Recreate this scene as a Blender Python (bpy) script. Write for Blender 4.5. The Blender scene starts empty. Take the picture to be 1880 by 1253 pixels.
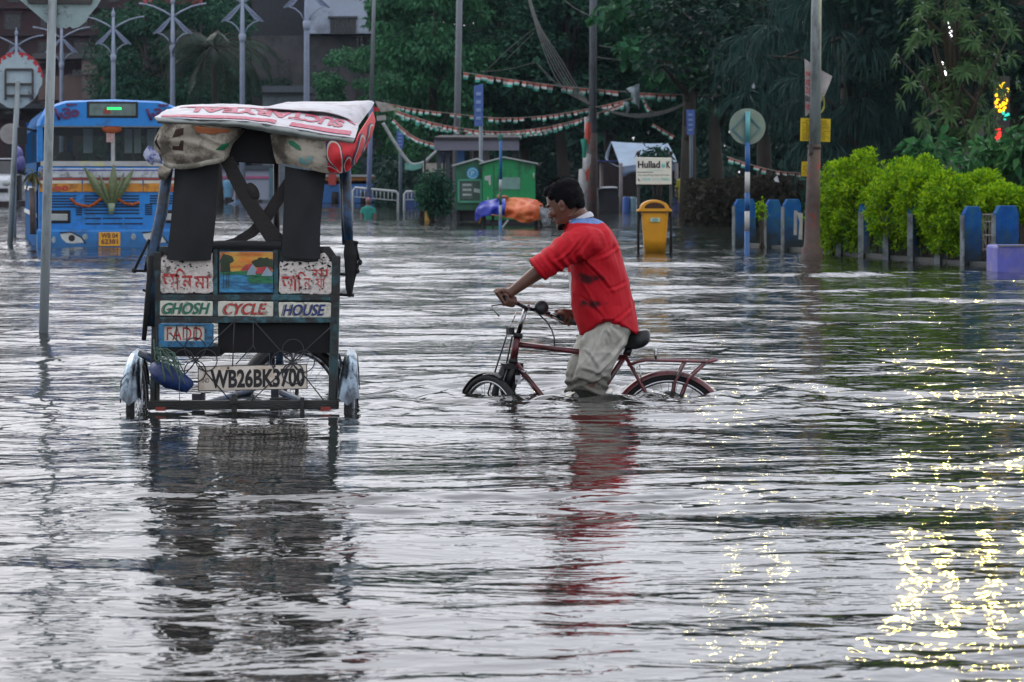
import bpy, bmesh, math, random
import numpy as np
from mathutils import Vector, Matrix, Euler, Quaternion, noise as mnoise

R = math.radians
F = 5600.0; CX = 940.0; HY = 325.0; CAMH = 1.2
SC = bpy.context.scene
COL = SC.collection

def P(px, py, d):
    """the point at distance d seen at photo pixel (px, py)"""
    return Vector(((px - CX) / F * d, d, CAMH - (py - HY) / F * d))

def D(py):
    """distance of the water line at photo row py"""
    return F * CAMH / (py - HY)

# ------------------------------------------------------------------ materials
MATS = {}
def srgb(r, g, b):
    f = lambda c: (c / 255 / 12.92) if c / 255 <= 0.04045 else ((c / 255 + 0.055) / 1.055) ** 2.4
    return (f(r), f(g), f(b))

def M(name, col, rough=0.6, metal=0.0, var=0.18, vscale=6.0, bump=0.0, bscale=40.0, dirt=None, damt=0.5, dscale=8.0,
      spec=0.5, coat=0.0, emit=None, estr=1.0, stretch=None):
    if name in MATS: return MATS[name]
    m = bpy.data.materials.new(name); m.use_nodes = True
    nt = m.node_tree; N = nt.nodes; L = nt.links
    b = N['Principled BSDF']
    b.inputs['Metallic'].default_value = metal
    b.inputs['Specular IOR Level'].default_value = spec
    b.inputs['Coat Weight'].default_value = coat
    tc = N.new('ShaderNodeTexCoord')
    src = tc.outputs['Object']
    if stretch:
        mp = N.new('ShaderNodeMapping'); mp.inputs['Scale'].default_value = stretch
        L.new(src, mp.inputs['Vector']); src = mp.outputs['Vector']
    n1 = N.new('ShaderNodeTexNoise'); n1.inputs['Scale'].default_value = vscale; n1.inputs['Detail'].default_value = 6
    n1.inputs['Roughness'].default_value = 0.65
    L.new(src, n1.inputs['Vector'])
    mx = N.new('ShaderNodeMix'); mx.data_type = 'RGBA'
    a = [max(0, c * (1 - var)) for c in col]; z = [min(1, c * (1 + var)) for c in col]
    mx.inputs['A'].default_value = (*a, 1); mx.inputs['B'].default_value = (*z, 1)
    rp = N.new('ShaderNodeMapRange'); rp.inputs['From Min'].default_value = 0.3; rp.inputs['From Max'].default_value = 0.7
    L.new(n1.outputs['Fac'], rp.inputs['Value']); L.new(rp.outputs['Result'], mx.inputs['Factor'])
    out = mx.outputs['Result']
    rr = N.new('ShaderNodeMapRange'); rr.inputs['To Min'].default_value = max(0.02, rough - 0.1); rr.inputs['To Max'].default_value = min(1, rough + 0.12)
    L.new(n1.outputs['Fac'], rr.inputs['Value']); L.new(rr.outputs['Result'], b.inputs['Roughness'])
    if dirt:
        n2 = N.new('ShaderNodeTexNoise'); n2.inputs['Scale'].default_value = dscale; n2.inputs['Detail'].default_value = 8
        n2.inputs['Roughness'].default_value = 0.7
        L.new(src, n2.inputs['Vector'])
        r2 = N.new('ShaderNodeMapRange')
        t = 0.5 + (0.5 - damt) * 0.5
        r2.inputs['From Min'].default_value = t - 0.05; r2.inputs['From Max'].default_value = t + 0.07
        L.new(n2.outputs['Fac'], r2.inputs['Value'])
        m2 = N.new('ShaderNodeMix'); m2.data_type = 'RGBA'
        L.new(r2.outputs['Result'], m2.inputs['Factor']); L.new(out, m2.inputs['A']); m2.inputs['B'].default_value = (*dirt, 1)
        out = m2.outputs['Result']
    L.new(out, b.inputs['Base Color'])
    if bump:
        n3 = N.new('ShaderNodeTexNoise'); n3.inputs['Scale'].default_value = bscale; n3.inputs['Detail'].default_value = 5
        L.new(src, n3.inputs['Vector'])
        bp = N.new('ShaderNodeBump'); bp.inputs['Strength'].default_value = bump; bp.inputs['Distance'].default_value = 0.02
        L.new(n3.outputs['Fac'], bp.inputs['Height']); L.new(bp.outputs['Normal'], b.inputs['Normal'])
    if emit:
        b.inputs['Emission Color'].default_value = (*emit, 1); b.inputs['Emission Strength'].default_value = estr
    MATS[name] = m
    return m

def tide(m, z0, z1, col, amt=0.85):
    """a dirty wet band left by the water, up to an uneven line between heights z0 and z1"""
    nt = m.node_tree; N = nt.nodes; L = nt.links; b = N['Principled BSDF']; src = b.inputs['Base Color'].links[0].from_socket
    g = N.new('ShaderNodeNewGeometry'); sx = N.new('ShaderNodeSeparateXYZ'); L.new(g.outputs['Position'], sx.inputs[0])
    nz = N.new('ShaderNodeTexNoise'); nz.inputs['Scale'].default_value = 7; nz.inputs['Detail'].default_value = 5; L.new(g.outputs['Position'], nz.inputs['Vector'])
    ad = N.new('ShaderNodeMath'); ad.operation = 'MULTIPLY_ADD'; ad.inputs[1].default_value = -(z1 - z0) * 1.2; L.new(nz.outputs['Fac'], ad.inputs[0]); L.new(sx.outputs['Z'], ad.inputs[2])
    mr = N.new('ShaderNodeMapRange'); s = (z1 - z0) * 0.6
    mr.inputs['From Min'].default_value = z0 - s; mr.inputs['From Max'].default_value = z1 - s; mr.inputs['To Min'].default_value = amt; mr.inputs['To Max'].default_value = 0; L.new(ad.outputs[0], mr.inputs['Value'])
    m2 = N.new('ShaderNodeMix'); m2.data_type = 'RGBA'; L.new(mr.outputs['Result'], m2.inputs['Factor']); L.new(src, m2.inputs['A']); m2.inputs['B'].default_value = (*col, 1); L.new(m2.outputs['Result'], b.inputs['Base Color'])
    return m

def leafmat(name, col, col2, rough=0.45, trans=0.25, hue=0.0):
    """leaf: colour differs from leaf to leaf, some light passes through"""
    if name in MATS: return MATS[name]
    m = bpy.data.materials.new(name); m.use_nodes = True
    nt = m.node_tree; N = nt.nodes; L = nt.links
    b = N['Principled BSDF']; o = N['Material Output']
    g = N.new('ShaderNodeNewGeometry')
    mx = N.new('ShaderNodeMix'); mx.data_type = 'RGBA'
    mx.inputs['A'].default_value = (*col, 1); mx.inputs['B'].default_value = (*col2, 1)
    L.new(g.outputs['Random Per Island'], mx.inputs['Factor'])
    L.new(mx.outputs['Result'], b.inputs['Base Color'])
    b.inputs['Roughness'].default_value = rough; b.inputs['Specular IOR Level'].default_value = 0.16
    t = N.new('ShaderNodeBsdfTranslucent'); L.new(mx.outputs['Result'], t.inputs['Color'])
    ms = N.new('ShaderNodeMixShader'); ms.inputs['Fac'].default_value = trans
    L.new(b.outputs[0], ms.inputs[1]); L.new(t.outputs[0], ms.inputs[2]); L.new(ms.outputs[0], o.inputs['Surface'])
    MATS[name] = m
    return m

def emat(name, col, strength):
    if name in MATS: return MATS[name]
    m = bpy.data.materials.new(name); m.use_nodes = True
    b = m.node_tree.nodes['Principled BSDF']
    b.inputs['Base Color'].default_value = (*[min(1, c) for c in col], 1)
    b.inputs['Emission Color'].default_value = (*col, 1); b.inputs['Emission Strength'].default_value = strength
    MATS[name] = m
    return m

# ------------------------------------------------------------------ scene objects
def world_of(o):
    m = Matrix.Identity(4)
    while o is not None:
        m = o.matrix_basis @ m; o = o.parent
    return m

def tag(o, label=None, cat=None, group=None, kind=None):
    if label: o['label'] = label
    if cat: o['category'] = cat
    if group: o['group'] = group
    if kind: o['kind'] = kind
    return o

def thing(name, label, cat, loc=(0, 0, 0), rotz=0.0, group=None):
    o = bpy.data.objects.new(name, None); COL.objects.link(o)
    o.empty_display_size = 0.2
    o.location = loc; o.rotation_euler = (0, 0, rotz)
    return tag(o, label, cat, group)

def copy_tree(o, parent=None):
    c = o.copy(); COL.objects.link(c)
    if parent is not None: c.parent = parent
    for ch in list(o.children): copy_tree(ch, c)
    return c

def frame(axis, hint=Vector((0, 0, 1))):
    w = Vector(axis).normalized()
    if abs(w.dot(hint)) > 0.98: hint = Vector((1, 0, 0))
    u = hint.cross(w).normalized()
    return u, w.cross(u).normalized(), w

class MB:
    """collects shapes that become ONE mesh object"""
    def __init__(s): s.v = []; s.f = []; s.m = []; s.s = []; s.mi = 0; s.sm = False
    def add(s, vs, fs, smooth=None):
        k = len(s.v); s.v += [Vector(p) for p in vs]
        for f in fs:
            s.f.append([i + k for i in f]); s.m.append(s.mi); s.s.append(s.sm if smooth is None else smooth)
        return s
    def box(s, c, size, rot=None):
        c = Vector(c); h = [x / 2 for x in size]
        vs = [Vector((sx * h[0], sy * h[1], sz * h[2])) for sz in (-1, 1) for sy in (-1, 1) for sx in (-1, 1)]
        if rot is not None:
            mt = rot if isinstance(rot, Matrix) else Euler(rot).to_matrix()
            vs = [mt @ p for p in vs]
        return s.add([c + p for p in vs], [(0, 2, 3, 1), (4, 5, 7, 6), (0, 1, 5, 4), (2, 6, 7, 3), (0, 4, 6, 2), (1, 3, 7, 5)], False)
    def bar(s, a, b, w, h, hint=(0, 0, 1)):
        a = Vector(a); b = Vector(b); u, v, d = frame(b - a, Vector(hint))
        vs = []
        for p in (a, b):
            for x, y in ((-1, -1), (1, -1), (1, 1), (-1, 1)): vs.append(p + u * x * w / 2 + v * y * h / 2)
        return s.add(vs, [(3, 2, 1, 0), (4, 5, 6, 7), (0, 1, 5, 4), (1, 2, 6, 5), (2, 3, 7, 6), (3, 0, 4, 7)], False)
    def tube(s, pts, r, n=8, caps=True, smooth=True):
        pts = [Vector(p) for p in pts]
        rs = list(r) if isinstance(r, (list, tuple)) else [r] * len(pts)
        vs = []; fs = []
        prev = None
        for i, p in enumerate(pts):
            t = (pts[min(i + 1, len(pts) - 1)] - pts[max(i - 1, 0)])
            if t.length < 1e-9: t = Vector((0, 0, 1))
            t.normalize()
            if prev is None: u, v, _ = frame(t)
            else:
                u = prev - t * prev.dot(t)
                u = u.normalized() if u.length > 1e-6 else frame(t)[0]
                v = t.cross(u)
            prev = u
            for k in range(n):
                a = 2 * math.pi * k / n
                vs.append(p + (u * math.cos(a) + v * math.sin(a)) * rs[i])
        for i in range(len(pts) - 1):
            for k in range(n):
                k2 = (k + 1) % n
                fs.append((i * n + k, i * n + k2, (i + 1) * n + k2, (i + 1) * n + k))
        s.add(vs, fs, smooth)
        if caps:
            k = len(s.v) - len(vs)
            s.f.append([k + i for i in reversed(range(n))]); s.m.append(s.mi); s.s.append(False)
            e = k + (len(pts) - 1) * n
            s.f.append([e + i for i in range(n)]); s.m.append(s.mi); s.s.append(False)
        return s
    def loft(s, rings, closed=True, caps=True, smooth=True):
        n = len(rings[0]); vs = [p for r in rings for p in r]; fs = []
        for i in range(len(rings) - 1):
            for k in range(n if closed else n - 1):
                k2 = (k + 1) % n
                fs.append((i * n + k, i * n + k2, (i + 1) * n + k2, (i + 1) * n + k))
        k0 = len(s.v)
        s.add(vs, fs, smooth)
        if caps and closed:
            s.f.append([k0 + i for i in reversed(range(n))]); s.m.append(s.mi); s.s.append(smooth)
            e = k0 + (len(rings) - 1) * n
            s.f.append([e + i for i in range(n)]); s.m.append(s.mi); s.s.append(smooth)
        return s
    def ell(s, c, rad, rot=None, nu=14, nv=9):
        c = Vector(c); vs = []; fs = []
        mt = None if rot is None else (rot if isinstance(rot, Matrix) else Euler(rot).to_matrix())
        for j in range(nv + 1):
            th = math.pi * j / nv
            for i in range(nu):
                ph = 2 * math.pi * i / nu
                p = Vector((rad[0] * math.sin(th) * math.cos(ph), rad[1] * math.sin(th) * math.sin(ph), rad[2] * math.cos(th)))
                if j in (0, nv): p.x *= 0.01 if rad[0] else 0
                vs.append(c + (mt @ p if mt else p))
        for j in range(nv):
            for i in range(nu):
                i2 = (i + 1) % nu
                fs.append(((j + 1) * nu + i, (j + 1) * nu + i2, j * nu + i2, j * nu + i))
        return s.add(vs, fs, True)
    def prism(s, pts, depth):
        """polygon (3-d points) thickened by the vector depth"""
        d = Vector(depth); n = len(pts); a = [Vector(p) for p in pts]
        vs = a + [p + d for p in a]
        nrm = Vector((0, 0, 0))
        for i in range(n): nrm += a[i].cross(a[(i + 1) % n])
        fl = nrm.dot(d) < 0
        fs = [list(range(n)), [n + i for i in reversed(range(n))]] if fl else [list(reversed(range(n))), [n + i for i in range(n)]]
        for i in range(n):
            j = (i + 1) % n
            fs.append((i, n + i, n + j, j) if fl else (i, j, n + j, n + i))
        return s.add(vs, fs, False)
    def poly(s, pts): return s.add(pts, [list(range(len(pts)))], False)
    def lathe(s, prof, n=20, c=(0, 0, 0), mt=None, smooth=True, caps=True):
        """profile of (radius, z) spun about z"""
        c = Vector(c); rings = []
        for r, z in prof:
            ring = []
            for k in range(n):
                a = 2 * math.pi * k / n
                p = Vector((r * math.cos(a), r * math.sin(a), z))
                ring.append(c + (mt @ p if mt else p))
            rings.append(ring)
        return s.loft(rings, True, caps, smooth)
    def ring(s, c, u, v, rad, r, n=32, k=6, a0=0.0, a1=2 * math.pi):
        """thin tube bent into a circle (or arc) in the plane u, v"""
        c = Vector(c); u = Vector(u); v = Vector(v)
        full = abs(a1 - a0 - 2 * math.pi) < 1e-6
        pts = [c + (u * math.cos(a0 + (a1 - a0) * i / n) + v * math.sin(a0 + (a1 - a0) * i / n)) * rad for i in range(n + 1)]
        return s.tube(pts, r, k, caps=not full)
    def sheet(s, g, th=0.004, smooth=True):
        """grid of points g[i][j] thickened along its normal into a closed cloth"""
        ni = len(g); nj = len(g[0])
        nr = []
        for i in range(ni):
            row = []
            for j in range(nj):
                du = g[min(i + 1, ni - 1)][j] - g[max(i - 1, 0)][j]; dv = g[i][min(j + 1, nj - 1)] - g[i][max(j - 1, 0)]
                c = du.cross(dv); row.append(c.normalized() if c.length > 1e-12 else Vector((0, 0, 1)))
            nr.append(row)
        A = [g[i][j] + nr[i][j] * th / 2 for i in range(ni) for j in range(nj)]; Bk = [g[i][j] - nr[i][j] * th / 2 for i in range(ni) for j in range(nj)]
        o = ni * nj; fs = []
        for i in range(ni - 1):
            for j in range(nj - 1):
                a, b, c, d = i * nj + j, (i + 1) * nj + j, (i + 1) * nj + j + 1, i * nj + j + 1
                fs.append((a, b, c, d)); fs.append((o + d, o + c, o + b, o + a))
        s.add(A + Bk, fs, smooth)
        rim = [i * nj for i in range(ni)] + [(ni - 1) * nj + j for j in range(1, nj)] + [i * nj + nj - 1 for i in reversed(range(ni - 1))] + [j for j in reversed(range(1, nj - 1))]
        n = len(rim)      # the edge has its own corners, so the cloth shades flat up to it
        return s.add([A[k] for k in rim] + [Bk[k] for k in rim], [(k, n + k, n + (k + 1) % n, (k + 1) % n) for k in range(n)], False)
    def build(s, name, mat, parent=None, loc=None, bevel=0.0, seg=2, world=True):
        me = bpy.data.meshes.new(name)
        inv = world_of(parent).inverted() if (parent is not None and world) else Matrix.Identity(4)
        if loc is not None: inv = Matrix.Translation(-Vector(loc))
        me.from_pydata([tuple(inv @ p) for p in s.v], [], s.f)
        for x in (mat if isinstance(mat, (list, tuple)) else [mat]): me.materials.append(x)
        me.polygons.foreach_set('material_index', s.m); me.polygons.foreach_set('use_smooth', s.s)
        me.update()
        o = bpy.data.objects.new(name, me); COL.objects.link(o)
        if parent is not None: o.parent = parent
        if loc is not None: o.location = loc
        if bevel:
            b = o.modifiers.new('bevel', 'BEVEL'); b.width = bevel; b.segments = seg; b.limit_method = 'ANGLE'; b.angle_limit = R(40)
        return o

def npmesh(name, V, faces, mat, parent=None, smooth=False, loc=None):
    """V (n,3) array, faces (m,k) array -> object"""
    me = bpy.data.meshes.new(name)
    n, k = faces.shape
    me.vertices.add(len(V)); me.vertices.foreach_set('co', np.ascontiguousarray(V, dtype=np.float32).ravel())
    me.loops.add(n * k); me.loops.foreach_set('vertex_index', np.ascontiguousarray(faces, dtype=np.int32).ravel())
    me.polygons.add(n); me.polygons.foreach_set('loop_start', np.arange(0, n * k, k, dtype=np.int32))
    me.polygons.foreach_set('use_smooth', np.full(n, smooth))
    me.materials.append(mat)
    me.update(calc_edges=True)
    o = bpy.data.objects.new(name, me); COL.objects.link(o)
    if parent is not None: o.parent = parent
    if loc is not None: o.location = loc
    return o

def text_geo(s, bold=0.0, shear=0.0, extrude=0.0, spacing=1.0):
    """lettering as triangles in the xy plane, normalised to x 0..1 wide units of height 1 (returns verts, faces, width, height)"""
    cu = bpy.data.curves.new('lettering', 'FONT'); cu.body = s; cu.size = 1.0; cu.offset = bold; cu.shear = shear
    cu.extrude = extrude; cu.space_character = spacing; cu.resolution_u = 4
    ob = bpy.data.objects.new('lettering', cu); COL.objects.link(ob)
    dg = bpy.context.evaluated_depsgraph_get(); dg.update()
    me = bpy.data.meshes.new_from_object(ob.evaluated_get(dg))
    vs = [v.co.copy() for v in me.vertices]; fs = [list(p.vertices) for p in me.polygons]
    bpy.data.objects.remove(ob); bpy.data.curves.remove(cu); bpy.data.meshes.remove(me)
    if not vs: return [], [], 1, 1
    x0 = min(v.x for v in vs); x1 = max(v.x for v in vs); y0 = min(v.y for v in vs); y1 = max(v.y for v in vs)
    return [((v.x - x0), (v.y - y0)) for v in vs], fs, x1 - x0, y1 - y0

def put_text(mb, s, O, U, V, w, h, bold=0.0, shear=0.0, lift=None):
    """write s into the rectangle with corner O (lower left), directions U (along) and V (up), size w x h"""
    vs, fs, tw, th = text_geo(s, bold, shear)
    O = Vector(O); U = Vector(U).normalized(); V = Vector(V).normalized(); l = Vector(lift) if lift else Vector((0, 0, 0))
    mb.add([O + U * (x / tw * w) + V * (y / th * h) + l for x, y in vs], fs, False)
    return mb

rng = np.random.default_rng(7)
random.seed(7)

# ------------------------------------------------------------------ camera, sky, sun
cam = bpy.data.cameras.new('camera'); co = bpy.data.objects.new('camera', cam); COL.objects.link(co)
co.location = (0, 0, CAMH); co.rotation_euler = (R(90), 0, 0)
cam.sensor_fit = 'HORIZONTAL'; cam.sensor_width = 36.0; cam.lens = F / 1880 * 36.0
cam.shift_y = (HY - 626.5) / 1880
cam.clip_start = 0.5; cam.clip_end = 3000
cam.dof.use_dof = True; cam.dof.focus_distance = 16.6; cam.dof.aperture_fstop = 11.0
SC.camera = co

SUN_EL, SUN_AZ = R(34), R(-28)
W = bpy.data.worlds.new('World'); SC.world = W; W.use_nodes = True
nt = W.node_tree; N = nt.nodes; L = nt.links
bg = N['Background']
sky = N.new('ShaderNodeTexSky'); sky.sky_type = 'NISHITA'; sky.sun_disc = False
sky.sun_elevation = SUN_EL; sky.sun_rotation = SUN_AZ; sky.altitude = 0; sky.air_density = 1.2; sky.dust_density = 3.0
tc = N.new('ShaderNodeTexCoord')
cn = N.new('ShaderNodeTexNoise'); cn.inputs['Scale'].default_value = 2.2; cn.inputs['Detail'].default_value = 5
mp = N.new('ShaderNodeMapping'); mp.inputs['Scale'].default_value = (1, 1, 2.5)
L.new(tc.outputs['Generated'], mp.inputs['Vector']); L.new(mp.outputs['Vector'], cn.inputs['Vector'])
cl = N.new('ShaderNodeMix'); cl.data_type = 'RGBA'
cl.inputs['A'].default_value = (6.9, 7.3, 8.5, 1); cl.inputs['B'].default_value = (10.0, 10.1, 10.8, 1)
L.new(cn.outputs['Fac'], cl.inputs['Factor'])
mx = N.new('ShaderNodeMix'); mx.data_type = 'RGBA'; mx.inputs['Factor'].default_value = 0.88
L.new(sky.outputs['Color'], mx.inputs['A']); L.new(cl.outputs['Result'], mx.inputs['B'])
# the cloud is brighter on the side where the sun is going down
sxyz = N.new('ShaderNodeSeparateXYZ'); L.new(tc.outputs['Generated'], sxyz.inputs[0])
gl = N.new('ShaderNodeMapRange'); gl.interpolation_type = 'SMOOTHSTEP'; gl.inputs['From Min'].default_value = -0.9; gl.inputs['From Max'].default_value = 0.8; gl.inputs['To Min'].default_value = 1.08; gl.inputs['To Max'].default_value = 1.52
L.new(sxyz.outputs['Y'], gl.inputs['Value'])
vm = N.new('ShaderNodeVectorMath'); vm.operation = 'SCALE'; L.new(mx.outputs['Result'], vm.inputs[0]); L.new(gl.outputs['Result'], vm.inputs['Scale'])
L.new(vm.outputs['Vector'], bg.inputs['Color']); bg.inputs['Strength'].default_value = 0.1

sl = bpy.data.lights.new('sun', 'SUN'); so = bpy.data.objects.new('sun', sl); COL.objects.link(so)
sl.energy = 0.5; sl.angle = R(30); sl.color = (1.0, 0.95, 0.88)
sd = Vector((math.cos(SUN_EL) * math.sin(SUN_AZ), math.cos(SUN_EL) * math.cos(SUN_AZ), math.sin(SUN_EL)))
so.rotation_euler = sd.to_track_quat('Z', 'Y').to_euler(); so.location = (0, -5, 30)

SC.view_settings.view_transform = 'Standard'; SC.view_settings.look = 'None'
SC.view_settings.exposure = 0.22; SC.view_settings.gamma = 1.0
SC.cycles.use_denoising = True
SC.cycles.max_bounces = 8; SC.cycles.caustics_reflective = False; SC.cycles.caustics_refractive = False
SC.cycles.sample_clamp_indirect = 6.0; SC.cycles.blur_glossy = 0.3

# damp evening air: far things fade towards blue grey
HAZE = 0.00010
hz = MB(); hz.box((0, 240, 7.6), (640, 600, 18.4)); hm = bpy.data.materials.new('damp_air'); hm.use_nodes = True
N_ = hm.node_tree.nodes; N_.remove(N_['Principled BSDF']); pv = N_.new('ShaderNodeVolumePrincipled'); pv.inputs['Color'].default_value = (0.62, 0.78, 0.95, 1); pv.inputs['Density'].default_value = HAZE; pv.inputs['Anisotropy'].default_value = 0.2
hm.node_tree.links.new(pv.outputs['Volume'], N_['Material Output'].inputs['Volume'])
if HAZE: tag(hz.build('haze', hm), kind='stuff')

# ------------------------------------------------------------------ ground and flood water
def ground_z(x, y):
    r = np.exp(-(((x + 1.4) / 1.6) ** 2 + ((y - 16.2) / 2.0) ** 2))
    return -0.56 + 0.12 * r
gx = np.concatenate([np.linspace(-300, -12, 24), np.linspace(-10, 10, 60), np.linspace(12, 300, 24)])
gy = np.concatenate([np.linspace(-40, 4, 12), np.linspace(5, 40, 90), np.linspace(44, 520, 40)])
GX, GY = np.meshgrid(gx, gy)
GV = np.stack([GX, GY, ground_z(GX, GY) + 0.01 * np.sin(GX * 3) * np.sin(GY * 2.3)], -1).reshape(-1, 3)
nc = len(gx); ii = (np.arange(len(gy) - 1)[:, None] * nc + np.arange(nc - 1)[None, :]).ravel()
GF = np.stack([ii, ii + 1, ii + nc + 1, ii + nc], -1)
tag(npmesh('ground', GV, GF, M('asphalt', (0.05, 0.05, 0.048), 0.9, bump=0.4, bscale=60), smooth=True), kind='structure')

def water_mesh():
    ds = [-30, -10, 0.0, 2.5]; d = 3.2
    while d < 420:
        ds.append(d); d += max(0.021, d * d / 7600)
    ds.append(520)
    ds = np.array(ds); nr = len(ds); ncol = 756
    u = np.linspace(-1, 1, 700); out = np.linspace(0, 1, 29)[1:] ** 2.2
    half = 0.20 * np.clip(ds, 8, None) + 2.2 + np.clip(ds - 100, 0, None) * 0.35
    wide = np.maximum(half * 1.3, 90.0)
    X = np.concatenate([-(half[:, None] + out[::-1][None, :] * (wide - half)[:, None]), u[None, :] * half[:, None], half[:, None] + out[None, :] * (wide - half)[:, None]], 1); Y = np.repeat(ds[:, None], ncol, 1)
    sp = np.gradient(ds)[:, None]
    r = np.random.default_rng(11)
    # domain warp so that no wave train looks regular
    wx = np.zeros_like(X); wy = np.zeros_like(X)
    for k in range(10):
        th = r.uniform(0, 2 * np.pi); lam = r.uniform(1.5, 6)
        ph = 2 * np.pi / lam * (X * np.cos(th) + Y * np.sin(th)) + r.uniform(0, 6.28)
        wx += np.sin(ph) * 0.045 * lam; wy += np.cos(ph * 1.1 + 1) * 0.03 * lam
    XX = X + wx; YY = Y + wy
    # patches: ruffled and calm
    patch = np.zeros_like(X)
    for k in range(8):
        th = r.normal(np.pi / 2, 0.5); lam = r.uniform(1.6, 6.5)
        patch += np.sin(2 * np.pi / lam * (XX * 0.45 * np.cos(th) + YY * np.sin(th)) + r.uniform(0, 6.28))
    patch = np.clip(0.5 + patch * 0.22, 0.08, 1.3)
    H = np.zeros_like(X)
    def train(lam, slope, th, fine):
        k = 2 * np.pi / lam
        a = slope / k
        att = np.clip((lam / sp - 2.5) / 2.5, 0, 1)
        ph = k * (XX * np.cos(th) + YY * np.sin(th)) + r.uniform(0, 6.28)
        s = np.sin(ph) + 0.22 * np.sin(2 * ph + 1.2)
        return a * att * s * (patch if fine else 1.0)
    for k in range(14):
        H += train(np.exp(r.uniform(np.log(0.9), np.log(3.2))), 0.0062, r.normal(np.pi / 2, 0.55), False)
    for k in range(36):
        H += train(np.exp(r.uniform(np.log(0.26), np.log(1.05))), 0.0088, r.normal(np.pi / 2, 0.52), True)
    for k in range(34):
        H += train(np.exp(r.uniform(np.log(0.085), np.log(0.26))), 0.0060, r.normal(np.pi / 2, 0.8), True)
    for k in range(14):      # small chop that leans every way, so lamps scatter wide
        H += train(np.exp(r.uniform(np.log(0.10), np.log(0.30))), 0.0066, r.uniform(0, 2 * np.pi), True)
    far = np.clip((Y - 17) / 16, 0, 1)
    for k in range(18):
        lam = np.exp(r.uniform(np.log(0.7), np.log(2.4))); kk = 2 * np.pi / lam; th = r.normal(np.pi / 2, 0.6)
        H += far * 0.0150 / kk * np.clip((lam / sp - 2.2) / 2.0, 0, 1) * np.sin(kk * (XX * np.cos(th) + YY * np.sin(th)) + r.uniform(0, 6.28))
    far2 = np.clip((Y - 34) / 25, 0, 1)
    for k in range(14):
        lam = np.exp(r.uniform(np.log(2.2), np.log(8.0))); kk = 2 * np.pi / lam; th = r.normal(np.pi / 2, 0.5)
        H += far2 * 0.0135 / kk * np.clip((lam / sp - 2.0) / 2.0, 0, 1) * np.sin(kk * (XX * np.cos(th) + YY * np.sin(th)) + r.uniform(0, 6.28))
    # the wader, the cycle's wheels and the rickshaw's wheels push rings and a wake
    def rings(cx, cy, amp, lam, reach):
        q = np.hypot(X - cx, (Y - cy))
        return amp * np.sin(2 * np.pi * q / lam + 0.6) * np.exp(-q / reach) * np.clip((lam / sp - 2) / 2, 0, 1)
    for (px, d, amp, lam, reach) in ((1075, 16.85, 0.024, 0.36, 0.75), (1045, 17.1, 0.017, 0.29, 0.6), (895, 16.9, 0.014, 0.26, 0.5),
                                     (1228, 16.9, 0.012, 0.25, 0.6), (240, 15.8, 0.006, 0.2, 0.35), (645, 15.8, 0.006, 0.2, 0.35), (560, 17.2, 0.006, 0.22, 0.3),
                                     (80, 23.4, 0.006, 0.35, 0.5)):
        H += rings((px - CX) / F * d, d, amp, lam, reach)
    wx0 = (1075 - CX) / F * 16.85
    tx = X - wx0
    wake = np.exp(-((Y - 16.55 - 0.02 * tx) / 0.45) ** 2) * np.clip(0.5 + tx * 2.0, 0, 1) * np.exp(-np.clip(tx, 0, None) / 6.0)
    near = np.exp(-(((X - wx0 + 0.1) / 0.75) ** 2 + ((Y - 16.75) / 0.4) ** 2))
    ch = np.zeros_like(X)
    for k in range(26):
        ch += train(np.exp(r.uniform(np.log(0.09), np.log(0.3))), 0.026, r.uniform(0, 2 * np.pi), False)
    H += ch * np.clip(wake * 0.8 + near, 0, 1)
    calm = np.concatenate([1 / (1 + 60 * out[::-1]), np.ones(700), 1 / (1 + 60 * out)]); H *= calm[None, :]
    V = np.stack([X, Y, H], -1).reshape(-1, 3)
    ii = (np.arange(nr - 1)[:, None] * ncol + np.arange(ncol - 1)[None, :]).ravel()
    FF = np.stack([ii, ii + 1, ii + ncol + 1, ii + ncol], -1)
    m = bpy.data.materials.new('flood_water'); m.use_nodes = True
    nt = m.node_tree; N = nt.nodes; L = nt.links; b = N['Principled BSDF']
    b.inputs['Roughness'].default_value = 0.035; b.inputs['IOR'].default_value = 1.333; b.inputs['Specular IOR Level'].default_value = 0.5
    g = N.new('ShaderNodeNewGeometry')
    n0 = N.new('ShaderNodeTexNoise'); n0.inputs['Scale'].default_value = 0.7; n0.inputs['Detail'].default_value = 4
    L.new(g.outputs['Position'], n0.inputs['Vector'])
    c = N.new('ShaderNodeMix'); c.data_type = 'RGBA'; c.inputs['A'].default_value = (0.012, 0.014, 0.012, 1); c.inputs['B'].default_value = (0.023, 0.024, 0.020, 1)
    L.new(n0.outputs['Fac'], c.inputs['Factor']); L.new(c.outputs['Result'], b.inputs['Base Color'])
    # fine ripples: too small for the mesh
    mp = N.new('ShaderNodeMapping'); mp.inputs['Scale'].default_value = (2.6, 4.6, 3.0)
    L.new(g.outputs['Position'], mp.inputs['Vector'])
    n1 = N.new('ShaderNodeTexNoise'); n1.inputs['Scale'].default_value = 1.0; n1.inputs['Detail'].default_value = 3; n1.inputs['Roughness'].default_value = 0.5; n1.inputs['Distortion'].default_value = 0.6
    L.new(mp.outputs['Vector'], n1.inputs['Vector'])
    sx = N.new('ShaderNodeSeparateXYZ'); L.new(g.outputs['Position'], sx.inputs[0])
    mr = N.new('ShaderNodeMapRange'); mr.inputs['From Min'].default_value = 12; mr.inputs['From Max'].default_value = 45
    mr.inputs['To Min'].default_value = 0.009; mr.inputs['To Max'].default_value = 0.022
    L.new(sx.outputs['Y'], mr.inputs['Value'])
    bp = N.new('ShaderNodeBump'); bp.inputs['Strength'].default_value = 1.0
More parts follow.
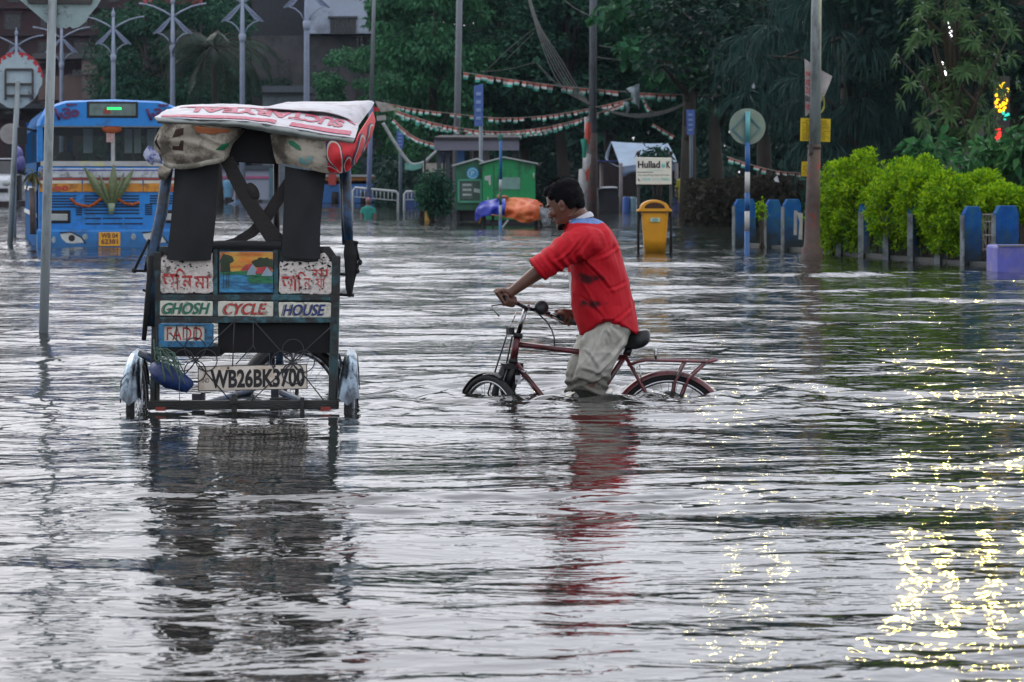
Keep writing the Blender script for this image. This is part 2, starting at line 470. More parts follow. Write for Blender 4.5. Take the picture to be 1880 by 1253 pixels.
    mp2 = N.new('ShaderNodeMapping'); mp2.inputs['Scale'].default_value = (11, 17, 10); L.new(g.outputs['Position'], mp2.inputs['Vector'])
    n2 = N.new('ShaderNodeTexNoise'); n2.inputs['Scale'].default_value = 1.0; n2.inputs['Detail'].default_value = 2; n2.inputs['Distortion'].default_value = 0.4; L.new(mp2.outputs['Vector'], n2.inputs['Vector'])
    b2 = N.new('ShaderNodeBump'); b2.inputs['Strength'].default_value = 1.0; b2.inputs['Distance'].default_value = 0.0014; L.new(n2.outputs['Fac'], b2.inputs['Height'])
    L.new(b2.outputs['Normal'], bp.inputs['Normal'])
    L.new(mr.outputs['Result'], bp.inputs['Distance']); L.new(n1.outputs['Fac'], bp.inputs['Height'])
    L.new(bp.outputs['Normal'], b.inputs['Normal'])
    o = npmesh('water', V, FF, m, smooth=True)
    return tag(o, kind='structure')
water_mesh()
# ------------------------------------------------------------------ the cycle rickshaw
RD = 15.6
def Q(px, py, dd=0.0): return P(px, py, RD + dd)
def ribbon(mb, pts, widths, th=0.006, side=None):
    """flat band following pts; widths across; facing the -y direction unless side vectors are given"""
    g = []
    for i, p in enumerate(pts):
        t = (pts[min(i + 1, len(pts) - 1)] - pts[max(i - 1, 0)]).normalized()
        s = Vector(side) if side else Vector((0, 1, 0)).cross(t).normalized()
        w = widths[i] if isinstance(widths, (list, tuple)) else widths
        g.append([p + s * w * k for k in (-0.5, -0.17, 0.17, 0.5)])
    return mb.sheet(g, th)
def lerp_rows(rows, dds):
    """rows of pixel polylines with a depth each -> world grid"""
    return [[Q(px, py, dd if not isinstance(dd, (list, tuple)) else dd[k]) for k, (px, py) in enumerate(r)] for r, dd in zip(rows, dds)]
def refine(g, fu=3, fv=3, wob=0.0, freq=6.0, seed=0, ridge=0.0, rf=(5.0, 9.0)):
    """Catmull-Rom refinement of a point grid, with small folds"""
    def cr(line, f):
        out = []; n = len(line)
        for i in range(n - 1):
            a, b, c, d = line[max(i - 1, 0)], line[i], line[i + 1], line[min(i + 2, n - 1)]
            for k in range(f):
                t = k / f
                out.append(0.5 * ((2 * b) + (c - a) * t + (2 * a - 5 * b + 4 * c - d) * t * t + (3 * b - a - 3 * c + d) * t ** 3))
        out.append(line[-1]); return out
    rows = [cr(r, fv) for r in g]
    cols = [cr([r[j] for r in rows], fu) for j in range(len(rows[0]))]
    G = [[cols[j][i].copy() for j in range(len(cols))] for i in range(len(cols[0]))]
    if wob:
        for r in G:
            for p in r:
                n = mnoise.noise(Vector((p.x * freq + seed, p.y * freq, p.z * freq * 0.6)))
                n2 = 1 - abs(mnoise.noise(Vector((p.x * freq * 1.7 + seed + 9, p.y * freq, p.z * freq * 1.1)))) * 2
                p += Vector((0.15 * n, n * 0.6 + n2 * 0.5, 0.35 * n)) * wob
    if ridge:      # sharp pulled creases running slantwise
        for r in G:
            for p in r:
                q = Vector((p.x * rf[0] + p.z * rf[1] + seed, p.z * 2.5 - p.x * 1.6, seed * 1.3)); q += Vector((mnoise.noise(p * 4.0), mnoise.noise(p * 3.0 + Vector((5, 1, 2))), 0)) * 0.7
                k = 1 - abs(mnoise.noise(q)) * 2.6
                p += Vector((0, -ridge * max(k, -0.6), 0.25 * ridge * k))
    return G

RX = Q(448, 757).x
rick = thing('cycle_rickshaw', 'battered teal cycle rickshaw with white tarp roof, hand painted panels and a number plate', 'cycle rickshaw', (RX, RD, ground_z(RX, RD) + 0.03))

teal = M('teal_paint', (0.018, 0.075, 0.085), 0.5, var=0.4, vscale=9, dirt=(0.012, 0.012, 0.011), damt=0.62, dscale=7, bump=0.25)
tealw = M('teal_paint_worn', (0.03, 0.11, 0.13), 0.5, var=0.5, vscale=14, dirt=(0.015, 0.02, 0.02), damt=0.55, dscale=12, bump=0.3)
blue = M('blue_post_paint', (0.012, 0.06, 0.14), 0.4, var=0.35, vscale=10, dirt=(0.012, 0.016, 0.022), damt=0.5, dscale=9, bump=0.2)
bluel = M('blue_frame_paint', (0.03, 0.17, 0.33), 0.45, var=0.35, vscale=20, dirt=(0.015, 0.03, 0.05), damt=0.4, dscale=18)
black = M('black_rubber', (0.010, 0.010, 0.011), 0.75, bump=0.2, bscale=80)
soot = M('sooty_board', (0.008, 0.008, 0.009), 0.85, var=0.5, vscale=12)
wood = M('wet_dark_wood', (0.03, 0.032, 0.03), 0.6, var=0.5, vscale=14, bump=0.5, bscale=30, stretch=(1, 6, 6))
curtain_m = M('charcoal_cloth', (0.015, 0.0165, 0.019), 0.85, var=0.35, vscale=4, bump=0.25, bscale=160)
strapm = M('brown_strap', (0.016, 0.0125, 0.0115), 0.7, var=0.35, vscale=9, bump=0.3, bscale=90)
tarpw = M('white_tarpaulin', (0.50, 0.49, 0.52), 0.45, var=0.10, vscale=7, dirt=(0.34, 0.32, 0.33), damt=0.38, dscale=9, bump=0.25, bscale=22)
crimson = M('crimson_print', (0.42, 0.03, 0.085), 0.5, var=0.25, vscale=30, dirt=(0.48, 0.36, 0.39), damt=0.33, dscale=26)
violet = M('violet_print', (0.16, 0.08, 0.22), 0.5, var=0.2)
canvas = M('beige_canvas', (0.37, 0.33, 0.265), 0.8, var=0.25, vscale=6, dirt=(0.10, 0.085, 0.065), damt=0.46, dscale=7, bump=0.5, bscale=26)
redcl = M('red_printed_cloth', (0.58, 0.02, 0.03), 0.6, var=0.2, vscale=12, bump=0.3, bscale=30)
navycl = M('navy_printed_cloth', (0.02, 0.025, 0.09), 0.6)
whitecl = M('off_white_cloth', (0.55, 0.50, 0.42), 0.7, var=0.15)
greenl = M('green_print', (0.01, 0.15, 0.07), 0.7); aqual = M('aqua_print', (0.12, 0.33, 0.32), 0.8, var=0.3, dirt=(0.3, 0.26, 0.2), damt=0.5, dscale=30)
brownp = M('brown_print', (0.05, 0.025, 0.02), 0.8); orangep = M('orange_print', (0.40, 0.13, 0.05), 0.8, var=0.3)
peel = M('peeling_white_paint', (0.68, 0.62, 0.57), 0.55, var=0.14, vscale=16, dirt=(0.10, 0.09, 0.075), damt=0.36, dscale=24, bump=0.5, bscale=50)
boardw = M('painted_white_board', (0.68, 0.67, 0.57), 0.5, var=0.12, vscale=18, dirt=(0.25, 0.24, 0.19), damt=0.3, dscale=20)
redp = M('red_lettering', (0.45, 0.02, 0.02), 0.5, var=0.3, vscale=40, dirt=(0.5, 0.42, 0.37), damt=0.33, dscale=45)
greenp = M('green_lettering', (0.008, 0.16, 0.09), 0.5, var=0.3, vscale=40)
bluep = M('blue_lettering', (0.02, 0.035, 0.17), 0.5, var=0.3, vscale=40)
platew = M('number_plate_paint', (0.80, 0.73, 0.63), 0.35, var=0.08, vscale=9, dirt=(0.60, 0.49, 0.38), damt=0.35, dscale=9)
blackp = M('black_lettering', (0.008, 0.008, 0.010), 0.5)
tin = M('bare_tin', (0.30, 0.39, 0.46), 0.28, metal=1.0, var=0.22, vscale=12, dirt=(0.05, 0.06, 0.075), damt=0.50, dscale=11, bump=0.12, bscale=14, stretch=(1, 1, 0.22))
steel = M('dull_steel', (0.35, 0.38, 0.42), 0.35, metal=1.0, var=0.2, dirt=(0.06, 0.045, 0.035), damt=0.45, dscale=30)
wirem = M('dark_wire', (0.05, 0.05, 0.055), 0.5, metal=0.6)
ropem = M('green_rope', (0.10, 0.17, 0.13), 0.85, var=0.4)
tarpb = M('blue_tarpaulin', (0.008, 0.028, 0.12), 0.5, var=0.3, bump=0.4, bscale=30)

# frame: two uprights, bottom bar, chassis tubes running forward
for a_, b_ in ((Q(290, 462), Q(284, 748)), (Q(617, 470), Q(611, 750))):
    mb = MB(); mb.bar(a_, b_, 0.046, 0.05, (0, 1, 0)); mb.build('upright', teal, rick, bevel=0.006)
mb = MB(); mb.bar(Q(272, 744, -0.035), Q(622, 743, -0.035), 0.05, 0.045, (0, 0, 1))
mb.box(Q(430, 742, -0.075), (0.026, 0.03, 0.10)); mb.box(Q(555, 748, -0.075), (0.022, 0.03, 0.10)); mb.tube([Q(430, 728, -0.08), Q(429, 742, -0.08)], [0.016, 0.022], 8)
mb.box(Q(513, 733, 0.0), (0.1, 0.03, 0.012)); mb.build('bottom_bar', wood, rick, bevel=0.004)
for x in (295, 598):
    mb = MB(); mb.box(Q(x, 751, -0.06), (0.05, 0.02, 0.02)); mb.build('reflector', M('red_reflector', (0.25, 0.03, 0.02), 0.3), rick)
mb = MB()
for s in (-0.3, 0.3):
    mb.tube([Vector((RX + s, RD + 0.02, -0.03)), Vector((RX + s, RD + 0.85, -0.03)), Vector((RX + s * 0.25, RD + 1.2, 0.02)), Vector((RX + 0.06, RD + 1.5, 0.12))], 0.018, 8)
mb.tube([Vector((RX + 0.06, RD + 1.5, 0.12)), Vector((RX + 0.09, RD + 1.62, 0.52))], 0.02, 8)
mb.tube([Vector((-1.945, RD + 0.25, -0.10)), Vector((-0.835, RD + 0.25, -0.10))], 0.02, 8)
mb.tube([Vector((RX + 0.06, RD + 1.2, 0.02)), Vector((RX + 0.04, RD + 1.1, 0.5))], 0.016, 8)
mb.build('chassis', blue, rick)
# canopy posts
mb = MB(); mb.tube([Q(309, 296, 0.03), Q(297, 390, 0.02), Q(279, 470, 0.0), Q(277, 600, -0.02)], [0.030, 0.031, 0.028, 0.022], 10); mb.build('canopy_post', blue, rick)
mb = MB(); mb.tube([Q(635, 300, 0.03), Q(638, 400, 0.03), Q(641, 452, 0.03)], [0.026, 0.026, 0.022], 10)
mb.tube([Q(626, 300, 0.06), Q(632, 450, 0.06)], 0.011, 8); mb.build('canopy_post', blue, rick)
for px, t in ((507, 286), (330, 286)):
    mb = MB(); mb.tube([Q(px, t, 0.75), Q(px + 1, 470, 0.75)], 0.017, 8); mb.build('front_post', M('black_post', (0.015, 0.014, 0.016), 0.5), rick)
mb = MB(); mb.bar(Q(497, 425, 0.5), Q(497, 460, 0.5), 0.03, 0.03, (0, 1, 0)); mb.build('seat_post', M('bare_wood', (0.10, 0.075, 0.04), 0.7), rick)
# folding hood irons and torn cloth
mb = MB()
mb.sheet(refine([[Q(634, 440, 0.0), Q(642, 442, -0.02), Q(652, 445, 0.0)], [Q(632, 470, 0.0), Q(643, 470, -0.03), Q(656, 472, 0.0)], [Q(634, 505, 0.0), Q(643, 505, -0.03), Q(653, 500, 0.0)], [Q(640, 545, 0.0), Q(642, 546, -0.01), Q(645, 540, 0)]], 4, 4, 0.02, 25), 0.012)
mb.tube([Q(641, 450), Q(641, 540)], 0.010, 6); mb.tube([Q(618, 504), Q(645, 505)], 0.008, 6); mb.tube([Q(622, 541), Q(650, 543)], 0.009, 6)
for a, b in (((652, 445), (660, 480)), ((660, 480), (648, 520)), ((655, 448), (652, 500)), ((660, 480), (652, 495))): mb.tube([Q(*a), Q(*b)], 0.006, 6)
mb.ell(Q(661, 482), (0.012, 0.012, 0.016)); mb.ell(Q(654, 446), (0.012, 0.01, 0.01)); mb.ell(Q(656, 498), (0.012, 0.01, 0.014))
mb.build('hood_iron', soot, rick)
mb = MB()
for a, b in (((274, 440), (247, 496)), ((276, 445), (266, 500)), ((246, 497), (262, 498)), ((262, 498), (291, 500)), ((262, 533), (280, 538))): mb.tube([Q(*a), Q(*b)], 0.0075, 6)
mb.tube([Q(277, 470, -0.03), Q(272, 545, -0.03), Q(264, 625, -0.03)], [0.012, 0.016, 0.012], 8); mb.ell(Q(247, 497), (0.014, 0.014, 0.014))
mb.build('hood_iron', soot, rick)

# backrest: a dark teal framed board with painted panels
Ny = Vector((0, -1, 0))
mb = MB(); mb.prism([Q(281, 472), Q(292, 453), Q(605, 453), Q(623, 477), Q(618, 592), Q(286, 592)], (0, 0.03, 0)); mb.build('backrest', teal, rick, bevel=0.004)
mb = MB()
for y0, y1 in ((541, 552), (582, 593)): mb.box((Q(286, 0).x / 2 + Q(618, 0).x / 2, RD - 0.013, (Q(0, y0).z + Q(0, y1).z) / 2), (0.91, 0.022, (y1 - y0) / 359))
for x in (396, 507): mb.box((Q(x, 0).x, RD - 0.012, Q(0, 523).z), (0.024, 0.02, 0.37))
mb.build('backrest_batten', tealw, rick, bevel=0.003)
mb = MB(); mb.sheet(refine([[Q(370, 458, -0.02), Q(430, 456, -0.02), Q(516, 458, -0.02)], [Q(370, 450, -0.03), Q(430, 448, -0.03), Q(516, 450, -0.03)], [Q(370, 446, 0.0), Q(430, 444, 0.0), Q(516, 446, 0.0)]], 3, 3, 0.006, 10), 0.012)
mb.build('top_roll', curtain_m, rick)

def board(name, poly, mat, dd=-0.012, th=0.012, bevel=0.004):
    mb = MB(); mb.prism([Q(x, y, dd) for x, y in poly], (0, -th, 0)); return mb.build(name, mat, rick, bevel=bevel)
def ragged(poly, amp, step, seed):
    """an outline with torn, chipped edges"""
    r = random.Random(seed); out = []
    for i in range(len(poly)):
        a = Vector(poly[i]); b = Vector(poly[(i + 1) % len(poly)])
        n = max(1, int((b - a).length / step))
        for k in range(n):
            p = a + (b - a) * k / n
            out.append((p.x + r.uniform(-amp, amp), p.y + r.uniform(-amp, amp)))
    return out
TX = Vector((1, 0, 0)); TZ = Vector((0, 0, 1))
def letter(mb, s, x0, y0, x1, y1, dd, bold=0.0, shear=0.0):
    """s written between photo columns x0..x1 and rows y0 (top)..y1 (bottom)"""
    o = Q(x0, y1, dd); w = Q(x1, y1, dd).x - o.x; h = Q(x0, y0, dd).z - o.z
    return put_text(mb, s, o, TX, TZ, w, h, bold, shear)
p1 = board('painted_panel', ragged([(293, 476), (303, 468), (313, 478), (378, 478), (380, 465), (391, 465), (391, 536), (383, 539), (296, 539), (292, 534)], 1.2, 7, 1), peel)
mb = MB(); letter(mb, 'অ', 298, 503, 326, 531, -0.0262, 0.028); letter(mb, 'ি', 322, 493, 339, 532, -0.0262, 0.022); letter(mb, 'ন', 334, 506, 353, 531, -0.0262, 0.024)
letter(mb, 'মা', 356, 505, 386, 530, -0.0262, 0.006); mb.build('lettering', redp, p1)
p2 = board('painted_panel', ragged([(513, 480), (585, 482), (586, 466), (596, 464), (611, 484), (611, 534), (607, 540), (516, 540), (512, 535)], 1.3, 7, 2), peel)
mb = MB(); letter(mb, 'আ', 517, 505, 550, 534, -0.0262, 0.026); letter(mb, 'ি', 546, 499, 561, 534, -0.0262, 0.006); letter(mb, 'ন', 558, 511, 570, 532, -0.0262, 0.004)
letter(mb, 'মা', 573, 494, 605, 508, -0.0262, 0.006); letter(mb, 'য়া', 580, 510, 597, 534, -0.0262, 0.012); mb.build('lettering', redp, p2)
mb = MB(); r = random.Random(5)
for (x0, x1, y0, y1, n) in ((296, 384, 477, 494, 26), (318, 388, 528, 538, 8), (515, 606, 480, 500, 30), (588, 608, 468, 500, 16), (520, 604, 500, 536, 14)):
    for k in range(n):
        x = r.uniform(x0, x1); y = r.uniform(y0, y1); s = r.uniform(0.7, 2.4)
        mb.prism([Q(x + s * math.cos(a) * r.uniform(.6, 1.7), y + s * math.sin(a) * r.uniform(.4, 1.1), -0.0255) for a in np.linspace(0, 5.4, 7)], (0, 0.002, 0))
mb.build('paint_chip', soot, rick)
# landscape painting: sunset sky, two red roofed huts, river
pic = board('landscape_painting', [(403, 462), (502, 462), (502, 538), (403, 538)], M('picture_ground', (0.05, 0.20, 0.40), 0.5, var=0.5, vscale=16, stretch=(1, 1, 5)))
mats = [M('sunset_paint', (0.62, 0.19, 0.03), 0.55, var=0.55, vscale=12, dirt=(0.62, 0.36, 0.06), damt=0.5, dscale=10, stretch=(1, 1, 3.5)),
        M('dark_tree_paint', (0.03, 0.05, 0.025), 0.6, var=0.4), M('bank_paint', (0.02, 0.16, 0.07), 0.55, var=0.5, vscale=25, stretch=(1, 1, 4)),
        M('roof_paint', (0.45, 0.05, 0.06), 0.55, var=0.4, vscale=30), M('hut_paint', (0.30, 0.40, 0.48), 0.6, var=0.2), M('river_paint', (0.04, 0.22, 0.40), 0.5, var=0.6, vscale=14, dirt=(0.02, 0.08, 0.22), damt=0.4, dscale=10, stretch=(1, 1, 5))]
mb = MB()
def pp(i, poly, l): mb.mi = i; mb.prism([Q(x, y, -0.0245 - l * 0.0008) for x, y in poly], (0, 0.0005, 0))
pp(0, [(404, 463), (501, 463), (501, 500), (404, 500)], 0)
pp(5, [(404, 499), (501, 499), (501, 537), (404, 537)], 1)
pp(1, ragged([(404, 478), (410, 467), (425, 470), (430, 480), (420, 484), (424, 500), (404, 500)], 1, 3, 3), 2)
pp(1, ragged([(462, 482), (474, 474), (490, 473), (501, 478), (501, 494), (470, 492)], 1.2, 3, 4), 2)
pp(2, ragged([(404, 500), (470, 497), (501, 503), (501, 510), (470, 509), (440, 505), (404, 504)], 0.5, 6, 5), 3)
pp(2, ragged([(452, 511), (470, 507), (501, 512), (501, 521), (460, 521)], 0.6, 5, 6), 3)
pp(3, [(441, 497), (452, 486), (464, 485), (455, 497)], 4); pp(4, [(455, 498), (464, 485), (473, 498), (470, 505), (453, 505)], 4)
pp(3, [(468, 503), (474, 491), (490, 490), (484, 500), (478, 503)], 5); pp(4, [(480, 505), (490, 490), (500, 502), (500, 507), (480, 507)], 5)
pp(3, [(487, 499), (492, 491), (499, 492), (495, 498)], 3)
for x in (411, 417, 421): pp(1, [(x, 480), (x + 1.2, 480), (x + 1.0 - 2, 530), (x - 2, 530)], 6)
mb.build('painting', mats, pic)
for s, x0, x1, xa, xb, y0, y1, m, seed in (('GHOSH', 290, 391, 299, 386, 552, 580, greenp, 1), ('CYCLE', 400, 502, 411, 490, 553, 581, redp, 2), ('HOUSE', 512, 610, 519, 598, 555, 583, bluep, 3)):
    b = board('name_board', ragged([(x0, y0), (x1, y0 + 1), (x1, y1 + 1), (x0, y1)], 0.5, 12, seed), boardw)
    mb = MB(); letter(mb, s, xa, y0 + 4, xb, y1 - 3, -0.0262, 0.020, 0.30); mb.build('lettering', m, b)
    mb = MB(); letter(mb, s, xa - 3, y0 + 5, xb - 3, y1 - 2, -0.0252, -0.004, 0.30); mb.build('letter_shadow', M('grey_lettering', (0.18, 0.17, 0.13), 0.6), b)
# tool box under the left of the seat
mb = MB()
for a, b, w in (((296, 595), (296, 640), 0.03), ((384, 595), (384, 640), 0.045)): mb.box(((Q(a[0], 0).x), RD - 0.01, (Q(0, a[1]).z + Q(0, b[1]).z) / 2), (w, 0.03, 45 / 359))
mb.box((Q(341, 0).x, RD - 0.014, Q(0, 632).z), (0.27, 0.03, 0.032)); mb.box((Q(341, 0).x, RD - 0.012, Q(0, 596).z), (0.27, 0.026, 0.012))
bx = mb.build('tool_box', bluel, rick, bevel=0.003)
mb = MB(); mb.prism([Q(301, 598, 0.0), Q(376, 598, 0.0), Q(376, 627, 0.0), Q(301, 627, 0.0)], (0, -0.008, 0)); bp_ = mb.build('panel', boardw, bx)
mb = MB(); letter(mb, 'FADD', 306, 601, 371, 625, -0.0092, 0.006); mb.build('lettering', redp, bx)
mb = MB()
for x in (324, 343, 360): mb.tube([Q(x, 597, -0.012), Q(x, 628, -0.012)], 0.0025, 5)
mb.build('bars', wirem, bx)
mb = MB(); mb.box((Q(349, 0).x, RD + 0.10, Q(0, 645).z), (0.31, 0.25, 0.05)); mb.build('box_floor', soot, rick)
mb = MB(); mb.box((Q(505, 0).x, RD + 0.20, Q(0, 621).z), (0.585, 0.38, 0.155)); mb.box((Q(448, 0).x, RD + 0.25, Q(0, 560).z), (0.88, 0.42, 0.10)); mb.build('seat', soot, rick)
tide(teal, 0.02, 0.30, (0.020, 0.020, 0.018)); tide(wood, 0.0, 0.10, (0.012, 0.012, 0.011)); tide(tin, 0.05, 0.28, (0.09, 0.10, 0.11), 0.7); tide(platew, 0.05, 0.19, (0.36, 0.29, 0.21), 0.6)
# wire grille
mb = MB()
def rod(*pts, r=0.0033, dd=-0.045): mb.tube([Q(x, y, dd) for x, y in pts], r, 6)
rod((430, 592), (427, 672)); rod((465, 592), (465, 635), (433, 669)); rod((464, 633), (471, 648))
rod((427, 593), (394, 624), (341, 686)); rod((312, 612), (334, 634), (424, 737)); rod((468, 592), (520, 650), (560, 692), (598, 740)); rod((610, 598), (572, 633), (500, 700), (462, 736))
rod((341, 686), (330, 702)); rod((285, 735), (288, 600))
for x, y in ((358, 640), (337, 662), (379, 662), (358, 682), (538, 643), (518, 665), (558, 664), (538, 686)): mb.ring(Q(x, y, -0.045), TX, TZ, 19.5 / 359, 0.0033, 24, 6)
mb.build('wire_grille', wirem, rick)
# number plate
mb = MB(); mb.prism([Q(364, 673, -0.038), Q(563, 669, -0.038), Q(564, 714, -0.038), Q(364, 718, -0.038)], (0, -0.004, 0)); npl = mb.build('number_plate', platew, rick, bevel=0.002)
mb = MB(); UP = (Q(563, 700) - Q(364, 704)).normalized()
o = Q(386, 714, -0.0435); put_text(mb, 'WB26BK3700', o, UP, TZ, 173 / 359, 35 / 359, 0.038)
o = Q(371, 703, -0.0435); put_text(mb, 'IND', o, UP, TZ, 13 / 359, 8 / 359, 0.0); mb.build('lettering', blackp, npl)
mb = MB()
c4 = [Q(364, 673, -0.042), Q(563, 669, -0.042), Q(564, 714, -0.042), Q(364, 718, -0.042)]
for i in range(4): mb.bar(c4[i], c4[(i + 1) % 4], 0.004, 0.003, (0, 1, 0))
for x, y in ((419, 676), (504, 673)): mb.ell(Q(x, y, -0.043), (0.006, 0.003, 0.006))
mb.build('rim', wirem, npl)

# wheels, mudguards
def wheel(name, c, u, rad, parent, tyre=0.022, rim=steel, spoke_n=32, hubw=0.04):
    """spoked wheel about centre c lying in the plane of u and z"""
    c = Vector(c); u = Vector(u).normalized(); v = Vector((0, 0, 1)); ax = u.cross(v)
    mb = MB(); mb.ring(c, u, v, rad - tyre, tyre, 56, 10); t = mb.build(name, black, parent)
    mb = MB(); mb.ring(c, u, v, rad - tyre * 2.1, tyre * 0.62, 56, 6); mb.build('rim', rim, t)
    mb = MB()
    for k in range(spoke_n):
        a = 2 * math.pi * k / spoke_n; s = 1 if k % 2 else -1
        mb.tube([c + ax * s * hubw / 2 + (u * math.cos(a + 0.3 * s) + v * math.sin(a + 0.3 * s)) * 0.03, c + (u * math.cos(a) + v * math.sin(a)) * (rad - tyre * 2)], 0.0016, 4, caps=False)
    mb.build('spokes', steel, t)
    mb = MB(); mb.tube([c - ax * (hubw * 0.75), c + ax * (hubw * 0.75)], 0.028, 10); mb.build('hub', steel, t)
    return t
def mudguard(c, u, rad, prof, a0, a1, th=0.003, n=22, jag=0.0, seed=0, taper=0.0, skew=0.0):
    """bent sheet: prof = list of (sideways, radial) across the guard"""
    c = Vector(c); u = Vector(u).normalized(); v = Vector((0, 0, 1)); ax = u.cross(v); rr = random.Random(seed)
    g = []
    for i in range(n + 1):
        a = a0 + (a1 - a0) * i / n; wf = 1 - taper * min(1.0, (a - a0) / R(70)); sm_ = max(abs(s) for s, q in prof)
        row = []
        for s, q in prof:
            b = a + skew * (abs(s) / sm_) * (1 - i / n)
            row.append(c + (u * math.cos(b) + v * math.sin(b)) * (rad + q + rr.uniform(-jag, jag)) + ax * (s * wf + rr.uniform(-jag, jag)))
        g.append(row)
    mb = MB(); mb.sheet(g, th); return mb
for X, sd_ in ((-1.945, 1), (-0.835, 2)):
    c = Vector((X, RD + 0.25, -0.10))
    wheel('rear_wheel', c, (0, -1, 0), 0.36, rick)
    mudguard(c, (0, -1, 0), 0.405, [(-0.056, -0.055), (-0.050, -0.020), (-0.024, -0.006), (-0.010, -0.010), (0, 0.004), (0.011, -0.010), (0.026, -0.007), (0.050, -0.022), (0.056, -0.055)], R(20), R(150), 0.003, 26, 0.0014, sd_, 0.48, R(8)).build('mudguard', tin, rick)
mb = MB()
mb.tube([Q(258, 648, 0.1), Q(285, 664, 0.05)], 0.022, 8); mb.tube([Q(622, 650, 0.1), Q(632, 690, 0.1)], 0.008, 6); mb.build('mudguard_stay', blue, rick)
mb = MB(); mb.tube([Q(231, 688, -0.05), Q(222, 700, -0.05), Q(221, 740, -0.05)], 0.003, 5); mb.build('stay_wire', wirem, rick)
fc = Vector((RX + 0.13, RD + 1.68, -0.10)); ang = R(52); fu = Vector((math.sin(ang), math.cos(ang), 0))
wheel('front_wheel', fc, fu, 0.355, rick)
mudguard(fc, fu, 0.385, [(-0.045, -0.03), (-0.03, -0.006), (0, 0), (0.03, -0.006), (0.045, -0.03)], R(15), R(195), 0.003, 30).build('mudguard', black, rick)
mb = MB()
axf = fu.cross(Vector((0, 0, 1)))
for s in (-1, 1): mb.tube([fc + axf * 0.06 * s, fc + axf * 0.06 * s + Vector((-0.04, 0, 0.33)), fc + axf * 0.03 * s + Vector((-0.06, 0, 0.46))], 0.012, 8)
mb.tube([fc + Vector((-0.06, 0, 0.44)), fc + Vector((-0.09, -0.06, 0.75))], 0.015, 8); mb.build('fork', steel, rick)
mb = MB(); hb = fc + Vector((-0.09, -0.06, 0.62))
mb.tube([hb + axf * 0.28 + Vector((0, -0.1, 0.02)), hb + axf * 0.18, hb, hb - axf * 0.18, hb - axf * 0.28 + Vector((0, -0.1, 0.02))], 0.011, 8); mb.build('handlebar', steel, rick)
mb = MB(); mb.ell(Vector((RX + 0.04, RD + 1.08, 0.53)), (0.09, 0.13, 0.04)); mb.build('saddle', black, rick)
mb = MB(); mb.box(Q(362, 731, 0.25), (0.05, 0.05, 0.045)); mb.box(Q(373, 729, 0.25), (0.02, 0.05, 0.05)); mb.box(Q(505, 727, 0.5), (0.04, 0.04, 0.08)); mb.build('battery_box', M('grey_box', (0.09, 0.10, 0.13), 0.5), rick)

# roof tarp
ROOF = [[(287, 227), (350, 229), (420, 232), (470, 238), (520, 247), (560, 254), (600, 259), (648, 266)],
        [(283, 217), (350, 219), (420, 222), (470, 226), (520, 234), (560, 241), (600, 248), (652, 254)],
        [(297, 208), (354, 209), (420, 211), (476, 214), (530, 219), (575, 226), (615, 232), (657, 238)],
        [(313, 200), (362, 200), (424, 201), (482, 203), (535, 206), (582, 211), (622, 218), (658, 228)],
        [(326, 195), (372, 193), (430, 193), (486, 196), (540, 199), (588, 203), (626, 208), (660, 214)]]
RDD = [-0.09, -0.10, 0.2, 0.5, 0.78]
RG = refine(lerp_rows(ROOF[1:], RDD[1:]), 7, 8, 0.010, 5.0, 3, 0.011, (9.0, 3.0))
mb = MB(); mb.sheet(RG, 0.004); rt = mb.build('roof_tarp', tarpw, rick)
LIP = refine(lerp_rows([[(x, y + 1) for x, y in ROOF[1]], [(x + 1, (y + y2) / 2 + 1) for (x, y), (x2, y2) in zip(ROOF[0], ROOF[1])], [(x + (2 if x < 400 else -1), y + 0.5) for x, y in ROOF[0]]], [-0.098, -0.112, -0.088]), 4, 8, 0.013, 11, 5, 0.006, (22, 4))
mb = MB(); mb.sheet(LIP, 0.004); mb.build('tarp_hem', M('shaded_greenish_hem', (0.27, 0.30, 0.28), 0.5, var=0.15, vscale=12, dirt=(0.22, 0.25, 0.24), damt=0.42, dscale=14), rt)  # greenish cloth, its colour darkened so the hem reads as shadowed drape
def roof_at(u, v, lift=0.0055):
    fu_ = max(0, min(0.9999, u)) * (len(RG[0]) - 1); fv_ = max(0, min(0.9999, v)) * (len(RG) - 1)
    i, j = int(fv_), int(fu_); a, b = fv_ - i, fu_ - j
    p = RG[i][j] * (1 - a) * (1 - b) + RG[i][j + 1] * (1 - a) * b + RG[i + 1][j] * a * (1 - b) + RG[i + 1][j + 1] * a * b
    n = (RG[i][j + 1] - RG[i][j]).cross(RG[i + 1][j] - RG[i][j]).normalized()
    return p + n * lift
mb = MB()
def roofstrip(us, v0, v1):
    g = [[roof_at(u, v0(u) + (v1(u) - v0(u)) * k / 3) for k in range(4)] for u in us]; mb.sheet(g, 0.0015)
roofstrip(np.linspace(0.03, 0.52, 30), lambda u: 0.05 + 0.05 * u, lambda u: 0.19 + 0.02 * u)
roofstrip(np.linspace(0.60, 0.96, 20), lambda u: 0.07, lambda u: 0.20)
roofstrip(np.linspace(0.50, 0.97, 24), lambda u: 0.97 - 0.55 * max(0, u - 0.80) / 0.2, lambda u: 0.88 - 0.50 * max(0, u - 0.80) / 0.2)
vs, fs, tw, th = text_geo('SUCTARYEAL', 0.045)
mb.add([roof_at(0.90 - 0.80 * x / tw, 0.58 - 0.30 * y / th + 0.12 * (x / tw)) for x, y in vs], [list(reversed(f)) for f in fs], False)
roofstrip(np.linspace(0.06, 0.60, 30), lambda u: 0.66 + 0.04 * u, lambda u: 0.70 + 0.04 * u)
mb.build('crimson_lettering', crimson, rt)
mb = MB(); vs, fs, tw, th = text_geo('on side amount', 0.0)
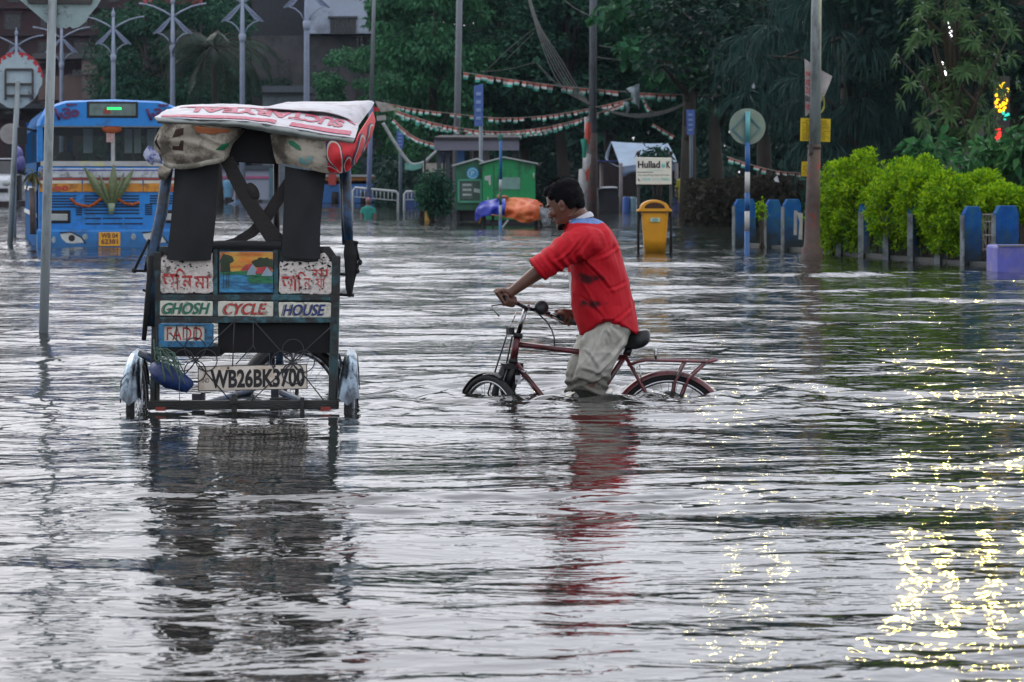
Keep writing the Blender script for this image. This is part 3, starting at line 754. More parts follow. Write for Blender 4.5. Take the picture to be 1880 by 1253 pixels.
mb.add([roof_at(0.76 - 0.26 * x / tw, 0.86 - 0.10 * y / th + 0.04 * x / tw) for x, y in vs], [list(reversed(f)) for f in fs], False); mb.build('small_lettering', violet, rt)
mb = MB()
mb.sheet(refine(lerp_rows([[(484, 199), (545, 203), (600, 207), (640, 219), (656, 236)], [(500, 195), (550, 197), (610, 199), (652, 205), (664, 222)], [(522, 190), (560, 190), (620, 190), (668, 189), (681, 200)], [(530, 189), (566, 188), (626, 188), (676, 186), (687, 189)]], [0.45, 0.6, 0.85, 0.95]), 4, 4, 0.006, 6, 5, 0.008, (9, 4)), 0.004)
mb.build('loose_tarp', tarpw, rick)
# under-roof lining, hood bows
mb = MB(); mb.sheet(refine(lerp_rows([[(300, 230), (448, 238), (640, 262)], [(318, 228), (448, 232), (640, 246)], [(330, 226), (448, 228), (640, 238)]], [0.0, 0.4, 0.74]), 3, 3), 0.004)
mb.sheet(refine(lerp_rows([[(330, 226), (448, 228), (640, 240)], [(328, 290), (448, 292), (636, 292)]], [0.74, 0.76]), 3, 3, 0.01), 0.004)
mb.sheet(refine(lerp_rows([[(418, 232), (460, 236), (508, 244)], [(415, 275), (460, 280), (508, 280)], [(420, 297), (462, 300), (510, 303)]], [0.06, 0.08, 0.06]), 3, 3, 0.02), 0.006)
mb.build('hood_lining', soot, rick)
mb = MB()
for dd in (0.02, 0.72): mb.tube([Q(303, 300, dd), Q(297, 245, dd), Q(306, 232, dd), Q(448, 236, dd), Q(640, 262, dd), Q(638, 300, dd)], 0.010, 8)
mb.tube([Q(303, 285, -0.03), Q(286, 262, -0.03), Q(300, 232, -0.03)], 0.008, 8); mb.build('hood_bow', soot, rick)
# canvas valances
VL = refine(lerp_rows([[(300, 229), (325, 229), (355, 231), (390, 233), (424, 236), (452, 239)], [(287, 252), (318, 250), (352, 252), (390, 252), (420, 252), (440, 250)], [(283, 272), (318, 275), (350, 276), (388, 272), (414, 268), (430, 262)], [(296, 290), (322, 288), (352, 284), (386, 285), (410, 281), (424, 274)], [(303, 303), (330, 307), (357, 305), (388, 299), (410, 293), (421, 284)]],
                     [[-0.04, -0.09, -0.10, -0.09, -0.05, 0.05], [-0.01, -0.09, -0.08, -0.08, -0.05, 0.05], [-0.01, -0.09, -0.085, -0.08, -0.05, 0.05], [-0.03, -0.09, -0.085, -0.085, -0.05, 0.04], [-0.05, -0.08, -0.08, -0.08, -0.06, 0.03]]), 12, 12, 0.006, 7.0, 2, 0.017, (4.0, 16.0))
HEM = [[q.copy() + Vector((0, -0.006 - 0.006 * math.sin(math.pi * k / 4), 0.012 * (1 - k / 2) + 0.002)) for k in range(5)] for q in VL[-1]]
mb = MB(); mb.sheet(HEM, 0.004); hem_ = mb
mb = MB(); mb.sheet(VL, 0.004); vl = mb.build('valance', canvas, rick)
def on(Gd, u, v, lift=0.006):
    a = u * (len(Gd[0]) - 1); b = v * (len(Gd) - 1); i, j = min(int(b), len(Gd) - 2), min(int(a), len(Gd[0]) - 2); s, t = b - i, a - j
    p = Gd[i][j] * (1 - s) * (1 - t) + Gd[i][j + 1] * (1 - s) * t + Gd[i + 1][j] * s * (1 - t) + Gd[i + 1][j + 1] * s * t
    n = (Gd[i][j + 1] - Gd[i][j]).cross(Gd[i + 1][j] - Gd[i][j]).normalized()
    if n.y > 0: n = -n
    return p + n * lift
def patch(Gd, poly, n=6, lift=0.006):
    """fan patch that follows the cloth"""
    cu = sum(p[0] for p in poly) / len(poly); cv = sum(p[1] for p in poly) / len(poly); g = []
    for k in range(n + 1):
        f = 0.02 + 0.98 * k / n; g.append([on(Gd, cu + (u - cu) * f, cv + (v - cv) * f, lift) for u, v in poly + poly[:1]])
    return g
hem_.build('hem', M('pale_canvas_hem', (0.36, 0.34, 0.28), 0.8, var=0.2, dirt=(0.14, 0.13, 0.10), damt=0.4, dscale=9), vl)
mb = MB(); mb.sheet(patch(VL, [(0.22, 0.14), (0.30, 0.10), (0.31, 0.22), (0.27, 0.26), (0.20, 0.30)]), 0.001); mb.sheet(patch(VL, [(0.20, 0.42), (0.28, 0.42), (0.29, 0.34), (0.32, 0.34), (0.31, 0.52), (0.20, 0.50)]), 0.001); mb.build('brown_motif', brownp, vl)
mb = MB(); mb.sheet(patch(VL, [(0.40, 0.04), (0.62, 0.03), (0.80, 0.04), (0.78, 0.12), (0.6, 0.20), (0.45, 0.18)]), 0.001); mb.build('orange_motif', orangep, vl)
mb = MB(); mb.sheet(patch(VL, [(0.66, 0.62), (0.74, 0.44), (0.84, 0.42), (0.86, 0.55), (0.78, 0.66)]), 0.001); mb.build('leaf_motif', greenl, vl)
VR = refine(lerp_rows([[(496, 242), (530, 248), (570, 255), (605, 260), (640, 266)], [(499, 262), (530, 268), (570, 275), (603, 280), (636, 286)], [(503, 284), (532, 288), (570, 296), (602, 302), (634, 304)], [(508, 301), (538, 304), (572, 312), (600, 319), (632, 318)]],
                     [[0.03, -0.03, -0.06, -0.06, -0.02], [0.03, -0.05, -0.08, -0.08, -0.03], [0.03, -0.05, -0.09, -0.08, -0.03], [0.02, -0.03, -0.07, -0.06, -0.03]]), 9, 9, 0.008, 6.0, 8, 0.014, (4.0, 6.0))
mb = MB(); mb.sheet(VR, 0.004); vr = mb.build('valance', canvas, rick)
mb = MB(); mb.sheet(patch(VR, [(0.25, 0.22), (0.31, 0.20), (0.38, 0.30), (0.40, 0.42), (0.34, 0.40), (0.27, 0.32)]), 0.001); mb.build('leaf_motif', greenl, vr)
mb = MB(); mb.sheet(patch(VR, [(0.38, 0.62), (0.48, 0.52), (0.55, 0.50), (0.52, 0.72), (0.44, 0.82), (0.36, 0.76)]), 0.001); mb.build('aqua_motif', aqual, vr)
# printed red flaps at the right corner
FL = refine(lerp_rows([[(598, 256), (612, 258), (630, 262), (650, 262), (660, 244), (674, 222), (684, 206)], [(598, 280), (610, 282), (628, 284), (646, 280), (661, 266), (676, 246), (688, 224)], [(596, 300), (610, 300), (626, 302), (640, 300), (654, 288), (668, 268), (682, 248)], [(604, 314), (614, 316), (626, 318), (638, 314), (648, 303), (660, 288), (674, 266)]],
                     [[-0.08, -0.10, -0.10, -0.10, -0.02, 0.25, 0.5], [-0.08, -0.11, -0.12, -0.11, -0.01, 0.25, 0.5], [-0.07, -0.10, -0.10, -0.09, 0.0, 0.25, 0.45], [-0.06, -0.08, -0.08, -0.06, 0.02, 0.2, 0.4]]), 6, 5, 0.014, 8, 4)
mb = MB(); mb.sheet(FL, 0.006); fl = mb.build('printed_flap', redcl, rick)
mb = MB(); nb = MB(); rb = MB()
def grow(poly, f, du=0.0):
    cu = sum(p[0] for p in poly) / len(poly); cv = sum(p[1] for p in poly) / len(poly)
    return [(min(.99, max(.01, cu + (u - cu) * f + du)), min(.99, max(.01, cv + (v - cv) * (1 + (f - 1) * .6)))) for u, v in poly]
def rounded(poly, n=4):
    out = []; k = len(poly)
    for i in range(k):
        a, b, c, d = [Vector((*poly[(i + j) % k], 0)) for j in (-1, 0, 1, 2)]
        for m in range(n): t = m / n; q = 0.5 * ((2 * b) + (c - a) * t + (2 * a - 5 * b + 4 * c - d) * t * t + (3 * b - a - 3 * c + d) * t ** 3); out.append((q.x, q.y))
    return out
for poly in ([(.33, .97), (.22, .75), (.12, .5), (.08, .25), (.13, .08), (.22, .06), (.30, .2), (.35, .5), (.36, .8)], [(.32, .98), (.17, .98), (.07, .92), (.06, .78), (.13, .74), (.25, .86)], [(.43, .96), (.40, .65), (.45, .42), (.51, .6), (.50, .88)], [(.66, .92), (.58, .62), (.60, .3), (.67, .12), (.74, .35), (.72, .7)], [(.86, .85), (.80, .5), (.84, .2), (.91, .28), (.91, .6)]):
    poly = rounded(poly)
    nb.sheet(patch(FL, grow(poly, 1.30, -0.012), 6, 0.006), 0.001); mb.sheet(patch(FL, grow(poly, 1.08), 6, 0.0085), 0.001); rb = MB(); rb.sheet(patch(FL, grow(poly, 0.86), 6, 0.011), 0.001); rb.build('red_petal', redcl, fl)
nb.build('navy_petals', navycl, fl); mb.build('white_petals', whitecl, fl)
# blue plastic scrap at the left corner, and cloth knots
mb = MB(); mb.sheet(refine(lerp_rows([[(272, 268), (281, 272), (290, 280)], [(262, 286), (278, 288), (296, 296)], [(278, 304), (288, 300), (300, 302)]], [-0.05, -0.06, -0.05]), 3, 3, 0.02, 18), 0.003); mb.build('plastic_scrap', M('white_blue_plastic', (0.42, 0.46, 0.6), 0.3, dirt=(0.05, 0.06, 0.3), damt=0.5, dscale=30), rick)
mb = MB(); mb.sheet(refine(lerp_rows([[(292, 306), (304, 306), (316, 308)], [(290, 318), (300, 320), (312, 316)], [(294, 328), (300, 330), (306, 326)]], [-0.05, -0.08, -0.04]), 3, 3, 0.02, 22), 0.008); mb.build('cloth_knot', canvas, rick)
# hanging side curtains and crossed straps
def curtain(rows, dds, seed):
    mb = MB(); mb.sheet(refine(lerp_rows(rows, dds), 5, 5, 0.007, 8, seed), 0.006); return mb.build('curtain', curtain_m, rick)
curtain([[(322, 300), (345, 300), (372, 300), (402, 296)], [(318, 360), (342, 362), (368, 362), (398, 360)], [(313, 420), (338, 422), (364, 422), (394, 420)], [(306, 476), (330, 479), (360, 479), (387, 478)]], [[0.02, -0.02, -0.01, 0.02], [0.0, -0.05, -0.03, 0.0], [-0.02, -0.05, -0.06, -0.03], [-0.035, -0.05, -0.05, -0.04]], 1)
curtain([[(524, 306), (548, 310), (572, 314), (598, 318)], [(522, 362), (546, 362), (568, 362), (592, 366)], [(520, 418), (544, 420), (566, 420), (588, 420)], [(517, 471), (540, 475), (566, 476), (588, 476)]], [[0.02, -0.02, -0.01, 0.02], [0.0, -0.04, -0.05, 0.0], [-0.02, -0.06, -0.04, -0.03], [-0.035, -0.05, -0.05, -0.04]], 2)
mb = MB(); ribbon(mb, [Q(x, y, 0.03) for x, y in ((416, 292), (432, 325), (448, 355), (466, 385), (484, 412), (500, 434), (518, 456))], [0.070, 0.070, 0.075, 0.075, 0.078, 0.085, 0.09], 0.012); mb.ell(Q(464, 352, 0.03), (0.03, 0.012, 0.05), (0, R(-30), 0)); mb.build('strap', strapm, rick)
mb = MB(); ribbon(mb, [Q(x, y, 0.06) for x, y in ((535, 330), (520, 352), (503, 378), (486, 404), (462, 428), (432, 444), (392, 454))], [0.062, 0.062, 0.062, 0.060, 0.052, 0.04, 0.03], 0.012); mb.build('strap', strapm, rick)

# bag of blue tarpaulin tied on with rope: lifts away, so a thing of its own
bag = thing('tarpaulin_bag', 'rolled blue tarpaulin tied with green rope to the lower left of the rickshaw', 'bag', Q(300, 720, -0.06))
mb = MB(); mb.tube([Q(280, 672, -0.05), Q(294, 684, -0.075), Q(312, 694, -0.09), Q(330, 701, -0.09), Q(345, 706, -0.09), Q(354, 703, -0.085)], [0.025, 0.052, 0.058, 0.054, 0.042, 0.014], 16)
g = mb.v
for p in g:
    n = mnoise.noise(p * 18); p += Vector((0.012, 0.008, 0.014)) * n
mb.build('roll', tarpb, bag)
mb = MB(); r = random.Random(3)
for k in range(16):
    a = Q(r.uniform(286, 300), r.uniform(640, 668), -0.13); b = Q(r.uniform(300, 345), r.uniform(668, 706), -0.17)
    mid = (a + b) / 2 + Vector((r.uniform(-0.02, 0.03), -0.02, r.uniform(-0.01, 0.05)))
    mb.tube([a, a * 0.5 + mid * 0.5 + Vector((0, 0, 0.012)), mid, b], 0.0032, 5)
for k in range(10):
    a = Q(r.uniform(282, 296), r.uniform(622, 650), -0.05); b = Q(r.uniform(282, 302), r.uniform(640, 690), -0.06); mb.tube([a, (a + b) / 2 + Vector((r.uniform(-.02, .02), -.03, 0)), b], 0.003, 5)
mb.tube([Q(330, 690, -0.17), Q(329, 712, -0.17), Q(330, 740, -0.1)], 0.002, 5)
mb.build('rope', ropem, bag)
# ------------------------------------------------------------------ bicycle
BD = 16.9
def B(px, py, dy=0.0):
    p = P(px, py, BD); p.y += dy; return p
bike = thing('bicycle', 'dark red roadster bicycle with rear carrier, half under the flood water', 'bicycle', B(1066, 722) * 1.0)
bike.location.z = ground_z(bike.location.x, BD)
maroon = M('maroon_paint', (0.12, 0.012, 0.018), 0.3, var=0.3, vscale=8, dirt=(0.03, 0.012, 0.012), damt=0.42, dscale=14, coat=0.3)
chrome = M('worn_chrome', (0.45, 0.46, 0.48), 0.2, metal=1.0, var=0.2, dirt=(0.08, 0.06, 0.05), damt=0.42, dscale=40)
darkm = M('blackened_metal', (0.02, 0.02, 0.022), 0.4, metal=0.4, var=0.3)
vinyl = M('black_vinyl', (0.012, 0.015, 0.016), 0.32)
rear = B(1228, 792); bb = B(1051, 798); seatj = B(1150, 650); headt = B(951, 614); headb = B(942, 664)
mb = MB()
mb.tube([headt, headb], 0.021, 12); mb.tube([B(949, 632), B(1147, 657)], 0.0155, 12); mb.tube([B(944, 664), bb], 0.0165, 12)
mb.tube([B(1158, 638), bb], 0.0155, 12)
for s in (-1, 1):
    mb.tube([B(1146, 651, s * 0.018), B(1185, 720, s * 0.05), rear + Vector((0, s * 0.062, 0))], 0.0105, 8)
    mb.tube([bb + Vector((0, s * 0.03, 0)), rear + Vector((0, s * 0.062, 0))], 0.010, 8)
mb.tube([bb - Vector((0, 0.045, 0)), bb + Vector((0, 0.045, 0))], 0.024, 12)
mb.build('frame', maroon, bike)
for a_, b_, r_ in ((headt + Vector((0.002, 0, 0.006)), headt - Vector((0.002, 0, 0.02)), 0.027), (headb + Vector((0, 0, 0.015)), headb - Vector((0, 0, 0.012)), 0.027), (B(1155, 640), B(1150, 652), 0.022)):
    mb = MB(); mb.tube([a_, b_], r_, 12); mb.build('lug', darkm, bike)
def wheel2(name, c, u, rad):
    t = wheel(name, c, u, rad, bike, 0.019, M('steel_rim', (0.5, 0.5, 0.52), 0.25, metal=1.0, var=0.1), 36, 0.05); return t
wheel2('wheel', rear, (1, 0, 0), 0.318)
mudguard(rear, (1, 0, 0), 0.337, [(-0.032, -0.024), (-0.024, -0.006), (0, 0.002), (0.024, -0.006), (0.032, -0.024)], R(12), R(195), 0.002, 34).build('mudguard', maroon, bike)
mb = MB()
for s in (-1, 1): mb.tube([rear + Vector((0, s * 0.05, 0)), rear + Vector((0.24, s * 0.034, 0.22))], 0.003, 6)
mb.build('mudguard_stay', darkm, bike)
# steering assembly, turned to the rider's right
hd = Vector((-math.cos(R(55)), math.sin(R(55)), 0)); hx = hd.cross(Vector((0, 0, 1)))
fw = B(899, 793)
wheel2('wheel', fw, hd, 0.318)
mudguard(fw, hd, 0.334, [(-0.018, -0.010), (-0.013, -0.003), (0, 0.0), (0.013, -0.003), (0.018, -0.010)], R(-10), R(112), 0.002, 30).build('mudguard', darkm, bike)
crown = B(940, 672)
mb = MB()
for s in (-1, 1):
    mb.tube([crown + hx * s * 0.05, B(930, 700) + hx * s * 0.055, B(912, 758) + hx * s * 0.056, fw + hx * s * 0.055], [0.020, 0.020, 0.016, 0.010], 8)
mb.tube([B(945, 655), B(936, 690), B(926, 722)], [0.02, 0.03, 0.024], 8)
mb.box(crown, (0.05, 0.12, 0.03), Matrix((hd, hx, Vector((0, 0, 1)))).transposed()); mb.build('fork', darkm, bike)
mb = MB()
for s, o in ((-1, 0.0), (1, 0.0)):
    mb.tube([B(904, 735) + hx * s * 0.045, B(935, 618) + hx * s * 0.02], 0.0052, 6)
mb.box(B(937, 608), (0.03, 0.036, 0.042), Matrix((hd, hx, Vector((0, 0, 1)))).transposed()); mb.build('lamp_bracket', darkm, bike)
mb = MB()
for s in (-1, 1): mb.tube([B(957, 572) + hx * s * 0.03, B(946, 618) + hd * 0.04 + hx * s * 0.035, B(925, 690) + hd * 0.03 + hx * s * 0.045], 0.0038, 6)
mb.tube([B(940, 676) + hx * 0.06, B(955, 690) + hx * 0.05, B(950, 705)], 0.005, 6); mb.tube([B(946, 672), B(962, 684, -0.04), B(967, 680, -0.04)], 0.007, 6); mb.tube([B(957, 690, -0.03), B(985, 718, -0.03)], 0.003, 6)
mb.box(B(951, 697, -0.02), (0.03, 0.05, 0.05)); mb.build('brake_rod', chrome, bike)
stem = B(967, 566)
mb = MB(); mb.tube([headt, stem + Vector((0, 0, 0.012))], 0.0135, 12); mb.tube([stem - Vector((0, 0, 0.012)), stem + Vector((0, 0, 0.02))], 0.019, 12)
mb.build('stem', chrome, bike)
gl = B(925, 549, -0.25); gr = B(1046, 592, 0.25)      # the two grips
mb = MB()
mb.tube([B(941, 551, -0.21), B(954, 558, -0.10), stem + Vector((-0.01, -0.02, 0.004)), B(985, 571, 0.06), B(1008, 578, 0.15), B(1030, 586, 0.21)], 0.0115, 10); mb.build('handlebar', darkm, bike)
ga = (gr - B(1008, 578, 0.15)).normalized()
mb = MB(); mb.tube([B(944, 552, -0.20), B(935, 549, -0.235), B(924, 546, -0.275)], [0.016, 0.018, 0.018], 12); mb.build('grip', vinyl, bike)
mb = MB(); mb.tube([B(1026, 585, 0.20), B(1040, 590, 0.235), B(1058, 597, 0.275)], [0.016, 0.018, 0.018], 12); mb.build('grip', vinyl, bike)
mb = MB(); mb.tube([B(944, 560, -0.16), B(920, 556, -0.23), B(903, 558, -0.27), B(906, 563, -0.275), B(917, 577, -0.28)], 0.0048, 8); mb.build('brake_lever', chrome, bike)
mb = MB(); mb.tube([B(990, 576, 0.08), B(1006, 582, 0.12), B(1024, 590, 0.16), B(1034, 596, 0.18)], 0.0048, 8); mb.ell(B(1016, 580, 0.14), (0.022, 0.012, 0.012)); mb.build('brake_lever', chrome, bike)
mb = MB(); u = Vector((0.95, -0.3, 0)).normalized()
mb.lathe([(0.002, 0.035), (0.03, 0.033), (0.040, 0.024), (0.041, 0.010), (0.030, -0.004), (0.012, -0.02), (0.004, -0.024)], 18, B(993, 566, 0.05), Matrix(frame(Vector((0.25, -0.96, 0.1)))).transposed())
mb.tube([B(990, 578, 0.06), B(992, 566, 0.05)], 0.007, 6); mb.build('lamp', vinyl, bike)
mb = MB(); mb.tube([B(984, 574, 0.06), B(1003, 590, 0.03), B(1013, 606, 0.02), B(1018, 622, 0.015), B(1018, 636, 0.012)], 0.0042, 6); mb.build('brake_cable', vinyl, bike)
# saddle, carrier, cranks
mb = MB()
rings = []
for t, w, top, bot in ((0.0, 0.010, 0.0, -0.02), (0.06, 0.022, 0.012, -0.035), (0.11, 0.028, 0.014, -0.05), (0.16, 0.045, 0.010, -0.07), (0.20, 0.082, 0.014, -0.075), (0.245, 0.105, 0.024, -0.07), (0.275, 0.098, 0.020, -0.05), (0.288, 0.06, 0.004, -0.03)):
    c = B(1099, 622) + Vector((t, 0, 0.03 * t / 0.28)); rings.append([c + Vector((0, w * math.cos(a), top if math.sin(a) > 0.2 else (bot * 0.5 if abs(math.sin(a)) <= 0.2 else bot))) + Vector((0, 0, 0.004 * math.sin(a))) for a in np.linspace(0, 2 * math.pi, 16, endpoint=False)])
mb.loft(rings); sd = mb.build('saddle', vinyl, bike); md = sd.modifiers.new('s', 'SUBSURF'); md.levels = md.render_levels = 1
mb = MB(); mb.tube([B(1158, 640), B(1163, 630)], 0.0125, 10); mb.tube([B(1155, 632, -0.03), B(1155, 632, 0.03)], 0.016, 8)
for s in (-1, 1): mb.ring(B(1166, 634, s * 0.05), (1, 0, 0), (0, 0, 1), 0.017, 0.004, 14, 5); mb.tube([B(1140, 636, s * 0.02), B(1172, 636, s * 0.05)], 0.005, 6)
mb.build('saddle_clamp', darkm, bike)
mb = MB()
for s in (-1, 1):
    y = s * 0.058
    mb.tube([B(1153, 671, s * 0.02), B(1170, 664, y * 0.8), B(1185, 661, y), B(1240, 662, y), B(1300, 664, y), B(1316, 660, y * 0.9)], 0.0075, 8)
    mb.tube([B(1257, 664, y), B(1238, 700, y + s * 0.006), rear + Vector((0, s * 0.075, 0))], 0.0085, 8); mb.tube([B(1297, 664, y), B(1262, 696, y + s * 0.006), rear + Vector((0.0, s * 0.078, 0.0))], 0.0080, 8)
for x in (1190, 1225, 1262, 1298): mb.tube([B(x, 662, -0.058), B(x, 662, 0.058)], 0.005, 6)
mb.tube([B(1200, 661, -0.02), B(1290, 662, -0.02)], 0.004, 6); mb.tube([B(1200, 661, 0.02), B(1290, 662, 0.02)], 0.004, 6)
mb.build('carrier', maroon, bike)
mb = MB(); mb.tube([B(1204, 660, -0.03), B(1203, 645, -0.03), B(1205, 641, 0.0), B(1203, 645, 0.03), B(1204, 660, 0.03)], 0.006, 6); mb.tube([B(1160, 676, -0.04), B(1159, 670, -0.04), B(1163, 669, -0.04), B(1165, 680, -0.04)], 0.003, 5)
mb.tube([B(1168, 676, -0.03), B(1174, 670, -0.03), B(1175, 684, -0.04), B(1178, 706, -0.05)], 0.0035, 5); mb.tube([B(1170, 690, -0.03), B(1178, 712, -0.04)], 0.006, 6); mb.build('carrier_clip', chrome, bike)
mb = MB()
for s in (-1, 1): mb.tube([bb + Vector((0, s * 0.06, 0)), bb + Vector((-0.02 * s, s * 0.07, -0.165 * s))], 0.009, 8); mb.box(bb + Vector((-0.02 * s, s * 0.12, -0.165 * s)), (0.08, 0.09, 0.022))
mb.ring(bb + Vector((0, -0.05, 0)), (1, 0, 0), (0, 0, 1), 0.09, 0.006, 28, 6); mb.build('crank', chrome, bike)

# ------------------------------------------------------------------ the rider, wading astride the bicycle
def fuse(mb, name, mats, parent, voxel, smooth=4, fn=None, mati=None):
    """unite overlapping closed shapes into one continuous skin"""
    o = mb.build(name, mats, None)
    md = o.modifiers.new('r', 'REMESH'); md.mode = 'VOXEL'; md.voxel_size = voxel; md.adaptivity = 0.0
    sm = o.modifiers.new('s', 'SMOOTH'); sm.iterations = smooth; sm.factor = 0.5
    dg = bpy.context.evaluated_depsgraph_get(); dg.update()
    me = bpy.data.meshes.new_from_object(o.evaluated_get(dg)); me.name = name
    old = o.data; bpy.data.objects.remove(o); bpy.data.meshes.remove(old)
    n = len(me.vertices); V = np.empty(n * 3, np.float32); me.vertices.foreach_get('co', V); V = V.reshape(n, 3)
    if fn:
        Nn = np.empty(n * 3, np.float32); me.vertices.foreach_get('normal', Nn)
        V = fn(V, Nn.reshape(n, 3))
    me.materials.clear()
    for x in (mats if isinstance(mats, (list, tuple)) else [mats]): me.materials.append(x)
    np_ = len(me.polygons)
    if mati:
        c = np.empty(np_ * 3, np.float32); me.polygons.foreach_get('center', c); me.polygons.foreach_set('material_index', mati(c.reshape(np_, 3)).astype(np.int32))
    else: me.polygons.foreach_set('material_index', np.zeros(np_, np.int32))
    inv = np.array(world_of(parent).inverted())
    V = V @ inv[:3, :3].T + inv[:3, 3]
    me.vertices.foreach_set('co', np.ascontiguousarray(V, dtype=np.float32).ravel()); me.polygons.foreach_set('use_smooth', np.full(np_, True)); me.update()
    o = bpy.data.objects.new(name, me); COL.objects.link(o); o.parent = parent
    return o
def folds(specs, seed=0):
    """cloth folds: ridged noise; specs = (amplitude, scale vector)"""
    def fn(V, Nn):
        out = np.zeros(len(V))
        for k, (a, sc) in enumerate(specs):
            for i, p in enumerate(V):
                q = Vector((p[0] * sc[0] + seed + k * 7, p[1] * sc[1], p[2] * sc[2]))
                q += Vector((mnoise.noise(q * 0.5 + Vector((3, 1, 7))), 0, mnoise.noise(q * 0.5))) * 0.8
                out[i] += a * (1 - 2.2 * abs(mnoise.noise(q)))
        return V + Nn * out[:, None]
    return fn
def hring(cx, cz, y, a, b, n=24, tilt=0.0, rot=0.0):
    """horizontal oval ring: half width a along x, b along y"""
    out = []
    for k in range(n):
        t = 2 * math.pi * k / n; x = a * math.cos(t); yy = b * math.sin(t)
        out.append(Vector((cx + x * math.cos(rot) - yy * math.sin(rot), y + x * math.sin(rot) + yy * math.cos(rot), cz + x * tilt)))
    return out

man = thing('person', 'young man in a red shirt and rolled pale trousers wading astride a bicycle', 'person', B(1100, 722)); man.location.z = ground_z(man.location.x, BD)
skin = M('brown_skin', (0.135, 0.061, 0.038), 0.42, var=0.16, vscale=14, bump=0.08, bscale=120)
mb = MB()
# head, in its own axes: forward, left, up
HS = 1.06
fwd = Vector((-0.82, 0.36, -0.38)).normalized(); left = Vector((0, 0, 1)).cross(fwd).normalized(); upv = fwd.cross(left)
HO = B(1030, 421) - fwd * 0.074 * HS
def Hd(x, y, z): return HO + (fwd * x + left * y + upv * z) * HS
def hell(x, y, z, rx, ry, rz, mbx=None): (mbx or mb).ell(Hd(x, y, z), (rx * HS, ry * HS, rz * HS), Matrix((fwd, left, upv)).transposed(), 14, 10)
rings = []
for z, xf, xb, w in ((-0.004, .062, .030, .020), (0.012, .082, -.005, .038), (0.035, .087, -.035, .050), (0.065, .088, -.060, .060), (0.095, .090, -.080, .068), (0.12, .090, -.092, .072), (0.15, .090, -.096, .074), (0.178, .084, -.093, .072), (0.20, .070, -.082, .063), (0.218, .046, -.060, .046), (0.228, .012, -.028, .020)):
    cx = (xf + xb) / 2; a = (xf - xb) / 2; ring = []
    for k in range(24):
        t = 2 * math.pi * k / 24; c, s_ = math.cos(t), math.sin(t)
        f = 1.0 - 0.18 * max(0, c) ** 2
        ring.append(Hd(cx + a * c, w * f * math.copysign(abs(s_) ** 0.85, s_), z))
    rings.append(ring)
mb.loft(rings)
mb.loft([[Hd(0.088, 0.008 * c, 0.127 + 0.006 * s_) for c, s_ in ((1, 0), (0, 1), (-1, 0), (0, -1))], [Hd(0.104, 0.010 * c, 0.103 + 0.008 * s_) for c, s_ in ((1, 0), (0, 1), (-1, 0), (0, -1))], [Hd(0.114, 0.013 * c, 0.084 + 0.009 * s_) for c, s_ in ((1, 0), (0, 1), (-1, 0), (0, -1))], [Hd(0.085, 0.014 * c, 0.074 + 0.008 * s_) for c, s_ in ((1, 0), (0, 1), (-1, 0), (0, -1))]])
hell(0.106, 0, 0.082, 0.012, 0.011, 0.009); hell(0.094, 0.012, 0.079, 0.012, 0.008, 0.008); hell(0.094, -0.012, 0.079, 0.012, 0.008, 0.008)
hell(0.088, 0, 0.055, 0.013, 0.024, 0.007); hell(0.086, 0, 0.043, 0.013, 0.021, 0.008); hell(0.076, 0, 0.014, 0.017, 0.022, 0.016)
for s in (-1, 1):
    hell(0.082, s * 0.03, 0.134, 0.012, 0.028, 0.008); hell(0.068, s * 0.045, 0.088, 0.02, 0.02, 0.022)
    hell(-0.008, s * 0.072, 0.100, 0.018, 0.008, 0.031); hell(-0.014, s * 0.079, 0.110, 0.014, 0.006, 0.020); hell(0.0, s * 0.074, 0.078, 0.010, 0.007, 0.013)
# neck and trunk
mb.tube([Hd(-0.025, 0, 0.07), B(1062, 402), B(1074, 425)], [0.062, 0.066, 0.09], 18)
mb.loft([hring(B(1080, 0).x, B(0, 425).z, BD, 0.08, 0.16), hring(B(1086, 0).x, B(0, 470).z, BD, 0.11, 0.16), hring(B(1102, 0).x, B(0, 540).z, BD, 0.11, 0.14), hring(B(1115, 0).x, B(0, 600).z, BD, 0.115, 0.15), hring(B(1112, 0).x, B(0, 630).z, BD, 0.09, 0.14)])
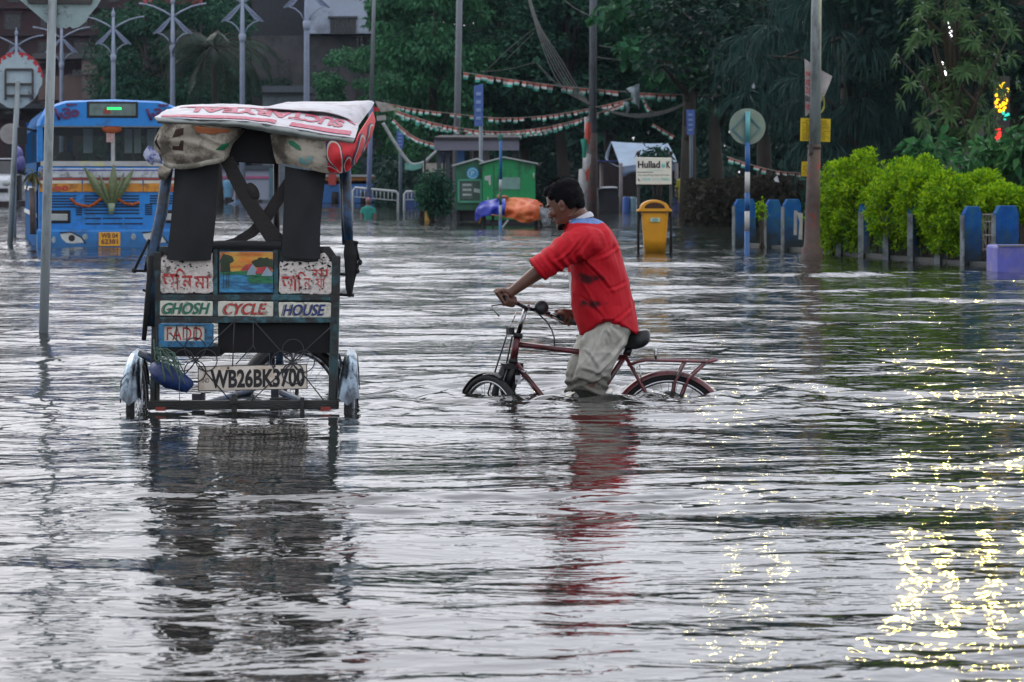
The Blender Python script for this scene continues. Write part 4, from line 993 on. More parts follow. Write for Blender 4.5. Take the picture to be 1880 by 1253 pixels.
# near (left) arm
A_sh, A_el, A_wr = B(1082, 432, -0.16), B(1003, 485, -0.25), B(942, 531, -0.255)
mb.tube([A_sh, A_sh.lerp(A_el, .5), A_el, A_el.lerp(A_wr, .25), A_el.lerp(A_wr, .6), A_wr, B(934, 537, -0.255)], [0.055, 0.05, 0.044, 0.043, 0.035, 0.027, 0.028], 16)
C_sh, C_el, C_wr = B(1078, 440, 0.17), B(1090, 545, 0.27), B(1062, 577, 0.25)
mb.tube([C_sh, C_sh.lerp(C_el, .5), C_el, C_el.lerp(C_wr, .5), C_wr, B(1056, 579, 0.25)], [0.055, 0.05, 0.043, 0.036, 0.028, 0.029], 14)
def fist(wr, kn, grip0, grip1, toward, up, thumb_side):
    """hand closed round the grip: palm block, four curled fingers, thumb"""
    g = (grip1 - grip0).normalized()
    palm = wr.lerp(kn, 0.55); d = (kn - wr).normalized()
    m_ = Matrix((d, g, d.cross(g))).transposed()
    mb.ell(palm, ((kn - wr).length * 0.62, 0.046, 0.023), m_)
    for k, (ln, r) in enumerate(((1.0, 0.0105), (1.06, 0.0112), (1.0, 0.0105), (0.86, 0.0092))):
        o = grip0.lerp(grip1, 0.14 + 0.24 * k); c = o; pts = []
        e1 = up; e2 = toward
        for t in (20, 75, 130, 185, 240, 280):
            a = R(t); pts.append(c + (e2 * math.cos(a) + e1 * math.sin(a)) * 0.0285 * (1.0 + 0.05 * (t < 60)))
        n_ = int(3 + 3 * min(1, ln)); mb.tube([kn + g * (0.024 * (k - 1.5)) - d * 0.006] + pts[:n_], [r * 1.18, r * 1.12, r * 1.05, r, r * 0.98, r * 0.92, r * 0.85][:n_ + 1], 10)
    b = palm + g * thumb_side * 0.036 - d * 0.012
    mb.tube([b, b + g * thumb_side * 0.012 + d * 0.022 - up * 0.012, grip0.lerp(grip1, 0.5 + 0.36 * thumb_side) - up * 0.026 + toward * -0.016, grip0.lerp(grip1, 0.5 + 0.18 * thumb_side) - up * 0.030 + toward * 0.004], [0.016, 0.0135, 0.0115, 0.0095], 10)
fist(B(939, 533, -0.255), B(914, 531, -0.25), B(941, 551, -0.20), B(921, 545, -0.285), Vector((-0.92, 0, 0.2)).normalized(), Vector((0.2, 0, 0.98)), 1)
fist(B(1060, 577, 0.25), B(1029, 576, 0.245), B(1026, 585, 0.20), B(1056, 597, 0.28), Vector((-0.9, 0, -0.1)).normalized(), Vector((0.0, -0.25, 0.96)), -1)
# legs, down to the road under the water
gz = -0.55
for s, hx_, kx, ax_ in ((-1, 1116, 1083, 1072), (1, 1112, 1070, 1062)):
    y = BD + s * 0.088
    hip = Vector((B(hx_, 0).x, y, B(0, 612).z)); kn = Vector((B(kx, 0).x, y + s * 0.02, B(0, 708).z)); an = Vector((B(ax_, 0).x + 0.03, y + s * 0.03, gz + 0.08))
    mb.tube([hip, hip.lerp(kn, .5), kn, kn.lerp(an, .35), an], [0.062, 0.058, 0.046, 0.045, 0.036], 16)
    mb.tube([an + Vector((0.05, 0, -0.035)), an + Vector((-0.04, 0, -0.04)), an + Vector((-0.16, 0, -0.055))], [0.036, 0.04, 0.026], 12)
body = fuse(mb, 'body', skin, man, 0.0042, 3)
# eyes, brows
ew = M('eye_white', (0.6, 0.57, 0.52), 0.2); ed = M('eye_dark', (0.012, 0.008, 0.006), 0.15); hairm = M('black_hair', (0.004, 0.004, 0.005), 0.8, var=0.3, vscale=60, spec=0.12)
for s in (-1, 1):
    e = MB(); e.mi = 0; hell(0.071, s * 0.032, 0.117, 0.0105, 0.013, 0.005, e); e.mi = 1; hell(0.079, s * 0.032, 0.115, 0.0035, 0.0045, 0.0035, e); e.build('eye', [ew, ed], man)
    e = MB(); e.tube([Hd(0.092, s * 0.012, 0.135), Hd(0.095, s * 0.03, 0.140), Hd(0.084, s * 0.05, 0.136)], [0.0022, 0.0034, 0.0018], 6); e.build('eyebrow', hairm, man)
# hair: short at the sides, full on top, a stubble beard on the chin
mb = MB()
hell(-0.016, 0, 0.182, 0.094, 0.076, 0.056); hell(0.040, 0, 0.202, 0.048, 0.060, 0.031); hell(0.060, 0.0, 0.200, 0.022, 0.052, 0.016); hell(-0.062, 0, 0.145, 0.046, 0.068, 0.066); hell(-0.076, 0, 0.098, 0.024, 0.050, 0.045)
for s in (-1, 1): hell(-0.03, s * 0.062, 0.142, 0.056, 0.016, 0.040); hell(0.022, s * 0.063, 0.170, 0.030, 0.013, 0.026); hell(-0.05, s * 0.054, 0.100, 0.028, 0.016, 0.034)
hr = fuse(mb, 'hair', hairm, man, 0.006, 2, folds([(0.003, (90, 90, 90)), (0.002, (170, 170, 170))], 3))
r = random.Random(4); mb = MB()
for k in range(650):
    a = r.uniform(0, 6.283); b = r.uniform(-0.2, 1.0)
    d = Vector((math.cos(a) * math.cos(b * 1.5), math.sin(a) * math.cos(b * 1.5), math.sin(b * 1.5)))
    x, y, z = -0.005 + d.x * 0.098, d.y * 0.075, 0.172 + d.z * 0.072
    if z < 0.200 and x > 0.02: continue
    p = Hd(x, y, z); q = Hd(x + d.x * 0.016 + r.uniform(0.0, 0.02), y + d.y * 0.016 + r.uniform(-0.01, 0.01), z + d.z * 0.018 + r.uniform(-0.004, 0.012))
    s_ = (q - p).cross(Vector((r.uniform(-1, 1), r.uniform(-1, 1), r.uniform(-1, 1)))).normalized() * 0.0016
    mb.add([p - s_, p + s_, q], [(0, 1, 2)], False)
mb.build('hair_strands', hairm, hr)
mb = MB(); hell(0.070, 0, 0.004, 0.020, 0.024, 0.011); hell(0.083, 0, 0.066, 0.009, 0.024, 0.004)
for s in (-1, 1): hell(0.050, s * 0.036, 0.010, 0.022, 0.012, 0.008)
fuse(mb, 'beard', hairm, man, 0.004, 2, folds([(0.002, (120, 120, 120))], 3))

# shirt
sm = M('red_shirt_cloth', (0.49, 0.002, 0.012), 0.7, var=0.05, vscale=3, spec=0.3, bump=0.35, bscale=11, stretch=(1, 1, 0.55))
nt = sm.node_tree; N = nt.nodes; L = nt.links; b_ = N['Principled BSDF']
src = b_.inputs['Base Color'].links[0].from_socket
tc = N.new('ShaderNodeTexCoord')
nz = N.new('ShaderNodeTexNoise'); nz.inputs['Scale'].default_value = 17; nz.inputs['Detail'].default_value = 6; nz.inputs['Roughness'].default_value = 0.65
L.new(tc.outputs['Object'], nz.inputs['Vector'])
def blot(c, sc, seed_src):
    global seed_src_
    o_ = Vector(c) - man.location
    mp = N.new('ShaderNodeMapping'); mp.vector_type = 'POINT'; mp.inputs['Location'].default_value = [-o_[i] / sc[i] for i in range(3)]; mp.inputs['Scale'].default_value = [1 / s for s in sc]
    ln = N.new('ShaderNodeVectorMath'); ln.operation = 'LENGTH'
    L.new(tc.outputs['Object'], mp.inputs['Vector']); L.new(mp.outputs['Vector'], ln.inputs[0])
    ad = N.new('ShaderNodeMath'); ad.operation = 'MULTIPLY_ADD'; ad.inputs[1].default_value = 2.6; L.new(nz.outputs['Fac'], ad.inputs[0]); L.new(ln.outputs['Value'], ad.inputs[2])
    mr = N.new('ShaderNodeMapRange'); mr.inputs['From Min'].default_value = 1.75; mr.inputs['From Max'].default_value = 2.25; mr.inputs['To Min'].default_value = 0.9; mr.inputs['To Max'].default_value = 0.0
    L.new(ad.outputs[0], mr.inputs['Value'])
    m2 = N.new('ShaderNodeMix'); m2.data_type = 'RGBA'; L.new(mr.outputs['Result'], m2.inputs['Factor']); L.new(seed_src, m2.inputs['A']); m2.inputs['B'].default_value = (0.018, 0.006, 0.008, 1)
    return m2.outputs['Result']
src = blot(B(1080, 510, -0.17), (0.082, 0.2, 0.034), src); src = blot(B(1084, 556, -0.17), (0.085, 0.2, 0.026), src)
L.new(src, b_.inputs['Base Color'])
lining = M('blue_yoke_cloth', (0.10, 0.19, 0.42), 0.8, var=0.5, vscale=40); collarm = M('white_collar_cloth', (0.55, 0.56, 0.6), 0.8)
mb = MB()
rows = []
for y, f, bk, lat, rot in ((402, 1048, 1088, 0.085, 0), (410, 1040, 1106, 0.135, 0), (424, 1036, 1120, 0.175, .0), (445, 1037, 1131, 0.195, .0), (480, 1041, 1142, 0.195, .05), (520, 1045, 1153, 0.185, .05), (560, 1050, 1163, 0.178, .05), (590, 1058, 1169, 0.190, .03), (608, 1064, 1171, 0.196, 0)):
    rows.append((y, f, bk, lat, rot))
rings = []
for y, f, bk, lat, rot in rows:
    ring = hring((B(f, 0).x + B(bk, 0).x) / 2, B(0, y).z, BD, (bk - f) / 2 / 331.4, lat, 32, rot=rot)
    if y >= 590:
        k_ = (y - 575) / 31
        for p in ring:
            s_ = abs(p.y - BD) / lat; fr = (p.x - B(1115, 0).x) / 0.16
            p.z += k_ * (0.075 * s_ ** 2 * max(0, 1 - fr * fr * 0.8)) - k_ * 0.020 * max(0, -fr) - k_ * 0.012 * max(0, fr)
    rings.append(ring)
mb.loft(rings)
mb.tube([B(1092, 446, -0.11), B(1070, 444, -0.17), B(1042, 455, -0.22), B(1010, 477, -0.245), B(995, 487, -0.25)], [0.085, 0.088, 0.083, 0.073, 0.066], 20)
mb.tube([B(1002, 483, -0.248), B(989, 491, -0.251)], [0.075, 0.070], 20)
mb.tube([B(1082, 442, 0.11), B(1080, 462, 0.19), B(1088, 530, 0.27), B(1078, 556, 0.265)], [0.08, 0.085, 0.075, 0.062], 18)
mb.ell(B(1092, 432, 0.0), (0.085, 0.15, 0.05))
# rolls of the turned-up cuff
for t in (0.0, 0.5, 1.0):
    c = B(1000, 484, -0.248).lerp(B(988, 492, -0.251), t); d = (A_wr - A_el).normalized(); u_, v_, _ = frame(d)
    mb.ring(c, u_, v_, 0.062, 0.012, 24, 8)
xa = B(1062, 0).x; za = B(0, 404).z
def shirt_idx(c):
    idx = np.zeros(len(c))
    slant = c[:, 2] - (B(0, 407).z + 0.0 * c[:, 0])
    yoke = (slant > -0.012) & (np.abs(c[:, 1] - BD) < 0.15) & (c[:, 0] > B(1046, 0).x)
    idx[yoke] = 1
    inner = (c[:, 0] < B(1050, 0).x) & (c[:, 1] > BD - 0.06) & (c[:, 2] < B(0, 500).z)
    idx[inner] = 2
    return idx
def creases(lines, sig, amp):
    """sharp creases: each line (two photo points on the near side) sinks, with a raised lip beside it"""
    def fn(V, Nn):
        off = np.zeros(len(V)); near_ = V[:, 1] < BD - 0.02
        for (x0, y0), (x1, y1), k in lines:
            a, b = B(x0, y0), B(x1, y1); d = np.array([b.x - a.x, b.z - a.z]); L_ = np.hypot(*d); d /= L_
            q = V[:, (0, 2)] - np.array([a.x, a.z]); t = q @ d / L_; s = q @ np.array([-d[1], d[0]]) - 0.010 * np.sin(t * 3.1)
            w = np.clip(t / 0.2, 0, 1) * np.clip((1 - t) / 0.35, 0, 1) * near_
            off += k * amp * w * (-np.exp(-(s / sig) ** 2) + 0.8 * np.exp(-((s - 1.7 * sig) / (1.2 * sig)) ** 2))
        return V + Nn * off[:, None]
    return fn
crease_s = creases([((1058, 468), (1128, 545), 1), ((1050, 498), (1096, 585), 1), ((1136, 448), (1082, 474), 1), ((1160, 560), (1098, 600), .9), ((1150, 515), (1108, 528), .7), ((1082, 428), (1046, 474), 1), ((1064, 432), (1022, 478), -.9), ((1120, 440), (1146, 530), .6), ((1062, 540), (1112, 592), .8), ((1040, 452), (1010, 476), .8)], 0.0085, 0.0085)
crease_p = creases([((1098, 600), (1072, 668), 1), ((1128, 588), (1112, 655), .9), ((1146, 612), (1084, 684), 1), ((1134, 640), (1072, 700), -.9), ((1062, 676), (1118, 700), 1.2), ((1054, 694), (1114, 712), 1.2), ((1116, 682), (1056, 706), -1.1), ((1108, 604), (1120, 634), .7), ((1070, 640), (1100, 690), .8)], 0.0095, 0.010)
base_f = folds([(0.0065, (7, 7, 4)), (0.0030, (16, 14, 8))], 5)
def shirt_fn(V, Nn):
    V = crease_s(base_f(V, Nn), Nn)
    # long creases that pull from the armpit across the back
    o_ = np.array(B(1062, 470, -0.19)); d = np.array([0.75, 0, -0.66]); n_ = np.array([0.66, 0, 0.75])
    q = V - o_; s_ = q @ n_; t_ = q @ d
    w = np.clip(t_ / 0.1 + 0.6, 0, 1) * np.clip(1.4 - t_ / 0.3, 0, 1) * (V[:, 1] < BD)
    V = V + Nn * (0.0032 * np.sin(s_ * 70 + t_ * 8) * w)[:, None]
    # folds round the bent sleeve
    a_ = np.array(B(1062, 448, -0.2)); e_ = np.array(B(1000, 484, -0.248)); ax = (e_ - a_) / np.linalg.norm(e_ - a_)
    q = V - a_; t_ = q @ ax; rd = np.linalg.norm(q - t_[:, None] * ax, axis=1)
    w = (rd < 0.115) * np.clip(t_ / 0.05, 0, 1) * np.clip((0.24 - t_) / 0.04, 0, 1) * (V[:, 1] < BD - 0.12)
    return V + Nn * (0.0045 * np.sin(t_ * 120 + 3 * np.sin(q[:, 2] * 25)) * w)[:, None]
sh = fuse(mb, 'shirt', [sm, lining, collarm], man, 0.0045, 3, shirt_fn, shirt_idx)
mb = MB(); c0 = B(1063, 399)
g = []
for k in range(25):
    a = R(-150 + 300 * k / 24); rr = 0.067
    cx, cy = math.cos(a) * rr, math.sin(a) * rr * 0.95
    base = c0 + Vector((cx, cy, -0.008 + cx * 0.25)); g.append([base + Vector((0, 0, -0.004)) * 1, base + Vector((-cx * 0.05, -cy * 0.05, 0.012)), base + Vector((-cx * 0.08, -cy * 0.08, 0.022)), base + Vector((cx * 0.12, cy * 0.12, 0.012)), base + Vector((cx * 0.22, cy * 0.22, -0.004))])
mb.sheet(g, 0.003); mb.build('collar', collarm, sh)
mb = MB(); mb.ring(C_wr + Vector((0.004, 0, 0)), *frame((C_wr - C_el))[:2], 0.031, 0.0045, 20, 6); mb.build('bracelet', M('dark_bracelet', (0.05, 0.05, 0.09), 0.5), man)

# trousers, rolled up and soaked below the knee
pm = M('pale_trouser_cloth', (0.56, 0.55, 0.48), 0.85, var=0.10, vscale=6, dirt=(0.36, 0.35, 0.30), damt=0.38, dscale=6, bump=0.2, bscale=180)
nt = pm.node_tree; N = nt.nodes; L = nt.links; b_ = N['Principled BSDF']; src = b_.inputs['Base Color'].links[0].from_socket
g_ = N.new('ShaderNodeNewGeometry'); sx = N.new('ShaderNodeSeparateXYZ'); L.new(g_.outputs['Position'], sx.inputs[0])
nz = N.new('ShaderNodeTexNoise'); nz.inputs['Scale'].default_value = 12; L.new(g_.outputs['Position'], nz.inputs['Vector'])
ad = N.new('ShaderNodeMath'); ad.operation = 'MULTIPLY_ADD'; ad.inputs[1].default_value = -0.12; L.new(nz.outputs['Fac'], ad.inputs[0]); L.new(sx.outputs['Z'], ad.inputs[2])
mr = N.new('ShaderNodeMapRange'); mr.inputs['From Min'].default_value = 0.0; mr.inputs['From Max'].default_value = 0.14; mr.inputs['To Min'].default_value = 1; mr.inputs['To Max'].default_value = 0
L.new(ad.outputs[0], mr.inputs['Value']); m2 = N.new('ShaderNodeMix'); m2.data_type = 'RGBA'; L.new(mr.outputs['Result'], m2.inputs['Factor']); L.new(src, m2.inputs['A']); m2.inputs['B'].default_value = (0.16, 0.155, 0.13, 1); L.new(m2.outputs['Result'], b_.inputs['Base Color'])
mb = MB()
def leg(rows, dy, lat):
    rings = []
    for y, f, bk in rows: rings.append(hring((B(f, 0).x + B(bk, 0).x) / 2, B(0, y).z, BD + dy, (bk - f) / 2 / 331.4, lat * (0.85 if y > 700 else 1), 24))
    mb.loft(rings)
leg([(592, 1094, 1156), (605, 1078, 1156), (625, 1067, 1148), (650, 1064, 1134), (668, 1060, 1125), (684, 1054, 1120), (696, 1051, 1118), (704, 1054, 1113), (712, 1051, 1114), (724, 1054, 1110), (740, 1056, 1104), (760, 1058, 1100)], -0.083, 0.082)
leg([(590, 1084, 1150), (610, 1068, 1140), (640, 1056, 1122), (665, 1047, 1106), (690, 1040, 1096), (704, 1038, 1092), (715, 1040, 1090), (740, 1042, 1086), (760, 1044, 1084)], 0.09, 0.08)
mb.loft([hring(B(1118, 0).x, B(0, 572).z, BD, 0.11, 0.135), hring(B(1120, 0).x, B(0, 600).z, BD, 0.128, 0.158), hring(B(1118, 0).x, B(0, 622).z, BD, 0.11, 0.14)])
base_p = folds([(0.008, (10, 9, 6)), (0.004, (20, 18, 14))], 21)
def pants_fn(V, Nn):
    V = crease_p(base_p(V, Nn), Nn)
    z0 = B(0, 672).z
    w = np.clip((z0 - V[:, 2]) / 0.05, 0, 1) * np.clip((V[:, 2] + 0.12) / 0.06, 0, 1)
    s_ = np.sin(V[:, 2] * 130 + 3.2 * np.sin(V[:, 0] * 26 + 1) + 2.0 * np.sin(V[:, 1] * 31))
    # creases fanning down from the hip
    o_ = np.array(B(1112, 590, -0.18)); q = V - o_; ang_ = np.arctan2(q[:, 0], -q[:, 2]); rr = np.hypot(q[:, 0], q[:, 2])
    w2 = np.clip(rr / 0.05, 0, 1) * np.clip((0.24 - rr) / 0.12, 0, 1) * (V[:, 1] < BD - 0.03)
    return V + Nn * (0.0085 * s_ * w * np.clip(1.6 - (V[:, 2] + 0.02) / 0.10, 0.35, 1) + 0.0040 * np.sin(ang_ * 11) * w2)[:, None]
fuse(mb, 'trousers', pm, man, 0.005, 2, pants_fn)
# ------------------------------------------------------------------ the blue bus, hub deep
BUSD = 51.7
bus_y = R(10.3)
bus = thing('bus', 'blue bus with painted eyes and banana leaves on its front, wading behind the rickshaw', 'bus', (P(207, 455, BUSD).x, BUSD, -0.56), bus_y)
# local axes: x to the right of the picture, y back along the bus, z up from the road; S = metres per photo pixel at its front
S = BUSD / F
def bz(py): return CAMH - (py - HY) * S + 0.56
def bx(px): return (px - 207) * S * 1.012
class LB(MB):
    def build(s, *a, **k): k.setdefault('world', False); return MB.build(s, *a, **k)
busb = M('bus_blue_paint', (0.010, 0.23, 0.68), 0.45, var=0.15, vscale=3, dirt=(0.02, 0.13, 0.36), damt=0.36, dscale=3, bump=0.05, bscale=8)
busw = M('bus_white_paint', (0.50, 0.54, 0.58), 0.4, var=0.12, dirt=(0.16, 0.17, 0.18), damt=0.42, dscale=5)
buso = M('bus_orange_paint', (0.60, 0.25, 0.02), 0.4, var=0.2, vscale=8, dirt=(0.25, 0.1, 0.02), damt=0.4, dscale=6)
dglass = M('dark_glass', (0.012, 0.015, 0.017), 0.06, spec=0.6)
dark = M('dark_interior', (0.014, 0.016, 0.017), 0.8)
omp = M('om_paint', (0.09, 0.02, 0.10), 0.5)
Wb = 2.54; Lb = 9.0
# body shell: sides, floor, back; the front has the windscreen opening
prof = [(-1.27, 0.42), (-1.27, bz(228)), (-1.16, bz(203)), (-0.82, bz(187)), (0, bz(182)), (0.82, bz(187)), (1.16, bz(203)), (1.27, bz(228)), (1.27, 0.42)]
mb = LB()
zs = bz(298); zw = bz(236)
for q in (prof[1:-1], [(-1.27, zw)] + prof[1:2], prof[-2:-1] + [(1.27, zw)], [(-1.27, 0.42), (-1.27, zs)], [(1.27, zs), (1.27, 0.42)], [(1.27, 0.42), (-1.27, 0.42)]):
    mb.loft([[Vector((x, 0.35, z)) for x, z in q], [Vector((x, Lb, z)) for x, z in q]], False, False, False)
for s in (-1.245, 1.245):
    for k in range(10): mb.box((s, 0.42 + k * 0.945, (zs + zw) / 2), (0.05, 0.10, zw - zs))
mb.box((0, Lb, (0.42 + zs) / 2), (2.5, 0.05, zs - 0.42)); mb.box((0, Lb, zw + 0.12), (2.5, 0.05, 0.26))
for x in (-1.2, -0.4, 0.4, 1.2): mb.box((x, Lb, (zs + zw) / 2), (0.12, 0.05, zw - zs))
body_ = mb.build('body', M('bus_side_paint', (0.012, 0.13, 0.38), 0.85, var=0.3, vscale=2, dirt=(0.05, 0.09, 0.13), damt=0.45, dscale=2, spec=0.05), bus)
# front roof dome
mb = LB()
dome = [(-1.27, bz(232)), (-1.25, bz(222)), (-1.12, bz(198)), (-0.80, bz(186)), (0, bz(183)), (0.80, bz(186)), (1.12, bz(198)), (1.25, bz(222)), (1.27, bz(232))]
fr = [(x * 0.985, z - 0.0) for x, z in dome]
mb.loft([[Vector((x * 0.96, -0.10, bz(232) + (z - bz(232)) * 0.93)) for x, z in dome], [Vector((x, -0.02, z)) for x, z in dome], [Vector((x, 0.36, z + 0.004)) for x, z in dome]], False, False, True)
mb.poly([Vector((x * 0.96, -0.10, bz(232) + (z - bz(232)) * 0.93)) for x, z in reversed(dome)])
dm = mb.build('roof_front', busb, bus)
mb = LB(); mb.box((bx(206), -0.106, bz(202)), (0.86, 0.02, 0.275)); db = mb.build('destination_box', M('black_rubber_seal', (0.01, 0.01, 0.01), 0.6), bus, bevel=0.03)
mb = LB(); mb.box((bx(206), -0.121, bz(202)), (0.78, 0.012, 0.20)); mb.build('glass', M('destination_glass', (0.10, 0.16, 0.15), 0.15, var=0.4, vscale=7), db)
mb = LB(); mb.box((bx(209), -0.129, bz(200)), (0.24, 0.006, 0.035)); mb.build('led_strip', emat('green_led', (0.02, 0.9, 0.15), 1.6), db)
mb = LB(); mb.box((bx(196), -0.129, bz(205)), (0.12, 0.004, 0.09)); mb.build('route_card', M('dull_red_card', (0.25, 0.06, 0.05), 0.6, var=0.4, vscale=30), db)
mb = LB()
for x in (125, 290):
    vs, fs, tw, th = text_geo('ॐ', 0.035)
    mb.add([Vector((bx(x - 15) + vx / tw * 0.34, -0.125, bz(220) + vy / th * 0.27)) for vx, vy in vs], fs, False)
    mb.tube([Vector((bx(x - 22), -0.115, bz(200))), Vector((bx(x - 14), -0.115, bz(221)))], 0.026, 6)
mb.build('om_sign', omp, bus)
# windscreen: two panes, pillars, dash, and the saloon behind
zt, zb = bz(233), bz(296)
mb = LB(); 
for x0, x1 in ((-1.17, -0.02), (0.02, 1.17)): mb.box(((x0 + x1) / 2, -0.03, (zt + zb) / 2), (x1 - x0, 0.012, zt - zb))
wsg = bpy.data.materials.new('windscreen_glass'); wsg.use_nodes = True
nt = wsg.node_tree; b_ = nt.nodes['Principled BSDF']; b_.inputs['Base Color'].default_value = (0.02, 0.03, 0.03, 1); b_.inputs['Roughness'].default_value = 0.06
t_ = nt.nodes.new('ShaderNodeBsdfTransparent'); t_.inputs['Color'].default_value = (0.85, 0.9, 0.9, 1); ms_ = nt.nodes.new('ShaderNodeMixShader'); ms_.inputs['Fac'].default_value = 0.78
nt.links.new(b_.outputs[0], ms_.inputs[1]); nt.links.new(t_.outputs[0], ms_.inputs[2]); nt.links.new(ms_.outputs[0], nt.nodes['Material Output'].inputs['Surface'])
mb.build('windscreen', wsg, bus)
for x in (-1.22, 1.22):
    mb = LB(); mb.box((x, 0.0, (zt + zb) / 2), (0.10, 0.12, zt - zb + 0.05)); mb.build('pillar', busb, bus, bevel=0.02)
mb = LB(); mb.box((-0.0, -0.045, (zt + zb) / 2), (0.06, 0.04, zt - zb)); mb.box((0, -0.05, zt + 0.02), (2.4, 0.05, 0.06)); mb.box((0, -0.05, bz(301)), (2.42, 0.06, 0.085)); mb.build('window_frame', M('pale_metal_trim', (0.40, 0.42, 0.43), 0.35, var=0.2, dirt=(0.5, 0.5, 0.15), damt=0.3, dscale=3), bus)
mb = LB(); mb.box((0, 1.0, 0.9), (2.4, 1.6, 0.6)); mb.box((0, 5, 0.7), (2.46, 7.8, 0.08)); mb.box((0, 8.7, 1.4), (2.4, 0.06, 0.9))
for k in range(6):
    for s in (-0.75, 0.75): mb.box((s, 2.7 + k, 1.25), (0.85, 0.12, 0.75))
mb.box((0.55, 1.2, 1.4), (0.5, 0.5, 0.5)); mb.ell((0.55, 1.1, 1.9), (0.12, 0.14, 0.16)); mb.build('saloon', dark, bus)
mb = LB()
for x, z, w, h in ((-0.75, 2.05, .5, .3), (-0.2, 1.95, .25, .35), (0.35, 2.0, .3, .45), (0.8, 1.9, .2, .3)): mb.ell((x, 1.6, z), (w * .4, .15, h * .5))
mb.build('hanging_goods', M('dusty_goods', (0.05, 0.055, 0.055), 0.8, var=0.6, vscale=4), bus)
mb = LB()
for px, w in ((167, 0.16), (241, 0.13), (258, 0.12), (284, 0.16)): mb.box((bx(px), 1.0, bz(258)), (w, 0.03, 0.42))
mb.build('pale_window_panel', M('pale_window_tone', (0.60, 0.70, 0.70), 0.6), bus)  # pale panels put in for daylight showing through the far windows
mb = LB(); mb.ell((bx(205), -0.075, bz(238)), (0.17, 0.03, 0.07)); mb.build('flower_garland', M('orange_flowers', (0.35, 0.08, 0.02), 0.8, var=0.6, vscale=40, bump=0.8, bscale=80), bus)
mb = LB(); mb.box((bx(202), -0.07, bz(253)), (0.13, 0.02, 0.16)); mb.build('paper_charm', M('pink_paper', (0.42, 0.28, 0.28), 0.8, var=0.4, vscale=30), bus)
# nose: bands and grille
mb = LB(); mb.box((0, -0.02, (bz(306) + bz(436)) / 2), (2.50, 0.12, bz(306) - bz(436))); mb.build('nose', busb, bus, bevel=0.05)
mb = LB(); mb.box((0, -0.085, bz(318)), (2.44, 0.03, 0.16)); mb.build('white_band', busw, bus, bevel=0.008)
mb = LB(); mb.box((0, -0.09, bz(313)), (2.40, 0.03, 0.018)); mb.build('blue_line', M('line_blue', (0.03, 0.05, 0.35), 0.4), bus)
mb = LB(); mb.box((0, -0.085, bz(329)), (2.44, 0.032, 0.035)); mb.build('red_line', M('line_red', (0.30, 0.05, 0.04), 0.5), bus)
mb = LB()
for x0, x1 in ((-1.23, -0.52), (-0.51, 0.50), (0.51, 1.23)): mb.box(((x0 + x1) / 2, -0.088, bz(345)), (x1 - x0, 0.03, 0.145))
mb.build('orange_band', buso, bus, bevel=0.006)
mb = LB()
for x0, x1 in ((-1.23, -0.52), (-0.51, 0.50), (0.51, 1.23)): mb.box(((x0 + x1) / 2, -0.089, bz(334.5)), (x1 - x0 - 0.02, 0.03, 0.05))
mb.build('cream_strip', M('cream_paint', (0.62, 0.60, 0.50), 0.5), bus)
mb = LB()
for x in (-1.05, -0.8, 0.85, 1.08):
    for k in range(6): a = k * math.pi / 3; mb.ell((x + 0.04 * math.cos(a), -0.104, bz(346) + 0.032 * math.sin(a)), (0.024, 0.004, 0.020), None, 8, 5)
mb.box((-0.92, -0.104, bz(346)), (0.10, 0.006, 0.07)); mb.box((0.97, -0.104, bz(347)), (0.12, 0.006, 0.08)); mb.build('red_motif', M('motif_red', (0.40, 0.05, 0.03), 0.5), bus)
mb = LB()
for x0, x1, y0, y1, n in ((-1.1, -0.62, 360, 380, 5), (-0.48, -0.04, 360, 376, 4), (0.0, 0.44, 360, 376, 4), (0.62, 1.1, 360, 374, 4), (-0.62, -0.52, 382, 394, 4), (-0.48, -0.04, 380, 392, 3), (0.0, 0.44, 380, 392, 3), (0.54, 0.66, 376, 394, 6), (-0.47, -0.2, 401, 411, 2), (-0.17, 0.16, 401, 411, 2), (0.19, 0.5, 401, 411, 2)):
    for k in range(n): mb.box(((x0 + x1) / 2, -0.083, bz(y0 + (y1 - y0) * k / max(1, n - 1))), (x1 - x0, 0.012, 0.020))
mb.build('grille', dark, bus)
for s in (-1, 1):
    mb = LB(); mb.box((s * 0.93 + 0.02, -0.085, bz(398)), (0.40, 0.03, 0.22)); h = mb.build('headlight', dark, bus, bevel=0.03)
    mb = LB(); mb.box((s * 0.93 + 0.02, -0.102, bz(399)), (0.30, 0.03, 0.12)); mb.build('lens', M('lamp_lens', (0.35, 0.38, 0.38), 0.12, var=0.2), h, bevel=0.02)
mb = LB(); mb.box((0, -0.10, (bz(420) + bz(470)) / 2), (2.56, 0.22, bz(420) - bz(470))); bmp = mb.build('bumper', busb, bus, bevel=0.05)
